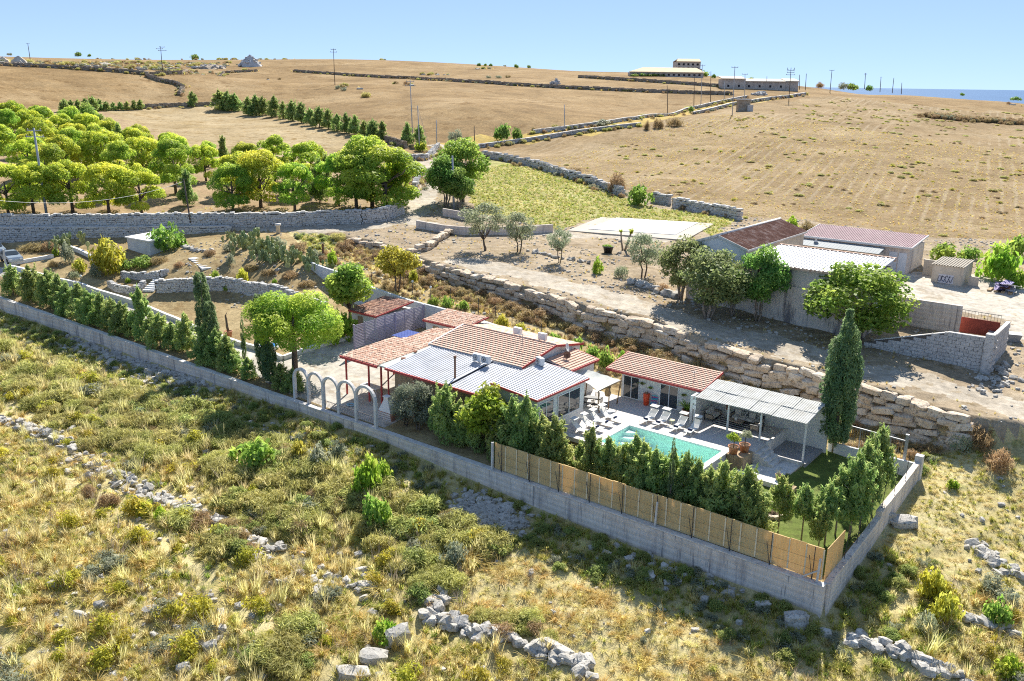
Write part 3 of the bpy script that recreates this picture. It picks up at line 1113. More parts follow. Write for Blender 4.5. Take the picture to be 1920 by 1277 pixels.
G_STRAW = mat_leaf('straw_blades', (.60, .52, .18), (.74, .65, .29), (.80, .73, .42), .35, pscale=.35)
G_GOLD = mat_leaf('golden_blades', (.56, .42, .12), (.70, .54, .18), (.77, .63, .26), .35, pscale=.35)
G_OLIV = mat_leaf('olive_blades', (.32, .35, .07), (.50, .50, .12), (.62, .57, .17), .36, pscale=.35)
G_GREEN = mat_leaf('green_blades', (.18, .27, .05), (.32, .42, .08), (.48, .50, .12), .35, pscale=.35)
S_OLV = mat_leaf('scrub_leaves', (.36, .36, .10), (.54, .52, .17), (.64, .60, .25), .4, pscale=.5)
S_GRN = mat_leaf('green_scrub_leaves', (.28, .35, .11), (.44, .50, .16), (.56, .58, .2), .4, pscale=.5)
COVER = [blades_mesh('grass_clump', G_STRAW, 26, .75, .45, .045, 1), blades_mesh('grass_clump', G_STRAW, 22, .5, .5, .05, 2, droop=.9),
         blades_mesh('grass_clump', G_GOLD, 26, .8, .4, .045, 3), blades_mesh('grass_clump', G_OLIV, 26, .65, .45, .05, 4, droop=.7),
         blades_mesh('grass_clump', G_GREEN, 22, .55, .4, .05, 5),
         make_bush(470, S_OLV, leaf=(.26, .035), dens=105, n=12, h=.85, w=.7, up=1.1, rand=1.0), make_bush(471, S_GRN, leaf=(.22, .045), dens=95, n=12, h=.8, w=.7, up=.8, rand=1.0),
         make_bush(472, L_GREY, leaf=(.18, .05), dens=60, n=10, h=.7, w=.6), make_bush(473, L_DRY, leaf=(.30, .03), dens=70, n=9, h=.8, w=.6, up=1.0),
         make_bush(474, L_YEL, leaf=(.15, .06), dens=60, n=9, h=.8, w=.5, up=1.0),
         blades_mesh('tall_grass', G_STRAW, 34, 1.15, .5, .035, 7, droop=.35), blades_mesh('bent_grass', G_GOLD, 30, .8, .95, .04, 8, droop=1.1), blades_mesh('dead_stems', mat_leaf('dead_stems', (.20, .15, .10), (.32, .25, .18), (.42, .36, .28), .1), 16, 1.1, .55, .022, 9, droop=.2)]


def in_view(x, y, z, pad=60):
    X = x * _cy + y * _sy
    Y = -x * _sy + y * _cy
    Z = z - CAMZ
    cz = Y * _cp - Z * _sp
    cyy = -(Y * _sp + Z * _cp)
    px = X / cz * FPX + 960
    py = cyy / cz * FPX + 638.5
    return (cz > 5) & (px > -pad) & (px < 1920 + pad) & (py > -pad) & (py < 1277 + pad * 2)


def sample(n, x0, x1, y0, y1, rng):
    x = rng.uniform(x0, x1, n)
    y = rng.uniform(y0, y1, n)
    return x, y


patch = sand(3, 5.5, 21)
patch2 = sand(3, 4.0, 22)
patch3 = sand(2, 14.0, 23)


def cover_scrub():
    rng = np.random.default_rng(31)
    N = 150000
    x, y = sample(N, -130, 34, 8, 100, rng)
    dP = sdist(x, y, PROP_POLY)
    k = (dP < -.45) & (sdist(x, y, UP_POLY) < -.6) & in_view(x, y, -3 + 0 * x, 40)
    x, y, dP = x[k], y[k], dP[k]
    strip = (sdist(x, y, Z_STRIP) > 0)
    z = gz(x, y)
    a, b, c = patch(x, y), patch2(x, y), patch3(x, y)
    u = rng.random(len(x))
    idx = np.zeros(len(x), int)
    rightside = x > -13.8
    # shrubby band in the middle of the slope, straw to the right, mixed to the left
    cxs = -x * 0 + (x * _cy + y * _sy) / (-x * _sy + y * _cy)          # across the picture
    mid = np.exp(-((cxs + .17) / .16) ** 2)
    shr = a * .9 + c * .6 + mid * .42 - .12 - np.clip((cxs - .03) / .1, 0, 1) * .55
    idx[:] = np.where(u < .42, 0, np.where(u < .62, 1, np.where(u < .74, 2, 3)))
    g = (b > .0)
    idx[g & (u > .45)] = 3
    idx[(b > .25) & (u > .62)] = 4
    idx[(patch_b(x, y) > .45) & (u < .22)] = 7
    sh = (shr > .25) & (u < .42)
    uu = rng.random(len(x))
    idx[sh] = np.where(uu < .66, 5, np.where(uu < .78, 6, np.where(uu < .88, 7, 8)))[sh]
    flat = sdist(x + patch(x, y) * 2, y + patch2(x, y) * 2, P2([(860, 1075), (1000, 1050), (1150, 1078), (1340, 1165), (1540, 1277), (1150, 1290), (1020, 1200), (900, 1150)])) > 0
    lush = sdist(x + patch(x, y) * 3, y + patch2(x, y) * 3, P2([(-40, 590), (300, 690), (560, 800), (800, 900), (760, 1010), (560, 1010), (420, 930), (240, 860), (-40, 750)])) > 0
    w_ = rng.random(len(x))
    idx[lush & (idx < 4)] = np.where(w_ < .34, 3, np.where(w_ < .52, 4, np.where(w_ < .60, 5, np.where(w_ < .9, 0, 10))))[lush & (idx < 4)]
    idx[(u > .985)] = 9
    idx[flat] = np.where(u < .80, 1, np.where(u < .90, 11, np.where(u < .97, 0, 3)))[flat]
    idx[(uu > .93) & (idx < 4) & ~flat] = 10
    idx[(uu > .86) & (uu <= .93) & (idx < 4)] = 11
    idx[(uu < .03)] = 12
    # dark weeds in the strip of shade at the wall's foot
    foot = (dP > -5) & (~strip)
    idx[foot] = np.where(uu < .025, 6, np.where(uu < .50, 3, np.where(uu < .68, 4, np.where(uu < .80, 0, np.where(uu < .83, 7, 1)))))[foot]
    # the strip behind the villa is dry
    idx[strip] = np.where(uu < .40, 0, np.where(uu < .72, 2, np.where(uu < .94, 8, 1)))[strip]
    sc = rng.uniform(.55, 1.25, len(x))
    sc[flat] *= .7
    sc = np.where(idx >= 5, sc * rng.uniform(.8, 1.7, len(x)), sc)
    sc = np.where(foot & (idx >= 5), np.minimum(sc, .8), sc)
    pale = rightside & (y > 58)
    idx[pale] = np.where(uu < .8, 1, 3)[pale]
    sc[pale] *= .6
    keep = rng.random(len(x)) < np.where(strip, .55, np.where(rightside, .9, .85))
    trackd = np.minimum(pdist(x, y, P2([(620, 480), (760, 545), (900, 590), (1050, 625), (1250, 685)])), 9)
    keep &= ~(strip & (np.abs(trackd) < .5))
    path = pdist(x, y, PATH)
    keep &= ~((path < .55) & (u < .85))
    keep &= rng.random(len(x)) < np.clip(1.0 + 1.5 * patch_b(x, y), .25, 1)
    for ln in ROCKS_PX:
        keep &= ~((pdist(x, y, P2(ln)) < (1.7 if len(ln) == 3 else 1.0)) & (uu < .88))
    sc = np.where(strip, sc * .7, sc)
    bw_ = strip & (pdist(x, y, UP_EDGE[6:19]) < 3.2)
    idx[bw_ & (uu > .74)] = 8
    sc = np.where(bw_, sc * 1.5, sc)
    n = keep.sum()
    tilt = rng.normal(size=(n, 2)) * .16
    scatter('scrub_grass', np.stack([x, y, z], 1)[keep], idx[keep], rng.uniform(0, 6.28, n), sc[keep], COVER, tilt, 'dry grass and low scrub covering the slope outside the wall', 'grass')
    print('scrub', n)


patch_b = sand(3, 1.8, 25)
ROCKS_PX = [[(825, 1120), (800, 1158), (850, 1172), (905, 1190), (960, 1200), (1020, 1222), (1085, 1242), (1110, 1270)], [(1595, 1200), (1640, 1218), (1690, 1240), (1740, 1262), (1800, 1275)],
            [(-10, 785), (60, 806), (130, 838), (190, 880), (245, 912), (330, 945), (395, 975), (450, 1005), (520, 1030)], [(1808, 1158), (1840, 1166), (1890, 1185), (1925, 1200)], [(880, 945), (920, 970), (960, 985)], [(150, 612), (260, 655), (400, 712)], [(700, 1238), (745, 1205)]]
PATH = P2([(110, 900), (200, 940), (300, 1005), (370, 1060), (420, 1130), (520, 1200)])
cover_scrub()


def cover_fields():
    rng = np.random.default_rng(33)
    # meadow
    out = []
    x, y = sample(160000, -125, 30, 60, 260, rng)
    z = gz(x, y)
    k = in_view(x, y, z, 20)
    x, y, z = x[k], y[k], z[k]
    zn = zone_at(x, y)
    u = rng.random(len(x))
    r = np.hypot(x, y)
    dens = np.select([zn == 7, zn == 4, zn == 6, zn == 5, zn == 2, zn == 3, zn == 10, zn == 11], [.8, .16, .20, .4, .05, .06, .05, .5], 0.0)
    roof = (sdist(x, y, [(-61, 52), (-14.5, 52), (-14.5, 69), (-61, 69)]) > 0)
    k = (u < dens) & ~roof
    x, y, z, zn, r = x[k], y[k], z[k], zn[k], r[k]
    u = rng.random(len(x))
    idx = np.select([zn == 7, zn == 6, zn == 3], [np.where(u < .45, 1, np.where(u < .75, 3, 4)), np.where(u < .7, 1, 2), np.where(u < .6, 2, 3)], np.where(u < .6, 2, 0))
    sc = np.select([zn == 7, zn == 6, zn == 2, zn == 10], [.75, .5, .4, .3], .6) * rng.uniform(.6, 1.3, len(x))
    scatter('field_grass', np.stack([x, y, z], 1), idx, rng.uniform(0, 6.28, len(x)), sc, COVER, rng.normal(size=(len(x), 2)) * .12, 'dry grass growing in the fields and the meadow', 'grass')
    print('field', len(x))
    # weed clumps on the stubble
    x, y = sample(60000, -120, 130, 120, 420, rng)
    zn = zone_at(x, y)
    wv = sand(2, 4.0, 41)(x, y) + sand(2, 1.5, 42)(x, y) * .7
    z = gz(x, y)
    k = (zn == 6) & (wv > .34) & in_view(x, y, z, 20) & (rng.random(len(x)) < .38)
    x, y, z = x[k], y[k], z[k]
    n = len(x)
    s = rng.uniform(.35, .9, n)
    sl = np.stack([s * 1.4, s * 1.4, s * .7], 1)
    scatter('field_weeds', np.stack([x, y, z], 1), np.where(rng.random(n) < .3, 5, np.where(rng.random(n) < .5, 8, 9)), rng.uniform(0, 6.28, n), sl, COVER, None, 'low olive and rusty weeds dotted over the stubble field', 'weeds')
    print('weeds', n)


cover_fields()
# ------------------------------------------------------------------ walls
M_CONC = None
b = NB('board_marked_concrete')
p = b.pos()
c = b.ramp(b.noise(p, .7, 6, .7), [(.28, (.60, .52, .44)), (.5, (.74, .65, .56)), (.72, (.80, .72, .63))])
c = b.mix(b.ramp(b.noise(b.mapped(p, (1, 1, .12)), 1.3, 5, .75), [(.50, 0.0), (.66, .75)]), c, (.33, .30, .29))
ln = b.wave(b.mapped(p, (.05, .05, 1)), .7, 2.5, 'Z')
c = b.mix(b.ramp(ln, [(.0, .22), (.10, 0.0)]), c, (.34, .31, .28))
c = b.mix(b.ramp(b.vor(p, 1.6), [(.0, .8), (.06, 0.0)]), c, (.1, .09, .085))
c = b.mix(b.ramp(b.noise(p, .22, 5, .7), [(.35, .55), (.55, 0.0)]), c, (.48, .42, .38))
c = b.mix(b.ramp(b.noise(b.mapped(p, (1, 1, .06)), 2.6, 3, .8), [(.60, 0.0), (.66, .8)]), c, (.24, .22, .22))
M_CONC = b.bsdf(c, .9, .2, b.bump(b.math('ADD', b.noise(p, 7, 5, .7), ln), .5, .04))
M_CAP = mat_plain('wall_cap', (.68, .65, .61), .13, 2.0, .9, .2, 0, .5, (.2, .18, .17))
M_BLUEW = mat_plain('whitewash', (.60, .62, .63), .10, 1.2, .85, .2, 0, .45, (.36, .35, .33))
M_WHITE = mat_plain('white_paint', (.74, .73, .71), .06, 1.5, .7, .3, 0, .25, (.45, .42, .38))
M_BLOCK = mat_rock('concrete_block', (.40, .38, .36), (.54, .52, .49), (.62, .60, .57), 1.1, .5, .35)
M_BOULD = mat_rock('limestone_boulder', (.50, .39, .28), (.66, .55, .42), (.77, .69, .58), .9, .7, .6)
M_STONE = mat_rock('dry_stone', (.42, .41, .39), (.60, .58, .55), (.70, .68, .65), 1.3, .6, .5)
M_STONEB = mat_rock('brown_dry_stone', (.26, .20, .14), (.40, .33, .25), (.54, .47, .38), 1.0, .6, .4)
M_RUBBLE = mat_rock('pale_rubble', (.34, .32, .28), (.50, .47, .42), (.64, .61, .55), 1.4, .6, .4)
M_DARKGAP = mat_plain('wall_core', (.15, .13, .11), .2, 2, .95, .1)
M_IRON = mat_plain('dark_iron', (.055, .055, .06), .1, 3, .6, .4)
M_GALV = mat_plain('galvanised_steel', (.32, .33, .34), .1, 3, .5, .5, .4)


def offset_line(pts, d):
    """the polyline moved d to its left"""
    out = []
    n = len(pts)
    for i in range(n):
        a = Vector(pts[max(i - 1, 0)][:2])
        c_ = Vector(pts[min(i + 1, n - 1)][:2])
        t = (c_ - a).normalized()
        out.append((pts[i][0] - t.y * d, pts[i][1] + t.x * d))
    return out


def wall_mb(mb, pts, tops, bots, th, jit=0.0, rng=RNG):
    L = offset_line(pts, th / 2)
    Rr = offset_line(pts, -th / 2)
    n = len(pts)
    vs, fs = [], []
    for i in range(n):
        j = rng.normal() * jit if jit else 0
        vs += [(L[i][0], L[i][1], bots[i]), (L[i][0], L[i][1], tops[i] + j), (Rr[i][0], Rr[i][1], tops[i] + j), (Rr[i][0], Rr[i][1], bots[i])]
    for i in range(n - 1):
        a, b_ = i * 4, i * 4 + 4
        for k in range(4):
            k2 = (k + 1) % 4
            fs.append((a + k, b_ + k, b_ + k2, a + k2))
    fs.append((0, 1, 2, 3))
    e = (n - 1) * 4
    fs.append((e + 3, e + 2, e + 1, e))
    return mb.add(vs, fs)


def resample(pts, step):
    out = [Vector(pts[0])]
    for i in range(len(pts) - 1):
        a, b_ = Vector(pts[i]), Vector(pts[i + 1])
        n = max(1, int(round((b_ - a).length / step)))
        for k in range(1, n + 1):
            out.append(a.lerp(b_, k / n))
    return out


# front wall of the property
FT = [-1.2, -1.2, -1.2, -.85, 0.0, 1.5, 3.0]
fl = resample([(WALL_F[i][0], WALL_F[i][1], FT[i]) for i in range(len(WALL_F))], 1.2)
t = thing('boundary_wall', 'long grey board-marked concrete wall running along the front of the villa plot', 'wall', (WALL_F[0][0], WALL_F[0][1], -3))
mb = MB()
wall_mb(mb, [(p.x, p.y) for p in fl], [p.z - .06 for p in fl], [min(hz(p.x, p.y - .8), p.z - 1.2) - 1.0 for p in fl], .42, .0)
mb.build('wall_body', M_CONC, t).location = -Vector(t.location)
mb = MB()
wall_mb(mb, [(p.x, p.y) for p in fl], [p.z for p in fl], [p.z - .075 for p in fl], .50, .008)
mb.build('coping', M_CAP, t).location = -Vector(t.location)
# right wall
RW = [(-14.2, 48.56, -1.2), (-14.25, 55, -.95), (-14.3, 58.6, -.82)]
RW2 = [(-14.3, 58.6, -.45), (-14.35, 64, -.3), (-14.4, 68.2, -.12)]
t = thing('side_wall', 'concrete wall with a stepped top descending along the right side of the lawn', 'wall', (-14.3, 48.6, -3))
for nm, seg in (('wall_body', RW), ('raised_wall_body', RW2)):
    s = resample(seg, 1.0)
    mb = MB()
    wall_mb(mb, [(p.x, p.y) for p in s], [p.z for p in s], [p.z - 3.2 for p in s], .40, .015)
    mb.build(nm, M_CONC, t).location = -Vector(t.location)
mb = MB()
mb.box(-14.65, -14.1, 68.22, 68.75, -3, .35)
o = tag(mb.build('gate_pillar', M_CAP, None), 'short square concrete pillar ending the side wall beside the gate', 'pillar')

# low whitewashed wall behind the houses
blue = [tuple(at(*p)) for p in [(575, 488, 5.1), (605, 500, 4.9), (640, 511, 4.6), (668, 523, 4.2), (700, 539, 3.8), (740, 553, 3.5), (771, 563, 3.25), (805, 572, 3.0), (838, 580, 2.8)]] + [(-57.5, 70.2, 2.6), (-49, 69.6, 2.4)]
s = resample(blue, 1.5)
mb = MB()
wall_mb(mb, [(p.x, p.y) for p in s], [p.z for p in s], [p.z - 3.0 for p in s], .32, .01)
tag(mb.build('garden_wall', M_BLUEW), 'pale whitewashed wall stepping down behind the small tiled outbuildings', 'wall')

# white kerb round the dry garden
kp = resample([Vector((p[0], p[1], 0)) for p in KERB[2:]], 1.5)
t = thing('white_kerb', 'low white kerb along the concrete path and round the umbrella pine', 'kerb', (kp[0].x, kp[0].y, hz(kp[0].x, kp[0].y)))
for nm, line in (('path_kerb', kp), ('patio_kerb', resample([Vector((p[0], p[1], 0)) for p in KERB2], 1.5))):
    mb = MB()
    zz = [max(hz(p.x, p.y), hz(p.x - .4, p.y + .5)) for p in line]
    if nm == 'patio_kerb':
        line = [line[0] + (line[1] - line[0]).normalized() * .19] + list(line[1:])
    wall_mb(mb, [(p.x, p.y) for p in line], [z + .36 for z in zz], [z - .5 for z in zz], .36)
    mb.build(nm, M_WHITE, t).location = -Vector(t.location)


# ------------------------------------------------------------------ boulders and dry stone
def boulder_mesh(seed, pw=.55, jit=.10, sub=2):
    bm = bmesh.new()
    bmesh.ops.create_icosphere(bm, subdivisions=sub, radius=1.0)
    r = np.random.default_rng(seed)
    o = Vector(r.uniform(-50, 50, 3))
    for v in bm.verts:
        c_ = v.co
        q = Vector([math.copysign(abs(a) ** pw, a) for a in c_])
        m = max(abs(q.x), abs(q.y), abs(q.z))
        q = q * (.5 / max(m, .6)) * 1.0
        n = mnoise.noise_vector(c_ * 1.1 + o) * jit + mnoise.noise_vector(c_ * 2.7 + o) * jit * .45
        v.co = q + n
    me = bpy.data.meshes.new('boulder')
    bm.to_mesh(me)
    bm.free()
    return me


BOULD = [boulder_mesh(500 + i, pw=.62, jit=.15) for i in range(9)]
ROCKS = [boulder_mesh(520 + i, pw=.75, jit=.17) for i in range(8)]
for m_ in BOULD: m_.materials.append(M_BOULD)
for m_ in ROCKS: m_.materials.append(M_RUBBLE)
ROCKG = []
for m_ in ROCKS:
    q = m_.copy()
    q.materials.clear()
    q.materials.append(M_STONE)
    ROCKG.append(q)


def boulder_wall(name, label, top_pts, courses_of, rng, length=(1.1, 1.9), drop=.62, lean=.16, low_side=1.0, cat='wall', low_off=1.1, msh=None, nm='boulder', depth_=.95, maxn=300):
    """stones laid in courses below the line of their tops; each stone is a part"""
    t = thing(name, label, cat, top_pts[0])
    loc = Vector(t.location)
    P = [Vector(p) for p in top_pts]
    seglen = [(P[i + 1] - P[i]).length for i in range(len(P) - 1)]
    tot = sum(seglen)

    def at_s(s):
        for i, L_ in enumerate(seglen):
            if s <= L_ or i == len(seglen) - 1:
                d = (P[i + 1] - P[i]).normalized()
                return P[i].lerp(P[i + 1], max(0, min(1, s / L_))), d
            s -= L_
    cnt = 0
    msh = msh or BOULD
    for c_ in range(8):
        s = rng.uniform(-.4, .4)
        while s < tot:
            L_ = rng.uniform(*length) * (1 + .1 * c_)
            p, d = at_s(s + L_ / 2)
            out = Vector((d.y, -d.x, 0)).normalized() * low_side
            h = drop * rng.uniform(.8, 1.25)
            ztop = p.z - c_ * drop + rng.uniform(-.14, .16)
            q = p + out * (lean * c_ + rng.uniform(-.22, .22) - .12)
            zb = gz1(q.x + out.x * low_off, q.y + out.y * low_off)
            s += L_ * .97
            if ztop < zb + .05 or cnt >= maxn or rng.random() < .07: continue
            o = place(nm, msh[int(rng.integers(len(msh)))], t, Vector((q.x, q.y, ztop - h / 2)) - loc,
                      Euler((rng.normal() * .12, rng.normal() * .10, math.atan2(d.y, d.x) + rng.normal() * .12 + (math.pi if rng.random() < .5 else 0))))
            o.scale = (L_ * .98, depth_ * rng.uniform(.8, 1.35), h * 1.02)
            cnt += 1
    return t, cnt


rngb = np.random.default_rng(77)
_, n_ = boulder_wall('boulder_wall', 'long retaining wall of big tan limestone boulders below the dirt terrace', [tuple(p) for p in UP_EDGE[6:19]], None, rngb, length=(1.0, 1.85), drop=.62)
print('boulders', n_)
# spur of boulders climbing from the wall to the road
sp = [G(764, 479), G(796, 470), G(820, 452), G(846, 437)]
sp = [p + Vector((0, 0, .85)) for p in sp]
boulder_wall('stone_spur', 'short ridge of tan boulders climbing from the long boulder wall toward the road', sp[::-1], None, rngb, length=(.9, 1.5), drop=.5, low_side=1, low_off=.7, depth_=.8, nm='boulder')


def jbox(rng, c_, sx, sy, sz, ang, j=.12):
    ca, sa = math.cos(ang), math.sin(ang)
    out = []
    for dz in (-1, 1):
        for (dx, dy) in ((-1, -1), (1, -1), (1, 1), (-1, 1)):
            x = dx * sx / 2 * (1 + rng.normal() * j) + rng.normal() * j * sx * .3
            y = dy * sy / 2 * (1 + rng.normal() * j)
            z = dz * sz / 2 * (1 + rng.normal() * j)
            out.append((c_[0] + x * ca - y * sa, c_[1] + x * sa + y * ca, c_[2] + z))
    return out


WALL_LINES = []


def drystone(name, label, line, h, th=.7, size=.42, mat=None, zt=None, zb=None, rng=RNG, cap=None, cat='wall', batter=.12, group=None, ragged=.12, stone_name='stones'):
    """a dry-stone wall: dark core, and stones laid through its thickness"""
    mat = mat or M_STONE
    WALL_LINES.append(line)
    L = resample([Vector((p[0], p[1], 0)) for p in line], size * 2)
    base = [hz(p.x, p.y) for p in L] if zb is None else list(np.interp(np.linspace(0, 1, len(L)), np.linspace(0, 1, len(zb)), zb))
    top = [z + h for z in base] if zt is None else list(np.interp(np.linspace(0, 1, len(L)), np.linspace(0, 1, len(zt)), zt))
    t = thing(name, label, cat, (L[0].x, L[0].y, base[0]), 0, group)
    loc = Vector(t.location)
    mb = MB()
    wall_mb(mb, [(p.x, p.y) for p in L], [z - size * .35 for z in top], [z - .6 for z in base], th * .72)
    mb.build('core', M_DARKGAP, t).location = -loc
    mb = MB()
    cum = [0]
    for i in range(len(L) - 1): cum.append(cum[-1] + (L[i + 1] - L[i]).length)
    xs_ = [p.x for p in L]
    ys_ = [p.y for p in L]
    ch = size * .62
    nrow = int(math.ceil((max(np.array(top) - np.array(base)) + .3) / ch))
    for r_ in range(nrow):
        s = rng.uniform(0, size)
        while s < cum[-1]:
            w = size * rng.uniform(.55, 1.45)
            m = s + w / 2
            x, y = np.interp(m, cum, xs_), np.interp(m, cum, ys_)
            x2, y2 = np.interp(m + .3, cum, xs_), np.interp(m + .3, cum, ys_)
            x1, y1 = np.interp(m - .3, cum, xs_), np.interp(m - .3, cum, ys_)
            ang = math.atan2(y2 - y1, x2 - x1)
            zb_, zt_ = np.interp(m, cum, base), np.interp(m, cum, top)
            z = zt_ - (r_ + .5) * ch + rng.uniform(-.03, .03) + (rng.uniform(-ragged, ragged) if r_ == 0 else 0)
            s += w * 1.02
            if z < zb_ - .25: continue
            f = jbox(rng, (x, y, z), w, th * (1 + batter * (zt_ - z)) * rng.uniform(.93, 1.07), ch * rng.uniform(.85, 1.05), ang)
            mb.hexa(f)
    o = mb.build(stone_name, mat, t)
    o.location = -loc
    o['kind'] = 'stuff'
    if cap:
        mb = MB()
        wall_mb(mb, [(p.x, p.y) for p in L], [z + .10 for z in top], [z - .02 for z in top], th * 1.08, .015)
        mb.build('cap', cap, t).location = -loc
    return t


rngd = np.random.default_rng(88)
M_CAPW = mat_plain('mortar_cap', (.62, .59, .55), .1, 1.5, .9)
drystone('road_wall', 'grey dry-stone wall edging the pine grove on the far side of the road', P2([(-160, 430), (0, 428), (250, 427), (430, 424), (600, 421), (680, 419), (722, 414), (752, 401)]), 2.0, .8, .46, rng=rngd)
u = UP_EDGE
drystone('retaining_wall', 'grey dry-stone wall with a pale cap between the road and the garden', [u[0], u[1], u[2], u[3], u[4]], 1.8, .7, .44, zt=[7.1, 6.95, 6.85, 6.7, 6.6], zb=[4.8, 4.8, 4.75, 4.8, 5.2], rng=rngd, cap=M_CAPW)
drystone('meadow_wall', 'rough tumbled dry-stone wall dividing the green meadow from the ploughed field', P2([(905, 294), (950, 302), (1000, 313), (1060, 332), (1120, 350), (1165, 368)]), 1.5, 1.1, .62, rng=rngd, ragged=.3)
drystone('meadow_wall', 'repaired grey stretch of dry-stone wall right of the meadow bush', P2([(1222, 378), (1255, 383)]), 1.7, 1.1, .6, rng=rngd, ragged=.3)
drystone('meadow_wall', 'neat grey dry-stone wall ending behind the rust-roofed barn', P2([(1262, 388), (1310, 397), (1352, 404), (1385, 412)]), 1.7, 1.1, .6, rng=rngd, ragged=.15)
drystone('lane_wall', 'low white-topped wall along the near side of the grassy lane', P2([(893, 278), (960, 269), (1072, 252), (1200, 236)]), .9, .7, .6, rng=rngd, cap=M_CAPW)
drystone('lane_wall', 'low white-topped wall along the near side of the lane beyond the thorn bushes', P2([(1300, 215), (1370, 198), (1410, 192), (1480, 183), (1510, 178)]), .9, .7, .7, rng=rngd, cap=M_CAPW)
drystone('lane_wall', 'low pale wall on the far side of the grassy lane', P2([(1000, 250), (1060, 243), (1135, 233), (1195, 224), (1285, 208), (1367, 190), (1400, 184)]), .9, .6, .7, rng=rngd, cap=M_CAPW)
drystone('field_wall', 'dark low field wall crossing the brown hillside in front of the slim pole', P2([(550, 134.5), (620, 139), (690, 144), (770, 147.5), (860, 154), (960, 160.5), (1050, 165.5), (1150, 170), (1260, 174.5), (1370, 178)]), 1.3, 1.2, 1.4, mat=M_STONEB, rng=rngd)
drystone('field_wall', 'dark low field wall just below the long tan barn', P2([(1085, 146), (1160, 150.5), (1235, 155), (1290, 159), (1345, 163)]), 1.3, 1.2, 1.4, mat=M_STONEB, rng=rngd)
drystone('field_wall', 'winding low grey wall closing the brown field on the far left', P2([(-60, 119), (0, 122), (75, 126), (150, 130), (215, 134), (275, 140)]), 1.2, 1.0, 1.2, mat=M_STONEB, rng=rngd)
drystone('field_wall', 'winding grey wall curling down from the quarry to the hillside track', P2([(275, 143), (300, 152), (330, 158), (344, 166), (336, 178)]), 1.2, 1.0, .9, mat=M_STONEB, rng=rngd)
drystone('field_wall', 'straight grey wall behind the small conifers at the top of the grove', P2([(270, 203), (330, 200), (400, 198), (470, 200)]), 1.3, .8, .7, mat=M_STONEB, rng=rngd)
drystone('field_wall', 'short stone wall between the conifer row and the road bend', P2([(720, 266), (740, 271), (760, 278)]), 1.6, .8, .6, mat=M_STONEB, rng=rngd)
drystone('roadside_wall', 'curved stone wall in front of the road bend beside the white gatepost', P2([(750, 297), (775, 301), (800, 300), (810, 290), (822, 278)]), 1.3, .7, .45, rng=rngd)
drystone('roadside_wall', 'curved white stone wall beside the upper road below the bend', P2([(763, 312), (780, 316), (789, 326), (784, 340), (777, 356)]), 1.3, .8, .45, rng=rngd)
drystone('garden_terrace_wall', 'tall dark stone wall below the bank right of the white garden steps', P2([(292, 548), (340, 545), (420, 541), (455, 546), (490, 553), (560, 574), (610, 590)]), 1.5, .6, .36, zt=None, rng=rngd)
drystone('planter_wall', 'lower curved stone planter wall left of the white garden steps', P2([(204, 536), (220, 546), (242, 549), (262, 545), (270, 538)]), .8, .5, .32, rng=rngd)
drystone('planter_wall', 'upper stone planter wall left of the white garden steps', P2([(228, 520), (250, 523), (280, 522), (300, 520), (313, 514)]), .8, .5, .32, rng=rngd)
drystone('far_wall', 'grey field wall at the foot of the quarry heaps', P2([(280, 141), (340, 139), (420, 137), (480, 134)]), 1.2, 1.0, 1.2, mat=M_STONEB, rng=rngd)
# poured and block walls by the junction
for lab, px_, h_ in [('low dark grey block wall at the road junction behind the olive trees', [(781, 428), (832, 437), (880, 441), (950, 440), (1008, 437), (1036, 435)], 1.15),
                     ('pale concrete wall at the foot of the leaning roadside pole', [(831, 405), (858, 410), (885, 415)], 1.2)]:
    L = resample([Vector((p[0], p[1], 0)) for p in P2(px_)], 2.0)
    mb = MB()
    wall_mb(mb, [(p.x, p.y) for p in L], [hz(p.x, p.y) + h_ for p in L], [hz(p.x, p.y) - .6 for p in L], .3)
    tag(mb.build('block_wall', M_CONC), lab, 'wall')
# ------------------------------------------------------------------ villa, guest house, pool and terrace
b = NB('terracotta')
p = b.pos()
c = b.ramp(b.noise(p, 2.2, 5, .75), [(.28, (.46, .27, .19)), (.5, (.60, .40, .30)), (.7, (.70, .53, .42))])
c = b.mix(b.math('MULTIPLY', b.rand(), .35), c, (.68, .50, .40))
c = b.mix(b.ramp(b.noise(p, 7, 4, .8), [(.56, 0.0), (.7, .6)]), c, (.28, .20, .15))
c = b.mix(b.ramp(b.noise(p, .55, 6, .8), [(.46, 0.0), (.66, .6)]), c, (.36, .27, .21))
c = b.mix(b.ramp(b.noise(p, 1.7, 5, .8), [(.56, 0.0), (.68, .5)]), c, (.74, .62, .52))
M_TERRA = b.bsdf(c, .85, .2)
b = NB('old_clay_tiles')
p = b.pos()
c = b.ramp(b.vor(p, 4.0, out='Color'), [(.2, (.50, .29, .20)), (.5, (.64, .43, .32)), (.8, (.74, .57, .45))])
c = b.mix(b.ramp(b.noise(p, 3, 5, .8), [(.5, 0.0), (.66, .8)]), c, (.30, .24, .19))
M_CLAY = b.bsdf(c, .9, .15)
b = NB('littered_clay_tiles')
p = b.pos()
c = b.ramp(b.vor(p, 4.0, out='Color'), [(.2, (.44, .22, .14)), (.5, (.58, .34, .24)), (.8, (.66, .46, .34))])
c = b.mix(b.ramp(b.noise(p, 2.2, 5, .85), [(.42, 0.0), (.52, .9)]), c, (.20, .12, .10))
M_CLAYD = b.bsdf(c, .95, .1)
M_METAL = mat_plain('white_roof_sheet', (.47, .48, .51), .16, .55, .45, .4, 0, .55, (.34, .31, .28))
M_RED = mat_plain('red_trim', (.50, .075, .065), .12, 3, .6, .3)
M_SAGE = mat_plain('sage_plaster', (.46, .50, .46), .07, 1.0, .85, .2, 0, .35, (.30, .31, .28))
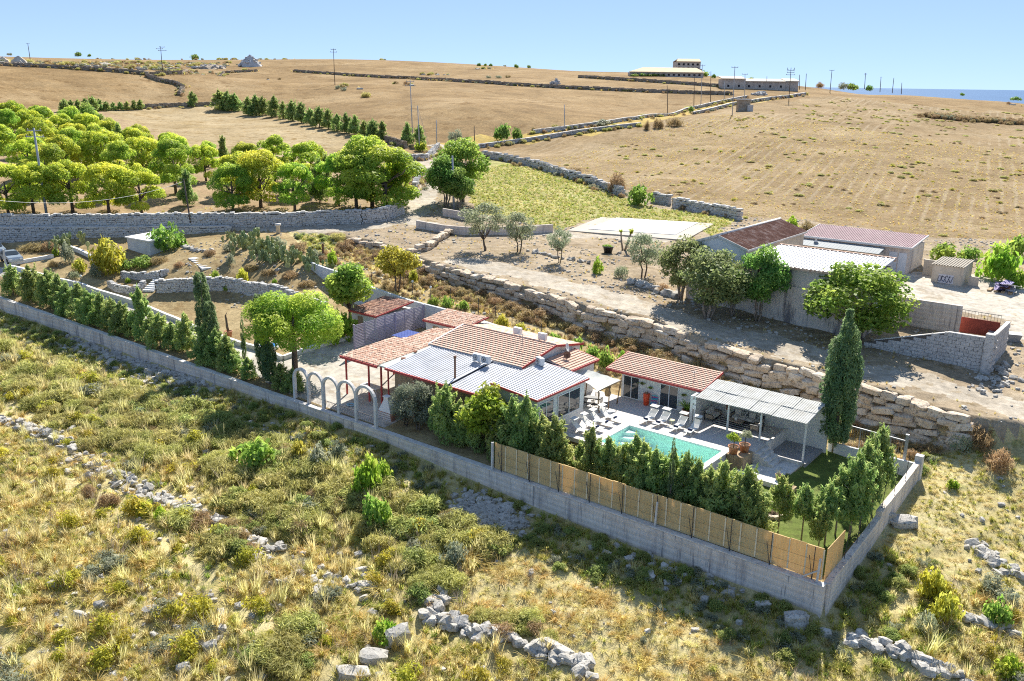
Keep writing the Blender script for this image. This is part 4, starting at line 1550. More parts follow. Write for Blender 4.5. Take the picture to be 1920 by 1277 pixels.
M_PLAST = mat_plain('white_plaster', (.70, .70, .68), .06, .9, .85, .2, 0, .35, (.46, .43, .38))
M_TANW = mat_plain('tan_boarding', (.42, .31, .19), .2, 2.5, .85, .2, 0, .5, (.2, .14, .09))
M_FIBRE = mat_plain('fibre_cement', (.50, .50, .47), .12, 1.4, .9, .15, 0, .55, (.33, .31, .27))
M_FRAME = mat_plain('window_frame', (.76, .77, .78), .04, 2, .45, .4)
M_GREYP = mat_plain('slate_slats', (.36, .32, .40), .14, 3, .7, .3)
M_WOODP = mat_plain('rough_pole', (.27, .18, .105), .25, 5, .85, .2)
M_DARK = mat_plain('black_frame', (.035, .035, .037), .1, 3, .5, .4)
M_CLOTH = mat_plain('canvas', (.58, .58, .53), .10, 2.5, .95, .1, 0, .4, (.40, .38, .33))
M_SLING = mat_plain('sling_fabric', (.72, .69, .63), .05, 3, .9, .1)
M_NAVY = mat_plain('navy_towel', (.035, .05, .11), .1, 5, .95, .05)
M_POT = mat_plain('terracotta_pot', (.48, .225, .13), .16, 4, .85, .2, 0, .4, (.55, .42, .33))
M_SOIL = mat_plain('pot_soil', (.10, .07, .05), .2, 8, 1, .05)
M_AC = mat_plain('ac_casing', (.70, .71, .70), .05, 3, .5, .4)
M_RUST = mat_plain('rusty_steel', (.24, .12, .075), .3, 4, .8, .2)
M_DECK = None
b = NB('deck_boards')
p = b.pos()
c = b.ramp(b.noise(b.mapped(p, (.4, 3, 1)), 1.0, 4, .7), [(.3, (.50, .46, .42)), (.7, (.60, .56, .52))])
gx = b.math('LESS_THAN', b.math('FRACT', b.math('MULTIPLY', b.n('ShaderNodeSeparateXYZ').outputs[1], 1.0)), .0)
sep = b.n('ShaderNodeSeparateXYZ')
b.set(sep.inputs[0], p)
j1 = b.math('LESS_THAN', b.math('FRACT', b.math('MULTIPLY', sep.outputs[1], 3.3)), .06)
c = b.mix(b.math('MULTIPLY', j1, .45), c, (.36, .33, .31))
c = b.mix(b.ramp(b.noise(p, .6, 4, .7), [(.5, 0.0), (.75, .3)]), c, (.45, .42, .39))
M_DECK = b.bsdf(c, .7, .25)
M_COPE = mat_plain('pool_coping', (.73, .71, .68), .05, 2, .7, .3)
M_GRAVEL = mat_rock('pebble_paving', (.24, .23, .23), (.36, .35, .35), (.50, .49, .48), 7, .8, 0)
M_BRICK = mat_plain('red_brick', (.42, .20, .13), .25, 5, .9, .1)
b = NB('window_glass')
M_GLASS = b.bsdf((.035, .045, .05), .04, .9)


def swap(m, P):
    return [(q[1], q[0], q[2]) for q in P] if m else P


def rib_panels(parent, x0, x1, y0, y1, z0, z1, mat, name='roof_panel', pitch=.28, amp=.045, pw=1.12, axis='y', th=.03, jit=0.0, rng=RNG):
    """sheets whose ribs run along y (or along x when axis='x'); z0 at y0, z1 at y1"""
    n = max(1, int(round((x1 - x0) / pw)))
    w = (x1 - x0) / n
    for i in range(n):
        a = x0 + i * w
        prof = []
        k = max(1, int(round(w / pitch)))
        s = w / k
        for j in range(k):
            q = a + j * s
            prof += [(q, 0), (q + s * .55, 0), (q + s * .66, amp), (q + s * .88, amp)]
        prof.append((a + w - .003, 0))
        dz = rng.normal() * jit
        vs = [(x, y0, z0 + h + dz) for x, h in prof] + [(x, y1, z1 + h + dz) for x, h in prof] + [(x, y0, z0 + h - th + dz) for x, h in prof] + [(x, y1, z1 + h - th + dz) for x, h in prof]
        m = len(prof)
        fs = []
        for j in range(m - 1):
            fs += [(j, j + 1, m + j + 1, m + j), (2 * m + j + 1, 2 * m + j, 3 * m + j, 3 * m + j + 1), (j + 1, j, 2 * m + j, 2 * m + j + 1), (m + j, m + j + 1, 3 * m + j + 1, 3 * m + j)]
        if axis == 'x':
            vs = swap(True, vs)
            fs = [f[::-1] for f in fs]
        mb = MB()
        mb.add(vs, fs)
        mb.build(name, mat, parent)


def tile_courses(parent, x0, x1, y0, y1, z0, z1, n, mat, name='tile_course', axis='y', step=.095, pitch=.30, rng=RNG):
    """n overlapping courses; course i lies between y0 (low) and y1 (high)"""
    for i in range(n):
        ya, yb = y0 + (y1 - y0) * i / n, y0 + (y1 - y0) * (i + 1.12) / n
        if i == n - 1: yb = y1
        za, zb = z0 + (z1 - z0) * i / n + step, z0 + (z1 - z0) * (yb - y0) / (y1 - y0) + .004
        k = int(round((x1 - x0) / pitch))
        prof = []
        for j in range(k):
            q = x0 + (x1 - x0) * j / k
            s = (x1 - x0) / k
            prof += [(q, 0), (q + s * .3, .014), (q + s * .6, .014), (q + s * .85, 0)]
        prof.append((x1, 0))
        m = len(prof)
        vs = [(x, ya, za + h) for x, h in prof] + [(x, yb, zb + h) for x, h in prof] + [(x, ya + .005, za - .075) for x, h in prof]
        fs = []
        for j in range(m - 1):
            fs += [(j, j + 1, m + j + 1, m + j), (2 * m + j, 2 * m + j + 1, j + 1, j)]
        if axis == 'x':
            vs = swap(True, vs)
            fs = [f[::-1] for f in fs]
        mb = MB()
        mb.add(vs, fs)
        mb.build(name, mat, parent)


def barrel_tiles(parent, inside, x0, x1, y0, y1, zf, mat, cw=.24, ln=.42, name='tiles', rng=RNG, rise=.075):
    """old half-round clay tiles laid up the slope (along y); zf(x,y) gives the roof plane"""
    mb = MB()
    ny = int((y1 - y0) / ln)
    nx = int((x1 - x0) / cw)
    for i in range(nx):
        x = x0 + (i + .5) * cw
        for j in range(ny):
            ya = y0 + j * ln
            yb = ya + ln * 1.12
            if not inside(x, ya + ln / 2): continue
            dx, dz = rng.normal() * .012, rng.normal() * .008
            r0, r1 = cw * .50, cw * .42
            vs = []
            for (y, r, zz) in ((ya, r0, .035), (yb, r1, .0)):
                for a in (0, 60, 120, 180):
                    ca, sa = math.cos(R(a)), math.sin(R(a))
                    vs.append((x + dx - r * ca, y, zf(x, y) + zz + dz + rise * sa))
            mb.add(vs, [(0, 1, 5, 4), (1, 2, 6, 5), (2, 3, 7, 6), (0, 3, 2, 1)])
    o = mb.build(name, mat, parent)
    o['kind'] = 'stuff'
    return o


def slab(parent, name, pts, mat, th=.12):
    """a roof slab under coverings: pts (x,y,z) counter-clockwise"""
    mb = MB()
    n = len(pts)
    mb.add([(x, y, z - th) for x, y, z in pts] + [tuple(q) for q in pts], [tuple(range(n))[::-1], tuple(range(n, 2 * n))] + [(i, (i + 1) % n, n + (i + 1) % n, n + i) for i in range(n)])
    return mb.build(name, mat, parent)


def wall_poly(mb, P, th, nrm):
    """upright wall panel: P list of (x,y,z) outline, thickened by th along -nrm"""
    n = len(P)
    nr = Vector(nrm) * th
    A = [Vector(q) for q in P]
    B = [q - nr for q in A]
    return mb.add(A + B, [tuple(range(n)), tuple(range(n, 2 * n))[::-1]] + [((i + 1) % n, i, n + i, n + (i + 1) % n) for i in range(n)])


def window_x(parent, x, y0, y1, z0, z1, panes=2, face=1, name='window', fr=.07, glass=None):
    """window in a wall facing +x (face=1)"""
    mb = MB()
    d = .05 * face
    xa, xb = sorted((x, x + d))
    mb.box(xa, xb, y0, y1, z0, z0 + fr).box(xa, xb, y0, y1, z1 - fr, z1)
    w = (y1 - y0 - fr) / panes
    for k in range(panes + 1):
        mb.box(xa, xb, y0 + k * w, y0 + k * w + fr, z0 + fr, z1 - fr)
    f = mb.build(name, M_FRAME, parent)
    for k in range(panes):
        g = MB()
        xa, xb = sorted((x + .012 * face, x + .02 * face))
        g.box(xa, xb, y0 + k * w + fr, y0 + (k + 1) * w, z0 + fr, z1 - fr)
        g.build('pane', glass or M_GLASS, f)
    return f


def window_y(parent, y, x0, x1, z0, z1, panes=2, name='window', fr=.07, glass=None):
    """window in a wall facing -y"""
    mb = MB()
    ya, yb = y - .05, y
    mb.box(x0, x1, ya, yb, z0, z0 + fr).box(x0, x1, ya, yb, z1 - fr, z1)
    w = (x1 - x0 - fr) / panes
    for k in range(panes + 1):
        mb.box(x0 + k * w, x0 + k * w + fr, ya, yb, z0 + fr, z1 - fr)
    f = mb.build(name, M_FRAME, parent)
    for k in range(panes):
        g = MB()
        g.box(x0 + k * w + fr, x0 + (k + 1) * w, y - .022, y - .012, z0 + fr, z1 - fr)
        g.build('pane', glass or M_GLASS, f)
    return f


# --- guest house
gh = thing('guest_house', 'white guest house by the pool with two glazed sliding doors under a terracotta roof', 'house')
mb = MB()
mb.box(-39.2, -31.4, 66.0, 69.0, -.6, 2.45)
mb.add([(-31.4, 66, 2.45), (-31.4, 69, 2.45), (-31.4, 69, 3.1)], [(0, 1, 2)])
mb.add([(-39.2, 66, 2.45), (-39.2, 69, 3.1), (-39.2, 69, 2.45)], [(0, 1, 2)])
mb.build('wall', M_PLAST, gh)
mb = MB()
slabp = [(-40.4, 65.35, 2.55), (-31.05, 65.35, 2.55), (-31.05, 69.1, 3.22), (-40.4, 69.1, 3.22)]
slab(gh, 'roof', slabp, M_PLAST, .1)
tile_courses(gh, -40.42, -31.03, 65.33, 69.12, 2.56, 3.23, 12, M_TERRA)
mb = MB()
mb.box(-40.42, -31.0, 65.22, 65.32, 2.40, 2.60)
mb.beam((-31.0, 65.3, 2.5), (-31.0, 69.1, 3.2), .06, .2).beam((-40.45, 65.3, 2.5), (-40.45, 69.1, 3.2), .06, .2)
mb.build('gutter', M_RED, gh)
for x0, x1 in ((-39.0, -37.35), (-35.3, -33.5)):
    window_y(gh, 65.99, x0, x1, .05, 2.12, 2, 'sliding_door')
mb = MB()
mb.tube([(-31.25, 65.6, 2.4), (-31.25, 65.9, 2.2), (-31.25, 65.9, 0)], .045, 6)
mb.build('downpipe', M_RED, gh)
mb = MB()
mb.beam((-32.6, 66.9, 2.8), (-32.6, 66.9, 3.6), .03).beam((-32.95, 66.9, 3.45), (-32.25, 66.9, 3.45), .02).beam((-32.6, 66.6, 3.5), (-32.6, 67.2, 3.5), .02)
tag(mb.build('tv_antenna', M_GALV), 'small white aerial standing on the guest house roof', 'antenna')

# --- pergola terrace
pg = thing('pergola', 'grey corrugated lean-to roof on slim white posts over the outdoor lounge', 'pergola')
rib_panels(pg, -30.8, -21.5, 63.7, 65.7, 2.50, 2.78, M_FIBRE, 'roof_sheet', .19, .03, .93, jit=.012)
rib_panels(pg, -30.8, -21.5, 65.55, 67.6, 2.80, 3.06, M_FIBRE, 'roof_sheet', .19, .03, .93, jit=.012)
for (x, y, z) in ((-31.0, 64.15, 0), (-28.08, 64.25, 0), (-25.29, 64.2, 0), (-21.84, 64.6, -.95)):
    mb = MB()
    mb.beam((x, y, z), (x, y, 2.42), .13)
    mb.build('post', M_WHITE, pg)
mb = MB()
mb.box(-30.8, -21.5, 64.15, 64.25, 2.36, 2.48).box(-30.8, -21.5, 67.25, 67.35, 2.86, 2.97)
mb.build('beam', M_WHITE, pg)
mb = MB()
mb.box(-31.35, -21.2, 67.75, 68.0, -1.4, 2.75)
mb.box(-21.2, -14.7, 68.35, 68.55, -2, -.35)
mb.box(-31.38, -31.16, 64.0, 67.74, -.5, 2.4)
tag(mb.build('terrace_wall', M_PLAST), 'white plastered wall closing the back of the lounge terrace', 'wall')

# --- deck and pool
mb = MB()
x0, x1, y0, y1 = POOL
mb.box(-38.8, x0 - .42, 55.1, 65.98, -.35, 0)
mb.box(x0 - .42, -26.15, y1 + .42, 65.98, -.35, 0)
mb.box(-26.15, -24.6, 61.75, 67.74, -.95, 0)
mb.box(-31.15, -26.15, 65.98, 67.74, -.35, 0)
mb.box(-42.6, -38.8, 59.32, 65.98, -.35, -.004)
tag(mb.build('pool_deck', M_DECK), kind='structure')
pl = thing('swimming_pool', 'rectangular turquoise swimming pool with a pale coping and corner steps', 'pool')
mb = MB()
for (a, b_, c_, d_) in ((x0 - .42, x1 + .46, y1, y1 + .42), (x0 - .42, x1 + .46, y0 - .42, y0), (x0 - .42, x0, y0, y1), (x1, x1 + .46, y0, y1)):
    mb.box(a, b_, c_, d_, -.06, .03)
mb.build('coping', M_COPE, pl)
M_PTILE = mat_plain('pool_plaster', (.66, .86, .80), .05, 1, .6, .3)
mb = MB()
mb.box(x0, x1, y0, y1, -1.6, -1.45)
mb.box(x0 - .3, x0, y0 - .3, y1 + .3, -1.6, -.061).box(x1, x1 + .42, y0 - .3, y1 + .3, -1.6, -.061).box(x0, x1, y0 - .3, y0, -1.6, -.061).box(x0, x1, y1, y1 + .3, -1.6, -.061)
mb.build('basin', M_PTILE, pl)
mb = MB()
mb.box(x1 + .42, x1 + .44, y0 - .42, y1 + .42, -1.8, -.065)
mb.box(x0 - .4, x1 + .44, y0 - .44, y0 - .42, -1.8, -.065)
mb.build('outer_wall', M_BLUEW, pl)
M_STEPW = mat_plain('pool_steps_white', (.80, .82, .80), .03, 1, .6)
for k in range(4):
    r_ = .9 + .55 * k
    mb = MB()
    pts = [(x0, y1)] + [(x0 + r_ * math.sin(a), y1 - r_ * math.cos(a)) for a in np.linspace(0, math.pi / 2, 7)]
    mb.poly(pts, -1.45, -.30 - .27 * k)
    mb.build('step', M_STEPW, pl)
b = NB('pool_water')
p = b.pos()
tr = b.n('ShaderNodeBsdfTransparent')
tr.inputs[0].default_value = (.84, .98, .95, 1)
gl = b.n('ShaderNodeBsdfGlossy')
gl.inputs['Roughness'].default_value = .03
nr = b.bump(b.noise(p, 2.5, 3, .6), .12, .05)
b.set(gl.inputs['Normal'], nr)
fr = b.n('ShaderNodeFresnel')
fr.inputs[0].default_value = 1.33
b.set(fr.inputs['Normal'], nr)
mx = b.n('ShaderNodeMixShader')
b.set(mx.inputs[0], b.math('MULTIPLY', fr.outputs[0], .8))
b.t.links.new(tr.outputs[0], mx.inputs[1])
b.t.links.new(gl.outputs[0], mx.inputs[2])
b.t.links.new(mx.outputs[0], b.out.inputs[0])
mb = MB()
mb.add([(x0, y0, -.13), (x1, y0, -.13), (x1, y1, -.13), (x0, y1, -.13)], [(0, 1, 2, 3)])
mb.build('water', b.m, pl)
mb = MB()
mb.lathe([(.09, 0), (.09, .03), (0, .03)], (x1 + .46, 58.2, -.5), 10)
# terracotta pots stand on a boarded box
mb = MB()
mb.box(-26.1, -24.75, 60.05, 61.7, -1.5, -.005)
bx = mb.build('pot_stand', M_TANW)
tag(bx, 'board-clad plinth at the pool corner under the two terracotta pots', 'plinth')
for k in range(7):
    mb = MB()
    mb.box(-26.08 + k * .19, -25.9 + k * .19, 60.02, 60.046, -1.4, -.03)
    mb.build('board', M_TANW, bx)
# stairs down from the deck and lower paving
st = thing('terrace_steps', 'grey concrete steps dropping from the deck to the pebble paving', 'steps')
for k in range(4):
    mb = MB()
    mb.box(-24.6 + k * .36, -24.6 + (k + 1) * .36 - .004, 61.9, 63.8, -1.15, -.17 - k * .2)
    mb.build('step', M_CAP, st)
mb = MB()
mb.box(-24.6, -24.42, 63.82, 67.7, -1.1, .16)
mb.box(-24.4, -21.6, 63.82, 64.0, -1.2, -.74)
tag(mb.build('step_kerb', M_CAP), 'low grey kerb wall between the deck and the pebble paving', 'kerb')
mb = MB()
mb.box(-24.4, -21.4, 64.0, 67.74, -1.25, -.86)
tag(mb.build('pebble_paving', M_GRAVEL), kind='structure')
mb = MB()
mb.box(-24.7, -22.0, 60.0, 61.88, -1.3, -.99)
mb.box(-23.15, -21.7, 61.88, 63.8, -1.3, -.99)
tag(mb.build('paved_landing', M_CAP), kind='structure')
mb = MB()
mb.box(-25.1, -21.6, 59.3, 59.95, -1.35, -.97)
tag(mb.build('white_bench_slab', M_COPE), 'white slab bench edging the landing above the sleeper steps', 'bench')
M_SLEEP = mat_plain('pale_sleepers', (.56, .46, .36), .15, 4, .85, .15)
for k, lab in enumerate(('pale timber sleeper forming the top step to the lawn', 'pale timber sleeper forming the middle step to the lawn', 'pale timber sleeper forming the bottom step to the lawn')):
    mb = MB()
    mb.box(-25.2, -23.2 - k * .15, 58.5 - k * .75, 58.85 - k * .75, -1.6, -1.08 - k * .1)
    tag(mb.build('timber_sleeper', M_SLEEP), lab, 'step')
mb = MB()
for k in range(7):
    mb.box(-21.58 + k * .16, -21.44 + k * .16, 59.3, 60.0, -1.35, -1.0)
o = mb.build('wooden_grate', M_TANW)
tag(o, 'small slatted wooden grate beside the white slab bench', 'grate')

# --- main house
mh = thing('villa', 'main villa with a terracotta ridge roof and long white corrugated lean-to roofs', 'house')
mb = MB()
mb.box(-54.9, -44.5, 58.05, 67.0, -.8, 3.5)
wall_poly(mb, [(-44.47, 58.05, 3.3), (-44.47, 67.0, 3.3), (-44.47, 67.0, 3.62), (-44.47, 62.75, 4.4), (-44.47, 58.05, 3.52)], .2, (1, 0, 0))
wall_poly(mb, [(-54.93, 58.05, 3.3), (-54.93, 58.05, 3.52), (-54.93, 62.75, 4.4), (-54.93, 67.0, 3.62), (-54.93, 67.0, 3.3)], .2, (-1, 0, 0))
mb.build('wall', M_PLAST, mh)
slab(mh, 'roof', [(-55.1, 57.9, 3.58), (-44.25, 57.9, 3.58), (-44.25, 62.75, 4.48), (-55.1, 62.75, 4.48)], M_PLAST, .1)
slab(mh, 'back_roof', [(-55.1, 62.76, 4.48), (-44.25, 62.76, 4.48), (-44.25, 67.2, 3.7), (-55.1, 67.2, 3.7)], M_CLAY, .1)
tile_courses(mh, -55.12, -44.23, 57.88, 62.76, 3.59, 4.49, 14, M_TERRA)
mb = MB()
mb.tube([(-55.12, 62.8, 4.54), (-44.23, 62.8, 4.54)], .11, 6)
mb.build('ridge', M_CLAY, mh)
mb = MB()
mb.beam((-44.2, 57.85, 3.56), (-44.2, 62.76, 4.47), .07, .2).beam((-44.2, 62.76, 4.47), (-44.2, 67.2, 3.68), .07, .2)
mb.build('red_verge', M_RED, mh)
mb = MB()
mb.beam((-55.15, 57.85, 3.6), (-55.15, 62.76, 4.5), .16, .18)
mb.build('white_verge', M_WHITE, mh)
# lean-to under the white sheets
mb = MB()
mb.box(-54.4, -43.3, 52.7, 58.0, -1.3, 2.75)
mb.build('front_wall', M_TANW, mh)
rib_panels(mh, -54.75, -47.62, 51.95, 57.95, 2.86, 3.52, M_METAL, 'roof_panel', .30, .05, 1.19)
rib_panels(mh, -47.45, -43.3, 51.95, 57.95, 2.78, 3.46, M_METAL, 'roof_panel', .30, .05, 1.04)
mb = MB()
mb.beam((-47.53, 51.95, 2.93), (-47.53, 57.95, 3.60), .2, .05)
mb.build('ridge_cap', M_METAL, mh)
slab(mh, 'flat_strip', [(-55.75, 52.1, 2.84), (-54.76, 52.1, 2.84), (-54.76, 60, 3.45), (-55.75, 62.5, 3.36)], M_SAGE, .12)
mb = MB()
mb.box(-54.78, -43.3, 51.83, 51.94, 2.66, 2.86)
mb.build('gutter', M_RED, mh)
for x in (-53.9, -52.2, -50.6, -48.9):
    window_y(mh, 52.69, x, x + .95, -.9, 1.3, 1, 'door', .08)
for x in (-54.6, -51.5, -48.0):
    mb = MB()
    mb.beam((x, 52.1, -1.2), (x, 52.1, 2.68), .11)
    mb.build('post', M_RED, mh)
# old tiled porch
inside = lambda x, y: sdist(np.array([x]), np.array([y]), [(-60.5, 51.9), (-55.7, 51.9), (-55.6, 62.4), (-57.4, 64.2), (-59.3, 63.0), (-59.5, 58.9), (-60.6, 58.6)])[0] > .03
zf = lambda x, y: 2.82 + (y - 51.9) * .043
pr = thing('tiled_porch', 'open porch with an old clay tile roof and red posts left of the villa', 'porch')
slab(pr, 'roof', [(x, y, zf(x, y) - .02) for x, y in [(-60.5, 51.9), (-55.77, 51.9), (-55.77, 62.4), (-57.4, 64.2), (-59.3, 63.0), (-59.5, 58.9), (-60.6, 58.6)]], M_TANW, .1)
barrel_tiles(pr, inside, -60.6, -55.7, 51.9, 64.2, zf, M_CLAY)
mb = MB()
mb.box(-60.6, -55.7, 51.78, 51.88, 2.62, 2.84)
mb.build('gutter', M_RED, pr)
for x, y in ((-60.2, 52.2), (-57.2, 52.2), (-60.2, 58.2), (-55.6, 52.2)):
    mb = MB()
    mb.beam((x, y, hz(x, y) - .1), (x, y, zf(x, y) - .12), .13)
    mb.build('post', M_RED, pr)
# sunroom
sr = thing('sunroom', 'sage green sunroom with big windows under a white ribbed roof near the pool', 'extension')
mb = MB()
mb.box(-43.05, -38.85, 52.75, 59.3, -1.6, 3.36)
wall_poly(mb, [(-43.05, 52.745, 3.36), (-38.85, 52.745, 3.36), (-38.85, 52.745, 3.42), (-43.05, 52.745, 3.8)], .15, (0, -1, 0))
mb.build('wall', M_SAGE, sr)
mb = MB()
mb.box(-38.85, -38.80, 52.75, 59.3, -1.6, 3.36)
mb.build('window_wall', M_PLAST, sr)
rib_panels(sr, 52.45, 59.6, -43.25, -38.55, 3.90, 3.50, M_METAL, 'roof_panel', .30, .05, 1.19, axis='x')
mb = MB()
mb.beam((-38.52, 52.4, 3.42), (-38.52, 59.6, 3.42), .08, .16)
mb.beam((-43.25, 52.42, 3.82), (-38.55, 52.42, 3.42), .07, .18)
mb.build('red_trim', M_RED, sr)
for y0_, y1_ in ((52.95, 54.95), (55.5, 58.7)):
    window_x(sr, -38.79, y0_, y1_, 1.0, 2.95, 2)
# annex
an = thing('annex', 'small tiled annex with red verges behind the sunroom', 'extension')
mb = MB()
mb.box(-44.3, -41.95, 61.5, 65.6, -.5, 2.9)
mb.build('wall', M_PLAST, an)
slab(an, 'roof', [(-44.3, 61.4, 3.52), (-41.6, 61.4, 3.02), (-41.6, 65.7, 3.02), (-44.3, 65.7, 3.52)], M_PLAST, .1)
tile_courses(an, 61.38, 65.72, -41.58, -44.3, 3.03, 3.53, 8, M_TERRA, axis='x')
mb = MB()
mb.box(-41.6, -41.48, 61.36, 65.75, 2.9, 3.08)
mb.beam((-44.3, 65.76, 3.52), (-41.5, 65.76, 3.02), .07, .16)
mb.build('red_verge', M_RED, an)
mb = MB()
mb.box(-44.25, -42.6, 59.75, 61.35, 2.2, 3.2)
mb.build('low_wall', M_PLAST, an)
slab(an, 'lower_roof', [(-44.25, 59.7, 3.28), (-42.5, 59.7, 3.22), (-42.5, 61.35, 3.22), (-44.25, 61.35, 3.28)], mat_plain('plum_sheet', (.25, .09, .10), .15, 3, .7), .06)
mb = MB()
mb.lathe([(.02, 0), (.16, .02), (.28, .08), (.33, .16), (.31, .16), (.0, .03)], (0, 0, 0), 12)
mb.tube([(0, 0, 0), (0, 0, -.4)], .03, 5)
o = mb.build('satellite_dish', M_RUST, None, (-43.2, 63.1, 3.75), (R(70), 0, R(30)))
tag(o, 'small rusty dish lying on the annex tiles', 'dish')

# outbuildings
for nm, lab, (xa, xb, ya, yb), (za, zb), zg, mt in (('tool_shed', 'small white shed with a leaf-littered clay tile roof behind the slatted screen', (-72.6, -68.2, 63.6, 69.2), (2.9, 3.5), .2, M_CLAYD),
                                                  ('laundry_house', 'small white outbuilding with a clay tile roof between screen and villa', (-63.5, -57.8, 65.8, 69.7), (2.95, 3.4), -.3, M_CLAY)):
    t = thing(nm, lab, 'outbuilding')
    mb = MB()
    mb.box(xa + .2, xb - .2, ya + .25, yb - .1, zg, za - .12)
    mb.build('wall', M_PLAST, t)
    zz = lambda x, y, ya=ya, yb=yb, za=za, zb=zb: za + (zb - za) * (y - ya) / (yb - ya)
    slab(t, 'roof', [(xa, ya, za - .02), (xb, ya, za - .02), (xb, yb, zb - .02), (xa, yb, zb - .02)], M_TANW, .1)
    barrel_tiles(t, lambda x, y: True, xa, xb, ya, yb, zz, mt)
    mb = MB()
    mb.box(xa, xb, ya - .1, ya - .01, za - .16, za + .03)
    mb.beam((xb + .03, ya, za), (xb + .03, yb, zb), .07, .14)
    mb.build('red_edge', M_RED, t)
    mb = MB()
    mb.box(xa + 1.2, xa + 2.0, ya + .2, ya + .26, zg + .3, za - .5)
    mb.build('door', M_TANW, t)

# slatted screen
sc_ = thing('slatted_screen', 'tall slate-purple slatted screen fence between porch and outbuildings', 'screen')
ys_ = np.linspace(59.9, 70.2, 8)
zb_ = lambda y: .25 + (y - 59.9) * .02
for i, y in enumerate(ys_):
    mb = MB()
    w = .16 if i in (0, 4, 7) else .07
    mb.box(-67.65 - w / 2, -67.65 + w / 2, y - w / 2, y + w / 2, zb_(y) - .3, zb_(y) + 2.62)
    mb.build('post', M_GREYP, sc_)
for i in range(7):
    for k in range(15):
        z = zb_(ys_[i]) + .12 + k * .165
        mb = MB()
        mb.box(-67.62, -67.585, ys_[i] + .085, ys_[i + 1] - .085, z, z + .095)
        mb.build('slat', M_GREYP, sc_)
M_BLUES = mat_plain('blue_sheet', (.06, .12, .42), .1, 3, .5, .4)
t = thing('blue_cover', 'blue ribbed plastic cover lying behind the slatted screen', 'cover')
rib_panels(t, -66.6, -64.6, 64.2, 66.6, 1.0, 1.1, M_BLUES, 'sheet', .25, .05, 1.0)
mb = MB()
mb.box(-66.5, -64.7, 64.4, 66.4, .1, .96)
mb.build('tank', M_WHITE, t)

# air conditioners
def ac_unit(label, x, y, z, rz):
    t = thing('air_conditioner', label, 'air conditioner', (x, y, z), rz, 'air conditioner outdoor units on the villa roofs')
    mb = MB()
    mb.box(-.42, .42, -.17, .17, .08, .70)
    mb.build('casing', M_AC, t)
    mb = MB()
    mb.lathe([(.24, 0), (.24, .012), (.2, .012)], (0, 0, 0), 16)
    mb.lathe([(.06, 0), (.06, .02), (0, .02)], (0, 0, 0), 10)
    for k in range(4):
        a = k * math.pi / 4
        mb.beam((-.22 * math.cos(a), -.22 * math.sin(a), .012), (.22 * math.cos(a), .22 * math.sin(a), .012), .012)
    o = mb.build('fan_grille', M_DARK, t, (-.1, -.173, .39), (R(90), 0, 0))
    mb = MB()
    for sx in (-.3, .3):
        mb.beam((sx, -.2, .04), (sx, .2, .04), .05, .08)
    mb.build('foot', M_GALV, t)


ac_unit('white air conditioner unit, left one of the pair on the metal roof', -48.5, 57.0, 3.52, 0)
ac_unit('white air conditioner unit, right one of the pair on the metal roof', -47.45, 56.9, 3.56, 0)
ac_unit('white air conditioner unit at the back corner of the sunroom roof', -42.95, 58.7, 3.9, R(-20))
ac_unit('white air conditioner unit behind the ridge, left one', -49.2, 63.6, 4.4, R(180))
ac_unit('white air conditioner unit behind the ridge, right one', -46.4, 63.7, 4.36, R(180))
t = thing('flue_pipe', 'rusty flue pipe rising through the white corrugated roof', 'chimney', (-47.9, 53.4, 2.9))
mb = MB()
mb.tube([(0, 0, 0), (0, 0, 1.95)], .085, 10)
mb.build('pipe', M_RUST, t)
mb = MB()
mb.lathe([(.0, 2.06), (.13, 2.06), (.13, 1.9), (.09, 1.9)], (0, 0, 0), 10)
mb.build('cowl', M_RUST, t)
for q, (x, y) in enumerate(((-55.3, 56.2), (-55.2, 58.6), (-54.9, 54.3))):
    mb = MB()
    for j in range(2): mb.cbox((0, j * .12 - .06, .06 + j * .05), (.4, .11, .1))
    o = mb.build('loose_bricks', M_BRICK, None, (x, y, 2.86 + (y - 52.1) * .077), .4 * q)
    tag(o, ['loose red bricks in the middle of the flat grey roof strip', 'loose red bricks at the upper end of the flat grey roof strip', 'loose red bricks at the lower end of the flat grey roof strip'][q], 'bricks')
# satellite dish by the ridge
t = thing('satellite_dish', 'grey satellite dish on an arm at the gable of the villa', 'dish', (-44.0, 64.0, 3.55))
mb = MB()
mb.beam((0, 0, -.3), (0, 0, .5), .05).beam((0, 0, .2), (-.5, 0, .2), .04)
mb.build('arm', M_GALV, t)
mb = MB()
mb.lathe([(.0, .0), (.2, .02), (.36, .07), (.44, .13), (.42, .13), (.0, .03)], (0, 0, 0), 16)
mb.build('bowl', M_AC, t, (0.05, 0, .55), (R(75), 0, R(110)))
t = thing('tv_antenna', 'thin white aerial standing on the right end of the ridge roof', 'antenna', (-46.8, 61.2, 4.15))
mb = MB()
mb.beam((0, 0, 0), (0, 0, 1.3), .035)
mb.build('mast', M_GALV, t)
mb = MB()
mb.beam((-.45, 0, 1.2), (.45, 0, 1.2), .03)
for k in range(5): mb.beam((-.4 + k * .2, -.22, 1.2), (-.4 + k * .2, .22, 1.2), .02)
mb.build('elements', M_GALV, t)
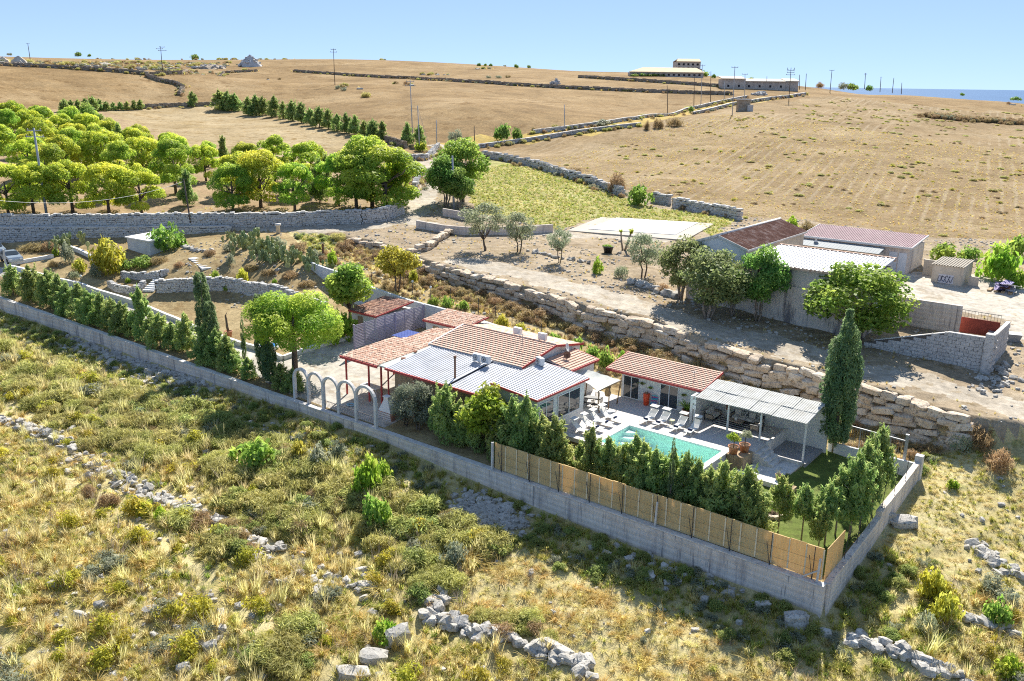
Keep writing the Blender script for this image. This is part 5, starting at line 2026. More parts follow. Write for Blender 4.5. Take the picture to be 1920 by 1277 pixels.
# ------------------------------------------------------------------ farm buildings on the upper terrace
b = NB('stained_render')
p = b.pos()
c = b.ramp(b.noise(p, .8, 6, .7), [(.28, (.50, .45, .39)), (.5, (.62, .56, .49)), (.72, (.70, .64, .57))])
c = b.mix(b.ramp(b.noise(b.mapped(p, (.6, .6, .10)), 1.0, 5, .75), [(.50, 0.0), (.60, .85)]), c, (.13, .12, .125))
M_STAIN = b.bsdf(c, .92, .15, b.bump(b.noise(p, 5, 4, .7), .3, .03))
M_TANR = mat_plain('tan_render', (.60, .53, .43), .12, .8, .9, .15, 0, .45, (.30, .26, .21), .3)
M_BLUEG = mat_plain('pale_grey_render', (.68, .71, .74), .06, .8, .85, .2, 0, .3, (.4, .4, .4))
b = NB('rusty_sheet')
p = b.pos()
c = b.ramp(b.noise(p, .9, 6, .75), [(.35, (.15, .065, .045)), (.5, (.21, .10, .07)), (.62, (.36, .26, .22))])
M_RUSTY = b.bsdf(c, .85, .2)
M_PLUM = mat_plain('plum_roof_sheet', (.19, .095, .12), .18, 1.0, .7, .3, 0, .4, (.38, .28, .28))
M_GREYR = mat_plain('grey_roof_sheet', (.20, .225, .24), .06, .6, .7, .3)
M_FIBR2 = mat_plain('fluted_fibre_cement', (.40, .36, .30), .14, 1.5, .9, .1, 0, .4, (.30, .25, .2))
gb = lambda x, y: hz(x, y)

t = thing('gable_barn', 'barn with a rust-brown gable roof and pale gable wall behind the leafy trees', 'barn')
mb = MB()
mb.box(-45, -38.6, 89.2, 105.8, 3.0, 10.3)
mb.build('wall', M_TANR, t)
mb = MB()
wall_poly(mb, [(-45, 89.19, 7.4), (-38.6, 89.19, 7.4), (-38.6, 89.19, 10.3), (-41.8, 89.19, 11.3), (-45, 89.19, 10.3)], .08, (0, -1, 0))
mb.build('gable', M_BLUEG, t)
mb = MB()
wall_poly(mb, [(-38.6, 105.82, 10.3), (-45, 105.82, 10.3), (-41.8, 105.82, 11.3)], .1, (0, 1, 0))
mb.build('rear_gable', M_TANR, t)
rib_panels(t, 89.0, 106.0, -38.35, -41.8, 10.32, 11.46, M_RUSTY, 'roof_sheet', .22, .05, .95, axis='x', jit=.01)
rib_panels(t, 89.0, 106.0, -45.25, -41.8, 10.32, 11.46, M_FIBRE, 'roof_sheet', .22, .05, .95, axis='x', jit=.01)
mb = MB()
mb.tube([(-41.8, 88.95, 11.5), (-41.8, 106.05, 11.5)], .14, 6)
mb.build('ridge', M_CAP, t)
mb = MB()
mb.beam((-38.35, 88.95, 10.30), (-41.8, 88.95, 11.44), .06, .22).beam((-45.25, 88.95, 10.30), (-41.8, 88.95, 11.44), .06, .22).box(-38.42, -38.28, 89, 106, 10.12, 10.3)
mb.build('bargeboard', M_CAP, t)

t = thing('metal_barn', 'long barn with a white ribbed roof and black-stained concrete front wall', 'barn')
mb = MB()
mb.box(-45.02, -25.6, 88.75, 89.1, 1.5, 7.2)
mb.box(-37.6, -25.6, 88.9, 96.2, 2.0, 9.25)
mb.build('wall', M_STAIN, t)
rib_panels(t, -37.8, -25.3, 88.5, 96.3, 9.25, 10.0, M_METAL, 'roof_panel', .42, .07, 1.25)
mb = MB()
mb.box(-37.8, -25.3, 96.32, 96.6, 9.7, 10.12).box(-37.8, -25.3, 88.42, 88.5, 9.05, 9.25)
mb.build('edge_tiles', M_CLAY, t)
for x in (-36.6, -36.0):
    mb = MB()
    mb.box(x - .25, x + .25, 88.70, 88.76, 7.6, 8.6)
    mb.build('window', M_DARK, t)
mb = MB()
mb.box(-25.61, -25.5, 91.2, 93.4, 3.4, 7.4)
mb.build('door', M_BLUEG, t)
mb = MB()
mb.box(-25.6, -24.6, 95.0, 96.4, 3.0, 8.3)
mb.build('side_porch', M_TANR, t)
t = thing('ramp_wall', 'plain grey concrete wall right of the black-stained barn above the ramp', 'wall')
mb = MB()
mb.box(-25.0, -18.5, 96.85, 97.2, 2.2, 6.0)
mb.build('wall_body', M_CONC, t)

# L-shaped enclosure of concrete blocks: each block of the front face is a part
t = thing('block_enclosure', 'enclosure of grey concrete blocks with a sloping top at the edge of the dirt track', 'wall', (-20, 87.3, 2))
loc = Vector(t.location)
rb = np.random.default_rng(12)
BM = []
for i in range(4):
    mb = MB()
    mb.hexa(jbox(rb, (0, 0, 0), 1, 1, 1, 0, .03))
    BM.append(mb.mesh('block', M_BLOCK))
top_at = lambda x: float(np.interp(x, [-25.2, -23.9, -17.4, -13.8], [2.95, 3.5, 5.45, 5.5]))
bw, bh = .74, .33
mb = MB()
wall_mb(mb, [(-25.2, 87.4), (-23.9, 87.4), (-17.4, 87.4), (-13.95, 87.4)], [top_at(x) - .05 for x in (-25.2, -23.9, -17.4, -13.95)], [1.2] * 4, .18)
wall_mb(mb, [(-13.99, 87.5), (-13.99, 91.5), (-13.99, 95.4)], [5.45, 5.45, 5.35], [1.2] * 3, .18)
mb.build('core', M_DARKGAP, t).location = -loc
cnt = 0
for r_ in range(14):
    z = 1.35 + r_ * bh
    x = -25.2 + (r_ % 2) * bw / 2
    while x < -13.9:
        xm = x + bw / 2
        if z + bh / 2 < top_at(xm) + .04 and z > hz(xm, 86.8) - .35:
            o = place('block', BM[cnt % 4], t, Vector((xm, 87.36 + rb.normal() * .008, z)) - loc)
            o.scale = (bw - .025, .26, bh - .022)
            cnt += 1
        x += bw
    y = 87.25 + (r_ % 2) * bw / 2
    while y < 95.2:
        ym = y + bw / 2
        if z + bh / 2 < 5.5 and z > 1.6:
            o = place('block', BM[cnt % 4], t, Vector((-13.95 + rb.normal() * .008, ym, z)) - loc)
            o.scale = (.26, bw - .025, bh - .022)
            cnt += 1
        y += bw
print('blocks', cnt)
mb = MB()
wall_mb(mb, [(-23.9, 87.37), (-17.4, 87.37), (-13.85, 87.37)], [3.58, 5.53, 5.58], [3.50, 5.45, 5.5], .34)
wall_mb(mb, [(-13.97, 87.6), (-13.97, 95.4)], [5.58, 5.5], [5.5, 5.4], .34)
mb.build('coping', M_CAP, t).location = -loc
mb = MB()
mb.box(-14.35, -13.6, 86.95, 87.7, 1.0, 5.95)
mb.build('corner_pier', M_BLOCK, t).location = -loc
t = thing('red_gate', 'rust-red sheet gate with a thin railing inside the block enclosure', 'gate', (-17, 98.3, 3.6))
mb = MB()
mb.box(-1.7, 1.9, -.04, .04, -.6, 1.0)
mb.build('sheet', mat_plain('red_oxide', (.30, .07, .05), .2, 2, .8, .2), t)
mb = MB()
mb.beam((-1.7, 0, 1.75), (1.9, 0, 1.7), .05)
for k in range(13): mb.beam((-1.7 + k * .3, 0, 1.0), (-1.7 + k * .3, 0, 1.75), .025)
mb.build('railing', M_IRON, t)
t = thing('metal_trough', 'pale grey metal trough lying behind the block enclosure corner', 'trough', (-14.6, 98.5, hz(-14.6, 98.5)), .3)
mb = MB()
mb.hexa([(-1.3, -.5, 0), (1.3, -.5, 0), (1.3, .5, 0), (-1.3, .5, 0), (-1.5, -.65, .8), (1.5, -.65, .8), (1.5, .65, .8), (-1.5, .65, .8)])
mb.build('trough_body', M_GALV, t)

t = thing('plum_barn', 'long low barn with a plum-purple sheet roof at the edge of the stubble field', 'barn')
mb = MB()
mb.box(-43.2, -29.5, 118.2, 124.9, 3.5, 7.72)
mb.build('wall', M_CONC, t)
rib_panels(t, -43.5, -29.2, 117.9, 125.2, 7.8, 8.5, M_PLUM, 'roof_sheet', .3, .05, 1.1)
mb = MB()
mb.beam((-29.17, 117.9, 7.78), (-29.17, 125.2, 8.48), .06, .2).beam((-43.53, 117.9, 7.78), (-43.53, 125.2, 8.48), .06, .2).box(-43.5, -29.2, 117.8, 117.88, 7.6, 7.85)
mb.build('white_verge', M_WHITE, t)
mb = MB()
for a in (0, 1.15):
    mb.box(-31.9 + a, -30.9 + a, 118.12, 118.2, 4.2, 7.0)
mb.build('door', M_BLUEG, t)
t = thing('grey_lean_to', 'low lean-to with a plain grey sheet roof in front of the plum barn', 'barn')
mb = MB()
mb.box(-43.9, -32.6, 115.7, 118.15, 3.4, 6.9)
mb.build('wall', M_TANR, t)
rib_panels(t, -44.1, -32.4, 115.4, 117.78, 6.98, 7.45, M_GREYR, 'roof_sheet', .5, .015, 1.3)
for k in range(2):
    mb = MB()
    mb.box(-42.6 + k * 3, -41.7 + k * 3, 115.64, 115.69, 5.3, 6.2)
    f = mb.build('window', M_DARK, t)
    mb = MB()
    for j in range(4): mb.box(-42.5 + k * 3 + j * .22, -42.45 + k * 3 + j * .22, 115.61, 115.635, 5.3, 6.2)
    mb.build('bar', M_WHITE, f)
mb = MB()
mb.lathe([(.3, 0), (.3, .1), (.1, .15), (.1, .5), (.35, .55), (0, .7)], (-41.0, 117.0, 7.3), 10)
mb.build('vent', M_WHITE, t)

t = thing('stone_hut', 'small rendered hut with a fluted fibre-cement roof and graffiti on its front', 'hut')
mb = MB()
mb.box(-26.2, -22.7, 116.5, 121.2, 3.2, 6.35)
mb.build('wall', M_TANR, t)
rib_panels(t, -26.35, -22.55, 116.3, 121.4, 6.42, 6.62, M_FIBR2, 'roof_sheet', .35, .08, .95)
mb = MB()
mb.box(-28.0, -26.6, 119.6, 119.9, 3.4, 6.3)
mb.box(-22.3, -21.2, 117.8, 118.1, 3.2, 5.2)
mb.build('stub_wall', M_TANR, t)
M_GRAF = mat_plain('graffiti_paint', (.06, .07, .12), .1, 5, .7)
M_GRAFW = mat_plain('graffiti_white', (.62, .62, .66), .05, 5, .7)
mb = MB()
rg = np.random.default_rng(4)
mb.box(-25.4, -23.7, 116.484, 116.492, 4.25, 5.3)
g0 = mb.build('graffiti_ground', M_GRAFW, t)
mb = MB()
for k, (a, h_) in enumerate(((-25.25, .75), (-24.83, .62), (-24.42, .8), (-24.02, .6))):
    pts = [(a + .16 * math.cos(q) * (1 + .25 * math.sin(2 * q + k)), 116.478, 4.75 + h_ * .5 * math.sin(q) + .06 * math.sin(3 * q + k)) for q in np.linspace(.4 * k, 5.3 + .4 * k, 12)]
    mb.tube(pts, .035, 4)
    mb.beam((a + .1, 116.478, 4.4), (a + .28, 116.478, 5.15), .05)
mb.build('graffiti', M_GRAF, t)
# loose sheets
t = thing('sheet_pile', 'heap of old white and violet corrugated sheets thrown on the yard', 'sheet pile', (-18.6, 117.4, hz(-18.6, 117.4)))
shm = [M_METAL, mat_plain('violet_sheet', (.20, .17, .36), .12, 2, .6), M_METAL, mat_plain('violet_sheet2', (.26, .22, .40), .12, 2, .6), mat_plain('rust_sheet', (.30, .15, .10), .2, 2, .8)]
for k in range(9):
    mb = MB()
    vs, fs = [], []
    for j in range(13):
        vs += [(-.5 + j * .083, -1.1, .04 * (j % 2)), (-.5 + j * .083, 1.1, .04 * (j % 2))]
    for j in range(12): fs.append((2 * j, 2 * j + 2, 2 * j + 3, 2 * j + 1))
    mb.add(vs, fs)
    mb.add([(a, c_, z - .012) for a, c_, z in vs], [f[::-1] for f in fs])
    o = mb.build('sheet', shm[k % 5], t, (rg.uniform(-1.1, 1.1), rg.uniform(-.6, .6), .25 + .09 * k), (rg.normal() * .22, rg.normal() * .22, rg.uniform(-.6, .6)))
mb = MB()
for k in range(4): mb.box(-1.3 + k * .75, -.9 + k * .75, -.9, .8, -.1, .22)
mb.build('pallet', M_TANW, t)
# white concrete slab
M_SLAB = mat_plain('white_concrete', (.72, .71, .69), .05, .5, .85, .2, 0, .2, (.5, .46, .4))
c4 = [G(1103, 432), G(1156, 411), G(1309, 420), G(1266, 443)]
c5 = [G(1064, 434), G(1126, 409), G(1340, 421), G(1285, 452)]
for nm, cc, dz, m_ in (('slab_apron', c5, .05, mat_plain('apron_concrete', (.48, .43, .36), .08, .5, .9, .2, 0, .4, (.42, .36, .28))), ('concrete_slab', c4, .14, M_SLAB)):
    mb = MB()
    # a flat poured sheet, its underside below the ground
    zt = max(q.z for q in cc) * .35 + np.mean([q.z for q in cc]) * .65
    mb.add([(q.x, q.y, q.z - 1.0) for q in cc] + [(q.x, q.y, q.z + dz + .12) for q in cc], [(0, 1, 2, 3), (7, 6, 5, 4), (4, 5, 1, 0), (5, 6, 2, 1), (6, 7, 3, 2), (7, 4, 0, 3)])
    tag(mb.build(nm, m_), kind='structure')
# ------------------------------------------------------------------ reed fence on the front wall
M_REED = None
b = NB('reed_matting')
p = b.pos()
c = b.ramp(b.noise(b.mapped(p, (9, 9, .5)), 1.5, 4, .8), [(.3, (.68, .49, .22)), (.5, (.80, .61, .31)), (.7, (.85, .68, .39))])
c = b.mix(b.math('MULTIPLY', b.rand(), .4), c, (.60, .42, .19))
c = b.mix(b.ramp(b.noise(p, 1.6, 4, .7), [(.55, 0.0), (.75, .45)]), c, (.78, .66, .42))
M_REED = b.bsdf(c, .9, .15, b.bump(b.noise(b.mapped(p, (30, 30, .4)), 1.0, 2, .6), .4, .02))
tl = b.n('ShaderNodeBsdfTranslucent')          # thin reeds let daylight through
b.set(tl.inputs[0], c)
mx = b.n('ShaderNodeMixShader')
mx.inputs[0].default_value = .32
b.t.links.new(b.out.inputs[0].links[0].from_socket, mx.inputs[1])
b.t.links.new(tl.outputs[0], mx.inputs[2])
b.t.links.new(mx.outputs[0], b.out.inputs[0])
M_LATH = mat_plain('pale_lath', (.78, .66, .45), .12, 3, .85, .15)
fz = lambda x: -1.2 + .02
t = thing('reed_fence', 'golden reed matting fence standing on the front wall before the pool hedge', 'fence', (-39.6, 48.6, -1.2))
loc = Vector(t.location)
rf = np.random.default_rng(5)
X0, X1 = -39.6, -14.55
n = 24
for i in range(n):
    a, c_ = X0 + (X1 - X0) * i / n, X0 + (X1 - X0) * (i + 1) / n
    top = .92 + rf.normal() * .02
    mb = MB()
    mb.hexa([(a + .02, 48.60, -1.16), (c_ - .03, 48.60, -1.16), (c_ - .03, 48.64, -1.16), (a + .02, 48.64, -1.16),
             (a + .02 + rf.normal() * .02, 48.62 + rf.normal() * .03, top), (c_ - .03, 48.62 + rf.normal() * .03, top), (c_ - .03, 48.67, top), (a + .02, 48.67, top)])
    mb.build('reed_panel', M_REED, t).location = -loc
    mb = MB()
    mb.box(c_ - .045, c_ + .045, 48.57, 48.59, -1.1, top - .05)
    mb.build('lath', M_LATH, t).location = -loc
for i in range(3):
    a, c_ = 48.75 + i * 1.02, 48.75 + (i + 1) * 1.02
    mb = MB()
    mb.box(-14.45, -14.41, a + .02, c_ - .02, -1.1, .90)
    mb.build('reed_panel', M_REED, t).location = -loc
for k in range(10):
    x = X0 + .8 + k * 2.64
    mb = MB()
    mb.beam((x, 48.42, -1.2), (x, 48.44, .98), .04)
    mb.beam((x, 48.40, -1.2), (x - .28, 48.36, .35), .03)
    mb.build('fence_post', M_IRON, t).location = -loc
mb = MB()
for z in (-.5, .15):
    mb.tube([(X0 + .4, 48.38, z), (X0 + 6, 48.37, z - .05), (X0 + 12, 48.38, z), (X0 + 19, 48.37, z - .06), (X1, 48.38, z)], .008, 4)
mb.build('wire', M_IRON, t).location = -loc
mb = MB()
mb.beam((-39.75, 48.5, -1.2), (-39.75, 48.5, .95), .16)
tag(mb.build('concrete_post', M_CAP), 'pale concrete post at the left end of the reed fence', 'post')
for (x, z1, lab) in ((-25.6, .55, 'thin pale post leaning on the middle of the reed fence'), (-14.7, .35, 'pale post with a slanted brace at the fence corner')):
    mb = MB()
    mb.beam((x, 48.33, -1.18), (x + .05, 48.36, z1), .11)
    if x > -20: mb.beam((x - .9, 48.34, -1.15), (x, 48.36, -.45), .08)
    tag(mb.build('corner_post', M_CAPW), lab, 'post')
t = thing('wire_fence', 'thin iron rods and wire standing on the right side wall', 'fence', (-14.3, 51, -1.1))
loc = Vector(t.location)
for k, y in enumerate((51.9, 54.2, 56.6, 59.2, 61.9, 64.6)):
    mb = MB()
    z = np.interp(y, [48, 58.5, 58.7, 68], [-1.2, -.82, -.45, -.12])
    mb.beam((-14.3, y, z), (-14.25, y + .1, z + 1.9), .035)
    mb.build('rod', M_IRON, t).location = -loc
mb = MB()
for dz in (.6, 1.4):
    mb.tube([(-14.28, 51.9, -1.05 + dz), (-14.28, 58.6, -.7 + dz), (-14.28, 64.6, -.25 + dz)], .008, 4)
mb.build('wire', M_IRON, t).location = -loc
# gate at the back of the lawn
t = thing('garden_gate', 'grey steel mesh gate with two square posts behind the lawn', 'gate', (-20.3, 69.2, -.6))
loc = Vector(t.location)
for (x, y, z0_, z1_) in ((-20.3, 69.2, -.8, 1.62), (-15.55, 69.0, -1.7, 1.5)):
    mb = MB()
    mb.beam((x, y, z0_), (x, y, z1_), .2)
    mb.beam((x, y, z1_), (x, y, z1_ + .06), .24)
    mb.build('post', M_GALV, t).location = -loc
mb = MB()
mb.beam((-20.2, 69.2, 1.1), (-15.6, 69.0, 1.0), .09).beam((-20.2, 69.2, -.75), (-15.6, 69.0, -.85), .09)
for k in range(1, 4):
    x = -20.2 + k * 1.15
    mb.beam((x, 69.18 - k * .04, -.75), (x, 69.18 - k * .04, 1.08), .05)
for k in range(22):
    x = -20.1 + k * .2
    mb.beam((x, 69.15, -.72), (x, 69.15, 1.05), .012)
mb.build('frame', M_GALV, t).location = -loc

# ------------------------------------------------------------------ arcade and barbecue
t = thing('arcade', 'row of five grey concrete arches standing on the front wall by the patio', 'arcade', (-63.2, 48.6, -1.1))
loc = Vector(t.location)
px_ = [-63.1, -61.15, -59.15, -57.15, -54.9, -52.5]
yA = lambda x: 48.30 - (x + 63) * 0.0 + .25
for i, x in enumerate(px_):
    z0_ = np.interp(x, [-68, -53], [-.87, -1.2])
    mb = MB()
    mb.beam((x, yA(x), z0_), (x, yA(x), 1.0), .26, .26, (0, 1, 0))
    mb.build('pillar', M_CAP, t).location = -loc
for i in range(5):
    xa, xb = px_[i], px_[i + 1]
    xm, r_ = (xa + xb) / 2, (xb - xa) / 2
    mb = MB()
    vs, fs = [], []
    N = 14
    for k in range(N + 1):
        a = math.pi * k / N
        for (rr, dy) in ((r_ - .10, -.12), (r_ + .12, -.12), (r_ + .12, .12), (r_ - .10, .12)):
            vs.append((xm - rr * math.cos(a), yA(xm) + dy, 1.0 + rr * math.sin(a) * 1.02))
    for k in range(N):
        for q in range(4):
            q2 = (q + 1) % 4
            fs.append((k * 4 + q, k * 4 + 4 + q, k * 4 + 4 + q2, k * 4 + q2))
    mb.add(vs, fs)
    mb.build('arch', M_CAP, t).location = -loc + Vector((0, .003 * (i % 2), 0))
    mb = MB()
    xa += .14
    xb -= .14
    mb.beam((xa, yA(xm), -.25), (xb, yA(xm), -.25), .04).beam((xa, yA(xm), -1.0), (xb, yA(xm), -1.0), .03)
    for k in range(9):
        x = xa + (xb - xa) * (k + .5) / 9
        mb.tube([(x - .05, yA(xm), -1.0), (x + .06, yA(xm), -.75), (x - .06, yA(xm), -.5), (x + .05, yA(xm), -.25)], .011, 4)
    mb.build('railing', M_IRON, t).location = -loc
t = thing('barbecue_oven', 'white stepped barbecue oven with a tapered hood beside the last arch', 'oven', (-53.2, 50.6, -1.2))
mb = MB()
mb.box(-.9, .9, -.45, .45, -.2, .8)
mb.build('base', M_BRICK, t)
mb = MB()
for k in range(4): mb.box(-.85 + k * .02, .85 - k * .02, -.5, -.452, .05 + k * .19, .18 + k * .19)
mb.build('brick_courses', M_CAPW, t)
mb = MB()
mb.hexa([(-.75, -.42, .8), (.75, -.42, .8), (.75, .42, .8), (-.75, .42, .8), (-.28, -.22, 1.75), (.28, -.22, 1.75), (.28, .22, 1.75), (-.28, .22, 1.75)])
mb.build('hood', M_WHITE, t)
mb = MB()
mb.box(-.26, .26, -.2, .2, 1.75, 2.1).box(-.33, .33, -.26, .26, 2.1, 2.16)
mb.build('chimney', M_WHITE, t)
# patio furniture
t = thing('patio_table', 'long white table under the tiled porch', 'table', (-58.4, 53.6, hz(-58.4, 53.6)))
mb = MB()
mb.box(-1.1, 1.1, -.45, .45, .70, .76)
mb.build('tabletop', M_WHITE, t)
for sx in (-.95, .95):
    for sy in (-.35, .35):
        mb = MB()
        mb.beam((sx, sy, 0), (sx, sy, .7), .06)
        mb.build('leg', M_WHITE, t)
t = thing('garden_hose', 'coiled pale blue hose lying on the patio behind the arches', 'hose', (-57.9, 50.6, hz(-57.9, 50.6)))
mb = MB()
for r_ in (.28, .36, .44):
    mb.tube([(r_ * math.cos(a), r_ * math.sin(a) * .8, .04 + r_ * .05) for a in np.linspace(0, 6.28, 15)], .03, 5)
mb.build('coil', mat_plain('pale_blue_hose', (.30, .48, .55), .1, 3, .5), t)

# ------------------------------------------------------------------ sun loungers
M_TUBE = mat_plain('white_tube', (.78, .78, .77), .03, 3, .4, .4)


def lounger(label, x, y, rz):
    """head toward local +y, foot at y=0"""
    t = thing('sun_lounger', label, 'sun lounger', (x, y, .0), rz, 'white sun loungers around the pool')
    mb = MB()
    for sx in (-.32, .32):
        mb.tube([(sx, 0, .34), (sx, 1.3, .34), (sx, 1.95, .82)], .02, 5)
    mb.tube([(-.32, 0, .34), (.32, 0, .34)], .02, 5)
    mb.tube([(-.32, 1.95, .82), (.32, 1.95, .82)], .02, 5)
    mb.build('frame', M_TUBE, t)
    for (sx, y_) in ((-.32, .12), (.32, .12), (-.32, 1.35), (.32, 1.35)):
        mb = MB()
        mb.tube([(sx, y_, .34), (sx, y_ - .1, 0)], .018, 5)
        mb.build('leg', M_TUBE, t)
    mb = MB()
    pr_ = [(0.02, .35), (.6, .325), (1.3, .35), (1.6, .55), (1.94, .83)]
    vs = [(s, y_, z) for y_, z in pr_ for s in (-.30, .30)] + [(s, y_, z - .015) for y_, z in pr_ for s in (-.30, .30)]
    fs = []
    for k in range(4):
        fs += [(2 * k, 2 * k + 1, 2 * k + 3, 2 * k + 2), (10 + 2 * k + 1, 10 + 2 * k, 10 + 2 * k + 2, 10 + 2 * k + 3), (2 * k, 2 * k + 2, 12 + 2 * k, 10 + 2 * k), (2 * k + 3, 2 * k + 1, 11 + 2 * k, 13 + 2 * k)]
    mb.add(vs, fs)
    mb.build('sling', M_SLING, t)
    mb = MB()
    for sx in (-.35, .35): mb.tube([(sx, 1.75, .68), (sx, 1.85, 1.12)], .015, 5)
    cn = mb.build('canopy_arm', M_TUBE, t)
    mb = MB()
    mb.hexa([(-.36, 1.62, 1.10), (.36, 1.62, 1.10), (.36, 2.08, 1.16), (-.36, 2.08, 1.16), (-.36, 1.62, 1.13), (.36, 1.62, 1.13), (.36, 2.08, 1.19), (-.36, 2.08, 1.19)])
    mb.build('canopy', M_SLING, t)
    mb = MB()
    mb.tube([(-.2, .5, .40), (.2, .5, .40)], .07, 8)
    mb.build('towel', M_NAVY, t)


for i, x in enumerate((-34.15, -33.0, -31.4, -30.15)):
    lounger('white sun lounger in the guest house row, ' + ['nearest to the red vase', 'second from the red vase', 'second from the pergola post', 'nearest to the pergola post'][i], x, 61.15 + .05 * i, R(-2 + i))
for i, y in enumerate((56.35, 57.55, 59.0, 60.25)):
    lounger('white sun lounger in the sunroom row, ' + ['nearest to the front hedge', 'second from the front hedge', 'second from the canvas awning', 'nearest to the canvas awning'][i], -35.75, y, R(90 + [3, -2, 2, -3][i]))


def side_table(label, x, y, r_, h, mat, plant=False):
    t = thing('side_table', label, 'table', (x, y, 0))
    mb = MB()
    mb.lathe([(0, h), (r_, h), (r_, h - .03), (0, h - .03)], (0, 0, 0), 14)
    mb.build('tabletop', mat, t)
    for k in range(3):
        a = k * 2.09
        mb = MB()
        mb.tube([(r_ * .4 * math.cos(a), r_ * .4 * math.sin(a), h - .03), (r_ * .8 * math.cos(a), r_ * .8 * math.sin(a), 0)], .015, 5)
        mb.build('leg', mat, t)


side_table('small round white table between the loungers beside the sunroom', -36.95, 58.3, .28, .5, M_TUBE)
side_table('small round white table near the canvas awning', -37.2, 60.9, .26, .5, M_TUBE)
side_table('small pale yellow round table between the loungers at the guest house', -32.2, 62.5, .27, .5, mat_plain('pale_yellow', (.70, .66, .40), .05, 3, .6))

# canvas awning with rough poles
t = thing('canvas_awning', 'sagging grey canvas awning on rough wooden poles between sunroom and guest house', 'awning')
cr = [at(1066, 694, 2.65), at(1102, 693, 2.65), at(1164, 713, 2.15), at(1122, 733, 1.98), at(1090, 719, 2.2)]
vs, fs = [], []
A_, B_, C_, D_ = (np.array(cr[0]), np.array(cr[1]), np.array(cr[2]), np.array(cr[3]))
N = 10
for i in range(N + 1):
    for j in range(N + 1):
        u_, v_ = i / N, j / N
        q = (A_ * (1 - v_) + B_ * v_) * (1 - u_) + (D_ * (1 - v_) + C_ * v_) * u_
        q = q + np.array([0, 0, -.14 * math.sin(math.pi * u_) * math.sin(math.pi * v_) + .035 * math.sin(u_ * 19 + v_ * 3)])
        vs.append(q)
vs2 = [q - np.array([0, 0, .02]) for q in vs]
W_ = N + 1
for i in range(N):
    for j in range(N):
        a = i * W_ + j
        fs.append((a, a + W_, a + W_ + 1, a + 1))
        fs.append((len(vs) + a, len(vs) + a + 1, len(vs) + a + W_ + 1, len(vs) + a + W_))
mb = MB()
mb.add(vs + vs2, fs, True)
mb.build('canopy', M_CLOTH, t)
for (q, dx, dy) in ((cr[3], .1, .1), (cr[2], -.1, -.3), (cr[4], .15, .15), ((cr[2] + cr[3]) / 2, 0, -.05), (cr[1], -.1, -.1)):
    mb = MB()
    mb.tube([(q.x, q.y, q.z - .03), (q.x + dx * .3, q.y + dy * .6, 1.1), (q.x + dx, q.y + dy, -.05)], [.04, .05, .055], 6)
    mb.build('pole', M_WOODP, t)
mb = MB()
mb.tube([tuple(cr[3] + Vector((0, 0, -.05))), tuple(cr[2] + Vector((0, 0, -.05)))], .04, 6)
mb.build('beam', M_WOODP, t)
t = thing('dining_table', 'dark dining table under the canvas awning', 'table', (-39.9, 62.3, 0), .3)
mb = MB()
mb.box(-.8, .8, -.4, .4, .70, .75)
mb.build('tabletop', M_DARK, t)
for sx in (-.7, .7):
    for sy in (-.3, .3):
        mb = MB()
        mb.beam((sx, sy, 0), (sx, sy, .7), .05)
        mb.build('leg', M_DARK, t)
for i, (x, y, rz) in enumerate(((-39.2, 61.55, 3.3), (-40.2, 61.4, 3.0), (-38.75, 62.5, 1.9), (-40.0, 63.2, .2))):
    t = thing('garden_chair', 'dark slim garden chair at the table under the awning, ' + ['on the pool side', 'on the sunroom side', 'at the guest house end', 'on the far side'][i], 'chair', (x, y, 0), rz, 'dark chairs under the awning')
    mb = MB()
    mb.box(-.22, .22, -.22, .22, .43, .47)
    mb.build('seat', M_DARK, t)
    mb = MB()
    for k in range(4): mb.box(-.2 + k * .115, -.145 + k * .115, .2, .225, .5, .88)
    mb.box(-.22, .22, .195, .23, .86, .9)
    mb.build('backrest', M_DARK, t)
    for sx in (-.2, .2):
        for sy in (-.2, .2):
            mb = MB()
            mb.beam((sx, sy, 0), (sx, sy, .43), .03)
            mb.build('leg', M_DARK, t)
o = MB().lathe([(0, 0), (.22, .05), (.3, .3), (.24, .5), (.2, .7), (.28, .85), (.28, .9), (0, .9)], (0, 0, 0), 14).build('straw_basket', mat_plain('straw_basket', (.52, .34, .17), .2, 6, .9), None, (-38.75, 63.0, .9))
mb = MB()
mb.tube([(0, 0, .88), (.1, 0, 1.25), (0, 0, 1.35)], .015, 5)
mb.build('cord', M_WOODP, o)
tag(o, 'woven straw lampshade hanging at the corner of the canvas awning', 'lampshade')

# pots and plants of the terrace
def pot_mesh(r_, h):
    return MB().lathe([(0, 0), (r_ * .68, 0), (r_ * .92, h * .86), (r_ * 1.05, h * .88), (r_ * 1.05, h), (r_ * .9, h), (r_ * .88, h * .9), (0, h * .9)], (0, 0, 0), 16)


def potted(name, label, p, r_, h, plant, mat=None, cat='potted plant'):
    t = thing(name, label, cat, p)
    pot_mesh(r_, h).build('pot', mat or M_POT, t)
    MB().lathe([(r_ * .87, h * .9 + .004), (0, h * .9 + .02)], (0, 0, 0), 14).build('soil', M_SOIL, t)
    return plant(t, h * .9) if plant else t


def leafy(kind, s, hs=None, dz=0):
    def f(t, z):
        o = place('foliage', BUSH[kind][0], t, (0, 0, z + dz))
        o.scale = (s, s, hs or s)
        if dz:
            MB().tube([(0, 0, z - .05), (.02, 0, z + dz + .2)], .035, 6).build('stem', bark, t)
        return t
    return f


def bladed(mat, n, h, sp, w, seed, droop=.6):
    def f(t, z):
        place('foliage', blades_mesh('fronds', mat, n, h, sp, w, seed, droop, ring=.06), t, (0, 0, z))
        return t
    return f


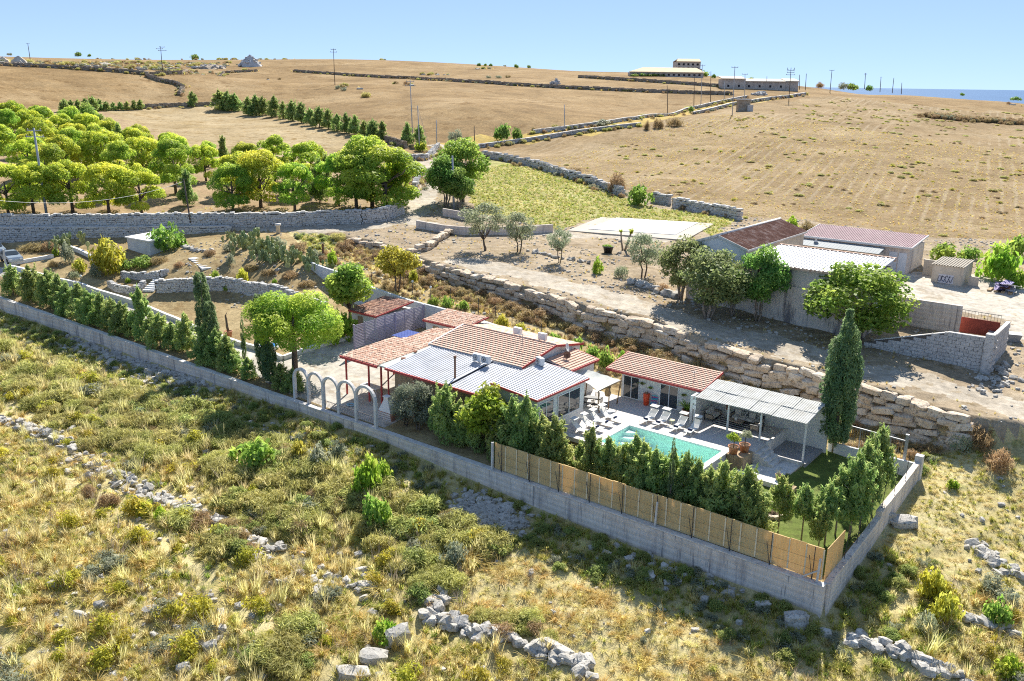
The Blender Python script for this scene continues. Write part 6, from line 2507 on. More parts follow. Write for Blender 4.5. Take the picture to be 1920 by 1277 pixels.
potted('potted_olive', 'small round tree in the front terracotta pot at the pool corner', (-25.75, 60.4, .0), .42, .62, leafy('lime', .62, .75, .55))
potted('potted_olive', 'small round tree in the rear terracotta pot at the pool corner', (-25.25, 61.3, .0), .42, .62, leafy('olive', .6, .75, .6))
potted('potted_sago', 'large spiky sago palm in a terracotta pot against the guest house', (-32.15, 65.05, 0), .42, .72, bladed(L_GREEN, 80, 1.2, 1.15, .09, 71, .75))
potted('potted_grass', 'pale tuft in a tan pot on the white slab bench', (-22.0, 60.2, -.97), .24, .42, bladed(L_GREY, 26, .65, .3, .03, 72, .3), M_TANW)
t = thing('tall_vase', 'tall bright red floor vase with a dark top by the guest house door', 'vase', (-36.3, 65.45, 0))
MB().lathe([(0, 0), (.20, 0), (.23, .1), (.30, 1.05), (.28, 1.08), (0, 1.02)], (0, 0, 0), 16).build('vase_body', mat_plain('red_glaze', (.75, .07, .015), .06, 3, .35, .5), t)
place('foliage', blades_mesh('fronds', L_GREY, 24, .5, .25, .04, 73, .5), t, (0, 0, 1.0))
for i, (x, z, lab) in enumerate(((-37.0, 1.75, 'green fern hanging on the guest house wall right of the first sliding door'), (-36.15, 1.55, 'green fern hanging above the red vase'), (-32.95, 1.6, 'green fern hanging right of the second sliding door'))):
    t = thing('hanging_fern', lab, 'hanging plant', (x, 65.82, z))
    MB().lathe([(0, -.12), (.12, -.1), (.16, .05), (0, .05)], (0, 0, 0), 10).build('basket', M_DARK, t)
    place('fronds', blades_mesh('fern_fronds', L_LIME if i == 2 else L_GREEN, 46, .34, .42, .07, 80 + i, 1.6), t)
t = thing('colourful_chair', 'multicoloured strap lounge chair beside the red vase', 'chair', (-35.55, 65.45, 0), R(20))
cm = [mat_plain('chair_%s' % k, c_, .05, 3, .5) for k, c_ in (('blue', (.06, .30, .55)), ('pink', (.62, .12, .30)), ('teal', (.10, .48, .52)))]
for k in range(6):
    mb = MB()
    mb.box(-.27, .27, -.3 + k * .1, -.21 + k * .1, .38, .41)
    mb.build('strap', cm[k % 3], t)
for k in range(5):
    mb = MB()
    mb.beam((-.27, .32 + k * .035, .46 + k * .1), (.27, .32 + k * .035, .46 + k * .1), .025, .085)
    mb.build('strap', cm[(k + 1) % 3], t)
mb = MB()
for sx in (-.28, .28):
    mb.tube([(sx, -.32, 0), (sx, -.3, .4), (sx, .3, .38), (sx, .5, .95)], .016, 5)
    mb.tube([(sx, .3, .38), (sx, .38, 0)], .016, 5)
mb.build('frame', M_TUBE, t)

# lounge set under the pergola
b = NB('striped_rug')
p = b.pos()
sep = b.n('ShaderNodeSeparateXYZ')
b.set(sep.inputs[0], p)
k_ = b.math('GREATER_THAN', b.math('FRACT', b.math('MULTIPLY', sep.outputs[1], 2.2)), .5)
M_RUG = b.bsdf(b.mix(k_, (.05, .05, .055), (.55, .53, .50)), .95, .05)
mb = MB()
mb.box(-29.8, -26.5, 65.1, 67.3, .002, .02)
tag(mb.build('striped_rug', M_RUG), 'black and cream striped rug under the lounge set', 'rug')
M_CUSH = mat_plain('cream_cushion', (.62, .60, .56), .06, 3, .95, .1)
b = NB('patterned_cushion')
c = b.ramp(b.vor(b.objco(), 9, out='Color'), [(.3, (.08, .09, .09)), (.55, (.45, .44, .42)), (.8, (.62, .60, .57))])
M_PATT = b.bsdf(c, .95, .1)
M_WICK = mat_plain('wicker', (.40, .32, .24), .2, 8, .8, .2)


def sofa(name, label, x, y, rz, w, cat='sofa', pat=False):
    t = thing(name, label, cat, (x, y, .0), rz)
    mb = MB()
    for sx in (-w / 2, w / 2):
        mb.beam((sx, -.38, .02), (sx, -.38, .6), .06).beam((sx, .38, .02), (sx, .38, .75), .06).beam((sx, -.38, .6), (sx, .38, .6), .06)
    mb.beam((-w / 2, .38, .73), (w / 2, .38, .73), .06).beam((-w / 2, -.38, .22), (w / 2, -.38, .22), .06).beam((-w / 2, .38, .22), (w / 2, .38, .22), .06)
    mb.build('frame', M_DARK, t)
    for sx in (-w / 2, w / 2):
        mb = MB()
        mb.box(sx - .02, sx + .02, -.34, .34, .24, .57)
        mb.build('side_panel', M_WICK, t)
    n = max(1, round((w - .1) / .65))
    cw = (w - .1) / n
    for k in range(n):
        xa = -w / 2 + .05 + k * cw
        mb = MB()
        mb.hexa([(xa + .01, -.36, .25), (xa + cw - .01, -.36, .25), (xa + cw - .01, .3, .25), (xa + .01, .3, .25), (xa + .03, -.34, .42), (xa + cw - .03, -.34, .42), (xa + cw - .03, .3, .41), (xa + .03, .3, .41)])
        mb.build('seat_cushion', M_CUSH, t)
        mb = MB()
        mb.hexa([(xa + .02, .18, .42), (xa + cw - .02, .18, .42), (xa + cw - .02, .33, .42), (xa + .02, .33, .42), (xa + .04, .27, .83), (xa + cw - .04, .27, .83), (xa + cw - .04, .38, .83), (xa + .04, .38, .83)])
        mb.build('back_cushion', M_PATT if (pat and k % 2) else M_CUSH, t)
    return t


sofa('lounge_sofa', 'black framed two-seat sofa with cream cushions against the guest house wall', -30.3, 66.2, R(90), 1.5)
sofa('lounge_sofa', 'long black framed sofa with patterned cushions along the back wall of the terrace', -27.7, 67.25, R(0), 2.6, pat=True)
sofa('lounge_armchair', 'black framed wicker armchair at the right end of the striped rug', -26.3, 65.9, R(-90), .85, 'armchair')
t = thing('coffee_table', 'low dark coffee table with a white vase on the striped rug', 'table', (-28.2, 66.1, .02))
mb = MB()
mb.box(-.6, .6, -.35, .35, .33, .38)
mb.build('tabletop', M_WICK, t)
for sx in (-.55, .55):
    for sy in (-.3, .3):
        mb = MB()
        mb.beam((sx, sy, 0), (sx, sy, .33), .04)
        mb.build('leg', M_DARK, t)
o = MB().lathe([(0, 0), (.09, 0), (.12, .12), (.05, .28), (.07, .32), (0, .3)], (0, 0, 0), 12).build('white_vase', M_TUBE, None, (-28.2, 66.1, .40))
tag(o, 'small white vase standing on the coffee table', 'vase')
side_table('small round white stand in the corner behind the two-seat sofa', -29.55, 67.4, .22, .62, M_TUBE)
o = pot_mesh(.18, .38).build('clay_pot', M_POT, None, (-29.55, 67.4, .62))
tag(o, 'brown clay pot on the white stand in the terrace corner', 'pot')
for k, x in enumerate((-31.05,)):
    for j, z in enumerate((1.45, 1.95)):
        o = MB().box(-.16, .16, -.02, .02, -.16, .16).build('wall_plate', M_TUBE, None, (x + .02, 64.05, z))
        tag(o, ['lower small white plaque on the left pergola post', 'upper small white plaque on the left pergola post'][j], 'plaque')

# stone planter on the lawn
t = thing('stone_planter', 'curved bed edged with pale stones on the lawn', 'planter', (-20.8, 55.6, -1.45))
rp = np.random.default_rng(9)
ring = [(-1.5, -1.2), (-.9, -1.3), (-.3, -1.25), (.3, -1.1), (.9, -.7), (1.3, -.1), (1.4, .5), (1.1, 1.0), (.5, 1.25), (-.1, 1.2), (-.7, 1.0), (-1.2, .8)]
rs = resample([Vector((a, c_, 0)) for a, c_ in ring], .34)
for i, q in enumerate(rs):
    nx = rs[min(i + 1, len(rs) - 1)] - rs[max(i - 1, 0)]
    o = place('stone', BOULD[i % 9], t, (q.x, q.y, .12), math.atan2(nx.y, nx.x))
    o.scale = (.38, .30, .34)
MB().poly(ring, -.2, .08).build('bed_soil', M_SOIL, t)
bush('green', (-21.0, 55.6, -1.3), .75, 'bed_shrub', 'low green shrub growing in the stone-edged bed', .9)
# ------------------------------------------------------------------ trees and shrubs, each one a thing
rt = np.random.default_rng(61)


def to_top(kind, x, y, top, name, label, group=None, var=None, wf=1.0, cat='tree', dz=-.05, hmin=.8, z=None):
    p = Vector((x, y, (hz(x, y) if z is None else z) + dz))
    h = max(hmin, px_h(p, proj(p)[1] - top))
    return tree(kind, p, h, name, label, cat, group, var, wf, rt)


def wall_at(px):
    """plan position on the front wall's centre line under pixel column px"""
    wy = float(np.interp(px, [-60, 0, 100, 247, 480, 690, 925, 1540], [535, 557, 588, 642, 724, 795, 870, 1100]))
    wz = float(np.interp(px, [-60, 0, 100, 247, 480, 690, 925, 1540], [2.1, 1.5, 1.0, 0.0, -.82, -1.2, -1.2, -1.2]))
    return at(px, wy, wz)


# clipped hedge row behind the left stretch of the wall
HEDGE = [(3, 497), (34, 505), (61, 508), (84, 513), (107, 527), (131, 534), (151, 545), (168, 551), (187, 560), (207, 566), (226, 583), (243, 540), (262, 583), (281, 590), (299, 600), (319, 596),
         (366, 604), (384, 618), (404, 634)]
for i, (px, top) in enumerate(HEDGE):
    q = wall_at(px)
    lab = 'bushy cypress in the hedge row behind the left wall, %s from the picture edge' % ORD[i]
    if px == 243: lab = 'taller open conifer with whorled branches standing out of the left hedge row'
    if px == 3: lab = 'pale green cypress at the very left end of the hedge row'
    to_top(CYP, q.x, q.y + 1.5 + rt.normal() * .2, top - 6 + rt.uniform(-6, 8), 'hedge_cypress', lab, 'cypresses in the hedge row behind the left wall', wf=rt.uniform(1.05, 1.35) if px != 243 else .8)
for px, dy, top, var, wf, lab in ((345, 2.6, 513, 1, 1.05, 'tall dark columnar cypress rising from the left hedge by the dry garden'), (368, 2.0, 566, 1, 1.25, 'shorter dark columnar cypress leaning against the tall left one'),
                                  (427, 2.0, 592, 2, .55, 'very thin young cypress left of the ivy-clad column'), (458, 2.2, 553, 1, .85, 'tall dark ivy-clad column left of the umbrella pine'),
                                  (482, 1.5, 632, 0, 1.4, 'broad dark clipped cypress at the foot of the ivy-clad column')):
    q = wall_at(px)
    to_top(COLU, q.x, q.y + dy, top, 'columnar_cypress', lab, None, var, wf)
for i, (px, top) in enumerate(((508, 678), (530, 688), (446, 668), (416, 655))):
    q = wall_at(px)
    to_top(CYP, q.x, q.y + 1.2, top, 'low_cypress', ['low dark cypress right of the ivy-clad column', 'low dark cypress beside the first arch', 'low cypress left of the ivy-clad column', 'low cypress below the terracotta pots'][i], wf=1.5)
# trees in front of the villa
MID = [(738, 722, 'grey'), (760, 718, 'grey'), (812, 712, 'cyp'), (836, 745, 'cyp'), (880, 716, 'lime'), (862, 742, 'cyp'), (912, 758, 'cyp'), (938, 738, 'cyp'), (965, 735, 'cyp'), (992, 772, 'cyp'), (1018, 770, 'cyp')]
MLAB = ['grey-green shrubby tree right of the barbecue oven', 'second grey-green shrubby tree right of the barbecue oven', 'dark green cypress before the red-edged metal roof', 'low cypress right of the dark green one before the metal roof',
        'yellow-green leafy tree in front of the flue pipe', 'dark cypress half hidden behind the yellow-green tree', 'dense cypress left of the sunroom wall', 'dense cypress in front of the sunroom wall', 'tallest cypress in front of the sunroom wall',
        'cypress below the sunroom corner', 'bright cypress below the sunroom windows']
L_OLV2 = L_OLIVE
GREYT = make_broad(391, L_GREY, h=4.4, w=1.5, n=30, leaf=(.26, .08), dens=26, stems=2, base=.5)
LIMET = make_broad(392, L_LIME, h=4.6, w=1.5, n=30, leaf=(.26, .17), dens=24, stems=2, base=.7)
for (px, top, k), lab in zip(MID, MLAB):
    q = wall_at(px)
    if k == 'cyp': to_top(CYP, q.x, q.y + 1.5 + rt.normal() * .25, top, 'hedge_cypress', lab, 'cypresses in front of the villa', wf=rt.uniform(.9, 1.1))
    elif k == 'grey': to_top([GREYT], q.x, q.y + 1.5, top, 'grey_tree', lab)
    else: to_top([LIMET], q.x, q.y + 1.7, top, 'leafy_tree', lab)
POOLH = [(1052, 812), (1078, 795), (1104, 818), (1132, 822), (1152, 816), (1174, 812), (1200, 824), (1222, 835), (1250, 842), (1272, 850), (1296, 858), (1320, 862), (1345, 872), (1366, 868), (1392, 890)]
for i, (px, top) in enumerate(POOLH):
    q = wall_at(px)
    to_top(CYP, q.x, q.y + 2.25 + rt.normal() * .25, top + rt.uniform(-8, 10), 'hedge_cypress', 'cypress in the pool hedge behind the reed fence, %s from the sunroom end' % ORD[i], 'cypresses in the pool hedge', wf=rt.uniform(.85, 1.2))
q = wall_at(1236)
to_top(COLU, q.x, q.y + 1.3, 812, 'slim_cypress', 'slim dark cypress spire sticking up in front of the pool', None, 2, .5)
# bare-stemmed cypresses round the lawn
for (bx, by, top, wf, var, lab) in ((1420, 985, 905, .8, 3, 'narrow bare-stemmed cypress at the left edge of the lawn'), (1458, 1000, 884, 1.1, 0, 'bare-stemmed cypress left of the stone-edged bed'),
                                  (1502, 1015, 900, 1.0, 1, 'bare-stemmed cypress in front of the stone-edged bed'), (1534, 1029, 935, 1.0, 2, 'low-crowned cypress nearest to the fence corner'),
                                  (1546, 1020, 897, 1.2, 0, 'wide pale cypress right of the stone-edged bed'), (1566, 1002, 880, 1.1, 1, 'bare-stemmed cypress behind the reed fence return'),
                                  (1594, 1008, 838, 1.1, 2, 'large bare-stemmed cypress in the right-hand clump'), (1612, 985, 822, 1.05, 0, 'tall bright cypress in the right-hand clump'),
                                  (1624, 960, 845, .9, 3, 'leaning cypress at the back of the right-hand clump'), (1641, 962, 790, .95, 1, 'tallest bare-stemmed cypress beside the side wall')):
    p = at(bx, by, -1.45)
    p.x = min(p.x, -15.2)
    to_top(CYPT, p.x, max(p.y, 49.7), top, 'lawn_cypress', lab, 'bare-stemmed cypresses round the lawn', var, wf * .72)
p = at(1562, 848, -1.2)
to_top(COLU, p.x, p.y, 580, 'columnar_cypress', 'tall dark columnar cypress beside the pergola', None, 0, 1.05)

# umbrella pine
UMB = make_pine(151, flat=.66, n=30, mat=L_PINE2, leaf=(.17, .06), dens=120, low=1.9)
p = at(553, 703, -.55)
t = to_top([UMB], p.x, p.y, 537, 'umbrella_pine', 'large bright green umbrella pine overhanging the patio kerb', None, 0, 1.0)
t.rotation_euler.z = 1.0
LOLLI = make_broad(393, L_GREEN, h=5.0, w=1.5, n=36, leaf=(.26, .17), dens=26, stems=1, base=2.0)
p = G(655, 618)
to_top([LOLLI], p.x, p.y, 500, 'leafy_tree', 'round-headed green tree behind the umbrella pine', None, 0, 1.15)
p = G(633, 640)
bush('lime', p, px_h(p, 66), 'clipped_shrub', 'egg-shaped bright green shrub between the umbrella pine and the screen', px_h(p, 66) * .62)
p = G(665, 612)
to_top(CYP, p.x, p.y, 575, 'low_cypress', 'small dark conifer at the corner of the littered shed')
YELT = make_broad(394, L_YEL, h=4.4, w=2.2, n=34, leaf=(.26, .16), dens=22, stems=3, base=1.3)
p = G(745, 548)
to_top([YELT], p.x, p.y, 462, 'yellow_tree', 'yellow-leaved round tree behind the whitewashed wall')
# lane trees, olives, barn trees
for (bx, by, top, var, wf, lab) in ((838, 388, 300, 1, 1.0, 'lush green tree at the left of the clump by the roadside pole'), (868, 378, 264, 0, .95, 'tall yellow-green tree at the back of the clump by the roadside pole'), (862, 392, 322, 1, 1.0, 'rounded green tree at the front of the clump by the roadside pole')):
    p = G(bx, by)
    to_top(BROAD, p.x, p.y, top, 'roadside_tree', lab, None, var, wf)
for (bx, by, top, var, wf, lab) in ((908, 470, 380, 0, 1.05, 'grey-green olive tree nearest to the road junction'), (972, 472, 400, 1, 1.0, 'grey-green olive tree, middle one of the three on the dirt terrace'), (1049, 492, 428, 2, .8, 'small olive tree with a forked trunk on the dirt terrace'),
                                    (1205, 520, 440, 1, 1.0, 'silvery olive tree left of the barn trees')):
    p = G(bx, by)
    to_top(OLIV, p.x, p.y, top, 'olive_tree', lab, None, var, wf)
for (bx, by, top, var, wf, lab) in ((1276, 560, 446, 0, 1.0, 'yellow-green leafy tree at the left corner of the barn wall'), (1328, 597, 468, 2, 1.25, 'wide multi-stemmed tree in front of the gable barn'), (1372, 592, 490, 2, .7, 'thin-stemmed tree between the two barn trees'),
                                    (1420, 600, 470, 1, .85, 'dense dark green tree with pale stems against the stained wall'), (1598, 640, 488, 0, 1.35, 'largest broad tree overhanging the concrete block enclosure')):
    p = G(bx, by)
    kd = BROADO if bx in (1276, 1328, 1372) else (BIGT if bx == 1598 else BROAD)
    to_top(kd, p.x, p.y, top, 'barn_tree', lab, None, var % len(kd), wf)
BIGB = [(1778, 488, 36, 70, 'green', 'bright green shrub mass behind the small hut'), (1815, 485, 30, 50, 'green', 'green shrub between the small hut and the big bush'), (1870, 525, 78, 92, 'lime', 'large rounded yellow-green bush behind the sheet pile'), (1912, 485, 50, 50, 'green', 'green bush at the right edge of the yard'),
        (1905, 540, 40, 40, 'lime', 'low bush at the right edge beside the sheet pile'),
        (1482, 430, 30, 34, 'lime', 'small yellow-green bush behind the rust-roofed barn'), (1515, 432, 22, 40, 'dry', 'brown thorny shrub between the barn and the plum roof'),
        (1155, 362, 46, 40, 'dry', 'leafless grey thorn bush on the meadow wall'), (1203, 384, 42, 56, 'green', 'round green bush in the gap of the meadow wall'), (1078, 325, 14, 30, 'dry', 'low dry shrub leaning on the meadow wall'),
        (853, 268, 30, 34, 'grey', 'grey-green bush at the bend of the lane'), (941, 265, 38, 40, 'dark', 'round dark green bush beside the lane'), (970, 264, 28, 26, 'dark', 'smaller dark green bush beside the lane'),
        (1212, 243, 20, 18, 'dry', 'first dark thorn bush on the lane wall'), (1234, 240, 22, 24, 'dry', 'second dark thorn bush on the lane wall'), (1264, 236, 20, 36, 'dry', 'widest dark thorn bush on the lane wall'),
        (1296, 211, 14, 13, 'dark', 'small green bush between the lane walls'), (1130, 236, 14, 50, 'grey', 'low grey shrubs along the far lane wall'),
        (206, 508, 70, 74, 'yellow', 'large olive-yellow bush left of the white shed'), (318, 466, 56, 80, 'green', 'large round green bush right of the white shed'), (105, 480, 20, 18, 'lime', 'small lime green shrub above the parking place'),
        (125, 492, 44, 34, 'grey', 'pale shrub at the end of the parking wall'), (150, 508, 28, 34, 'yellow', 'yellow shrub below the olive-yellow bush'), (177, 520, 30, 30, 'grey', 'grey spiky shrub below the olive-yellow bush'),
        (265, 500, 26, 50, 'dark', 'dark shrub under the white shed'), (434, 497, 26, 22, 'grey', 'grey-green shrub on the bank above the stone wall'), (455, 532, 34, 26, 'yellow', 'bright yellow-green shrub at the top of the garden stone wall'),
        (402, 528, 26, 22, 'green', 'green shrub at the foot of the garden stone wall'), (424, 545, 12, 12, 'lime', 'tiny lime seedling on the dry lawn'), (514, 530, 10, 12, 'lime', 'tiny yellow shrub on the bank'),
        (623, 496, 32, 24, 'lime', 'round bright green shrub by the rusty post'), (775, 530, 30, 20, 'yellow', 'small yellow shrub right of the yellow-leaved tree'),
        (812, 572, 22, 26, 'green', 'green creeper shrub on the wall, nearest to the yellow tree'), (838, 576, 26, 32, 'green', 'green creeper shrub on the wall above the left outbuilding'), (866, 584, 26, 30, 'green', 'green creeper shrub at the corner of the wire stakes'),
        (818, 542, 10, 10, 'lime', 'small yellow-green weed by the boulder wall'), (834, 547, 12, 12, 'lime', 'second small yellow-green weed by the boulder wall'),
        (940, 618, 34, 32, 'yellow', 'tall yellow-green shrub behind the villa ridge'), (975, 630, 30, 30, 'yellow', 'second yellow-green shrub behind the villa ridge'), (1040, 645, 26, 30, 'green', 'green shrub behind the satellite dish'),
        (1082, 662, 34, 34, 'green', 'dense green shrub behind the annex'), (1108, 676, 40, 36, 'green', 'tallest dense green shrub behind the annex'), (1135, 688, 46, 36, 'green', 'dense green shrub left of the guest house roof'), (1168, 690, 38, 36, 'lime', 'yellow-green shrub touching the guest house roof'),
        (1205, 690, 22, 30, 'yellow', 'small yellow shrub behind the guest house ridge'),
        (598, 882, 62, 64, 'grey', 'soft grey-green bush below the arches'), (632, 858, 44, 40, 'grey', 'second soft grey-green bush closer to the wall'), (690, 930, 92, 70, 'lime', 'bright lime green bush standing in the scrub below the wall'), (720, 905, 52, 46, 'lime', 'bright lime shrub leaning on the larger lime bush'),
        (705, 990, 80, 70, 'green', 'dark green bush under the lime one'), (850, 1065, 62, 66, 'grey', 'grey twiggy bush in the lower scrub'), (470, 880, 70, 110, 'green', 'large dark green bramble in the shade below the columnar cypress'),
        (560, 870, 56, 40, 'yellow', 'yellow-green shrub above the dark bramble'), (1745, 1120, 70, 60, 'yellow', 'spindly yellow-flowered bush right of the wall corner'), (1770, 1165, 70, 66, 'yellow', 'second spindly yellow-flowered bush right of the wall corner'),
        (1735, 1190, 60, 50, 'olive', 'olive green undergrowth below the yellow-flowered bush'), (1888, 1275, 60, 70, 'lime', 'bright green bush in the lower right corner'), (1868, 1165, 60, 60, 'green', 'green bush above the right rubble line'),
        (1835, 840, 56, 66, 'dry', 'golden dry brush beyond the gate'), (1870, 880, 52, 70, 'dry', 'golden dry brush at the right edge beyond the gate'), (1800, 845, 44, 50, 'olive', 'olive brush at the end of the boulder wall'), (1785, 915, 22, 26, 'lime', 'single green tuft on the pale grass'),
        (305, 975, 36, 30, 'lime', 'lime green shrub by the left rubble line'), (270, 965, 34, 40, 'yellow', 'yellow-green shrub by the left rubble line'), (345, 985, 34, 46, 'yellow', 'yellow broom below the left rubble line'), (410, 1010, 36, 46, 'yellow', 'second yellow broom below the left rubble line'),
        (165, 930, 30, 42, 'dry', 'rust-brown bush on the left slope'), (205, 945, 30, 46, 'dry', 'second rust-brown bush on the left slope'), (383, 866, 20, 16, 'lime', 'small lime shrub on the upper slope'),
        (610, 1215, 34, 36, 'yellow', 'yellow-green tuft at the bottom of the slope'), (720, 1200, 48, 56, 'lime', 'light green broom at the bottom of the slope'), (1206, 1205, 18, 20, 'grey', 'small blue-green thistle on the straw slope'),
        (1122, 512, 36, 26, 'lime', 'upright green yucca-like shrub on the dirt terrace'), (1165, 520, 28, 34, 'olive', 'grey-green shrub at the foot of the silvery olive')]
for (bx, by, hp, wp, k, lab) in BIGB:
    p = G(bx, by)
    h = max(.35, px_h(p, hp))
    bush(k, p, h, {'dry': 'dry_bush', 'grey': 'grey_shrub', 'yellow': 'yellow_shrub', 'lime': 'bright_shrub', 'dark': 'dark_shrub', 'olive': 'olive_shrub'}.get(k, 'green_shrub'), lab, max(.3, wp * depth(p) / FPX / 1.9))

for (bx, by, hp, wp, k, lab) in ((100, 500, 16, 20, 'dry', 'dry brown shrub below the parking wall'), (140, 522, 18, 22, 'olive', 'olive shrub in the corner of the dry lawn'), (192, 505, 20, 26, 'olive', 'olive shrub against the big olive-yellow bush'), (235, 505, 22, 30, 'dark', 'dark shrub between the olive-yellow bush and the shed'),
        (300, 492, 16, 40, 'dry', 'dry brown brush right of the white shed'), (335, 500, 14, 30, 'dry', 'dry brown brush by the upper slab steps'), (395, 478, 14, 30, 'dry', 'dry brush above the slab steps'), (470, 505, 14, 34, 'dry', 'dry brush in the middle of the bank'), (505, 515, 14, 36, 'dry', 'dry brush lower on the bank'),
        (545, 520, 16, 40, 'dry', 'dry brush at the right of the bank'), (575, 535, 14, 40, 'dry', 'dry brush at the foot of the bank'), (430, 470, 16, 30, 'grey', 'grey shrub below the prickly pears'), (372, 532, 12, 16, 'green', 'little green shrub beside the lower garden steps'), (240, 530, 12, 12, 'lime', 'lime seedling in the lower stone planter'),
        (520, 462, 22, 46, 'grey', 'grey-green brush behind the prickly pears'), (560, 470, 22, 46, 'dry', 'dry brush behind the prickly pears'), (590, 486, 22, 40, 'grey', 'grey brush at the end of the prickly pears'), (60, 470, 18, 60, 'dry', 'dry creeper under the road wall behind the car'), (95, 470, 22, 40, 'dry', 'brown creeper under the road wall'),
        (650, 545, 14, 30, 'dry', 'dry brush beside the white steps'), (1290, 535, 16, 40, 'dry', 'dry brush at the left end of the barn wall'), (1240, 545, 18, 50, 'dry', 'dry brush under the silvery olive')):
    p = G(bx, by)
    h = max(.3, px_h(p, hp))
    bush(k, p, h, {'dry': 'dry_bush', 'grey': 'grey_shrub', 'lime': 'bright_shrub', 'dark': 'dark_shrub', 'olive': 'olive_shrub'}.get(k, 'green_shrub'), lab, max(.3, wp * depth(p) / FPX / 1.9))
# pine grove
GFRONT = [(16, 402, 318), (64, 402, 308), (137, 400, 305), (205, 400, 312), (266, 400, 320), (437, 398, 318), (489, 389, 288), (553, 395, 315), (635, 386, 305), (669, 394, 292), (722, 396, 290), (698, 388, 268), (750, 384, 305)]
GL_ = ['nearest to the left edge', 'just left of the grey pole', 'just right of the grey pole', 'third right of the grey pole', 'fourth right of the grey pole', 'wide yellow one above the roadside bollard', 'left of the small round one', 'small round one', 'slender one', 'left of the big right clump', 'front of the big right clump', 'yellow top of the big right clump', 'right end above the road']
for (bx, by, top), lab in zip(GFRONT, GL_):
    p = G(bx, by)
    to_top(PINE, p.x, p.y, top, 'grove_pine', 'round pine in the front row of the grove, ' + lab, 'pines of the grove', wf=.95 if bx != 722 else 1.3)
rows = [(364, 20, 690, 112, 80), (336, -10, 610, 66, 74), (312, -12, 560, 60, 70), (291, -14, 390, 56, 66), (272, -16, 350, 52, 62), (255, -16, 290, 50, 58), (241, -14, 215, 46, 50)]
RN = ['second', 'third', 'fourth', 'fifth', 'sixth', 'seventh', 'eighth', 'ninth']
for r_, (by, xa, xb, stp, hp) in enumerate(rows):
    k = 0
    x = xa + rt.uniform(0, stp)
    while x < xb:
        bx, b2 = x + rt.uniform(-7, 7), by + rt.uniform(-7, 7)
        x += stp * rt.uniform(.85, 1.2)
        if r_ == 1 and 395 < bx < 440: continue
        top_ = max(b2 - hp * rt.uniform(.88, 1.1), float(np.interp(bx, [0, 100, 190, 230, 290, 385, 470, 600], [188, 203, 214, 228, 243, 268, 272, 262])) + rt.uniform(0, 7))
        if b2 - top_ < 36: continue
        p = G(bx, b2)
        lab = 'round pine in the %s row of the grove, %s from the left' % (RN[r_], ORD[k])
        k += 1
        to_top(PINE, p.x, p.y, top_, 'grove_pine', lab, 'pines of the grove', wf=rt.uniform(.78, 1.0))
for (bx, by, top, lab) in ((352, 386, 318, 'dark conifer in the front of the grove beside the thin pole'), (227, 296, 232, 'dark conifer among the yellow pines'), (419, 300, 255, 'single blue-green conifer at the edge of the pale field'), (600, 380, 298, 'dark conifer between the round pines'), (612, 360, 290, 'slim dark conifer behind the round pines')):
    p = G(bx, by)
    to_top(CYP, p.x, p.y, top, 'dark_conifer', lab, var=1, wf=.95)
p = G(168, 258)
to_top(BROAD, p.x, p.y, 200, 'dark_tree', 'big dark green tree standing out of the grove', None, 1, 1.0)
# conifer rows in the fields
RC = [(122, 211, 186), (135, 211, 188), (148, 211, 187), (161, 210, 185), (175, 209, 181), (187, 208, 186), (200, 208, 190), (213, 207, 192), (226, 207, 191), (239, 207, 190), (252, 206, 188), (264, 205, 187)]
for i, (bx, by, top) in enumerate(RC):
    p = G(bx, by)
    to_top(CYP, p.x, p.y, top, 'field_conifer', 'small conifer in the row behind the grove, %s from the left' % ORD[i], 'conifers in the row behind the grove', wf=1.5)
RD = [(362, 200, 172, 1.2), (412, 207, 170, 1.5), (428, 208, 172, 1.5), (442, 208, 176, 1.4), (466, 216, 182, 1.4), (480, 217, 179, 1.5), (493, 217, 182, 1.3)] + [(515 + i * 16.8, 219 + i * 3.85, 181 + i * 3.9 + (6 if i % 3 == 1 else 0), 1.35) for i in range(13)]
for i, (bx, by, top, wf) in enumerate(RD):
    p = G(bx, by)
    to_top(CYP, p.x, p.y, top, 'field_conifer', 'dark conifer in the diagonal field row, %s from the left' % ORD[i], 'conifers in the diagonal field row', wf=wf)
for (bx, by, top, lab) in ((764, 272, 230, 'dark conifer left of the stayed pole'), (786, 276, 234, 'dark conifer right of the stayed pole')):
    p = G(bx, by)
    to_top(CYP, p.x, p.y, top, 'field_conifer', lab, wf=1.1)
p = G(790, 284)
bush('lime', p, px_h(p, 20), 'bright_shrub', 'yellow-green shrub at the foot of the stayed pole', 1.8)
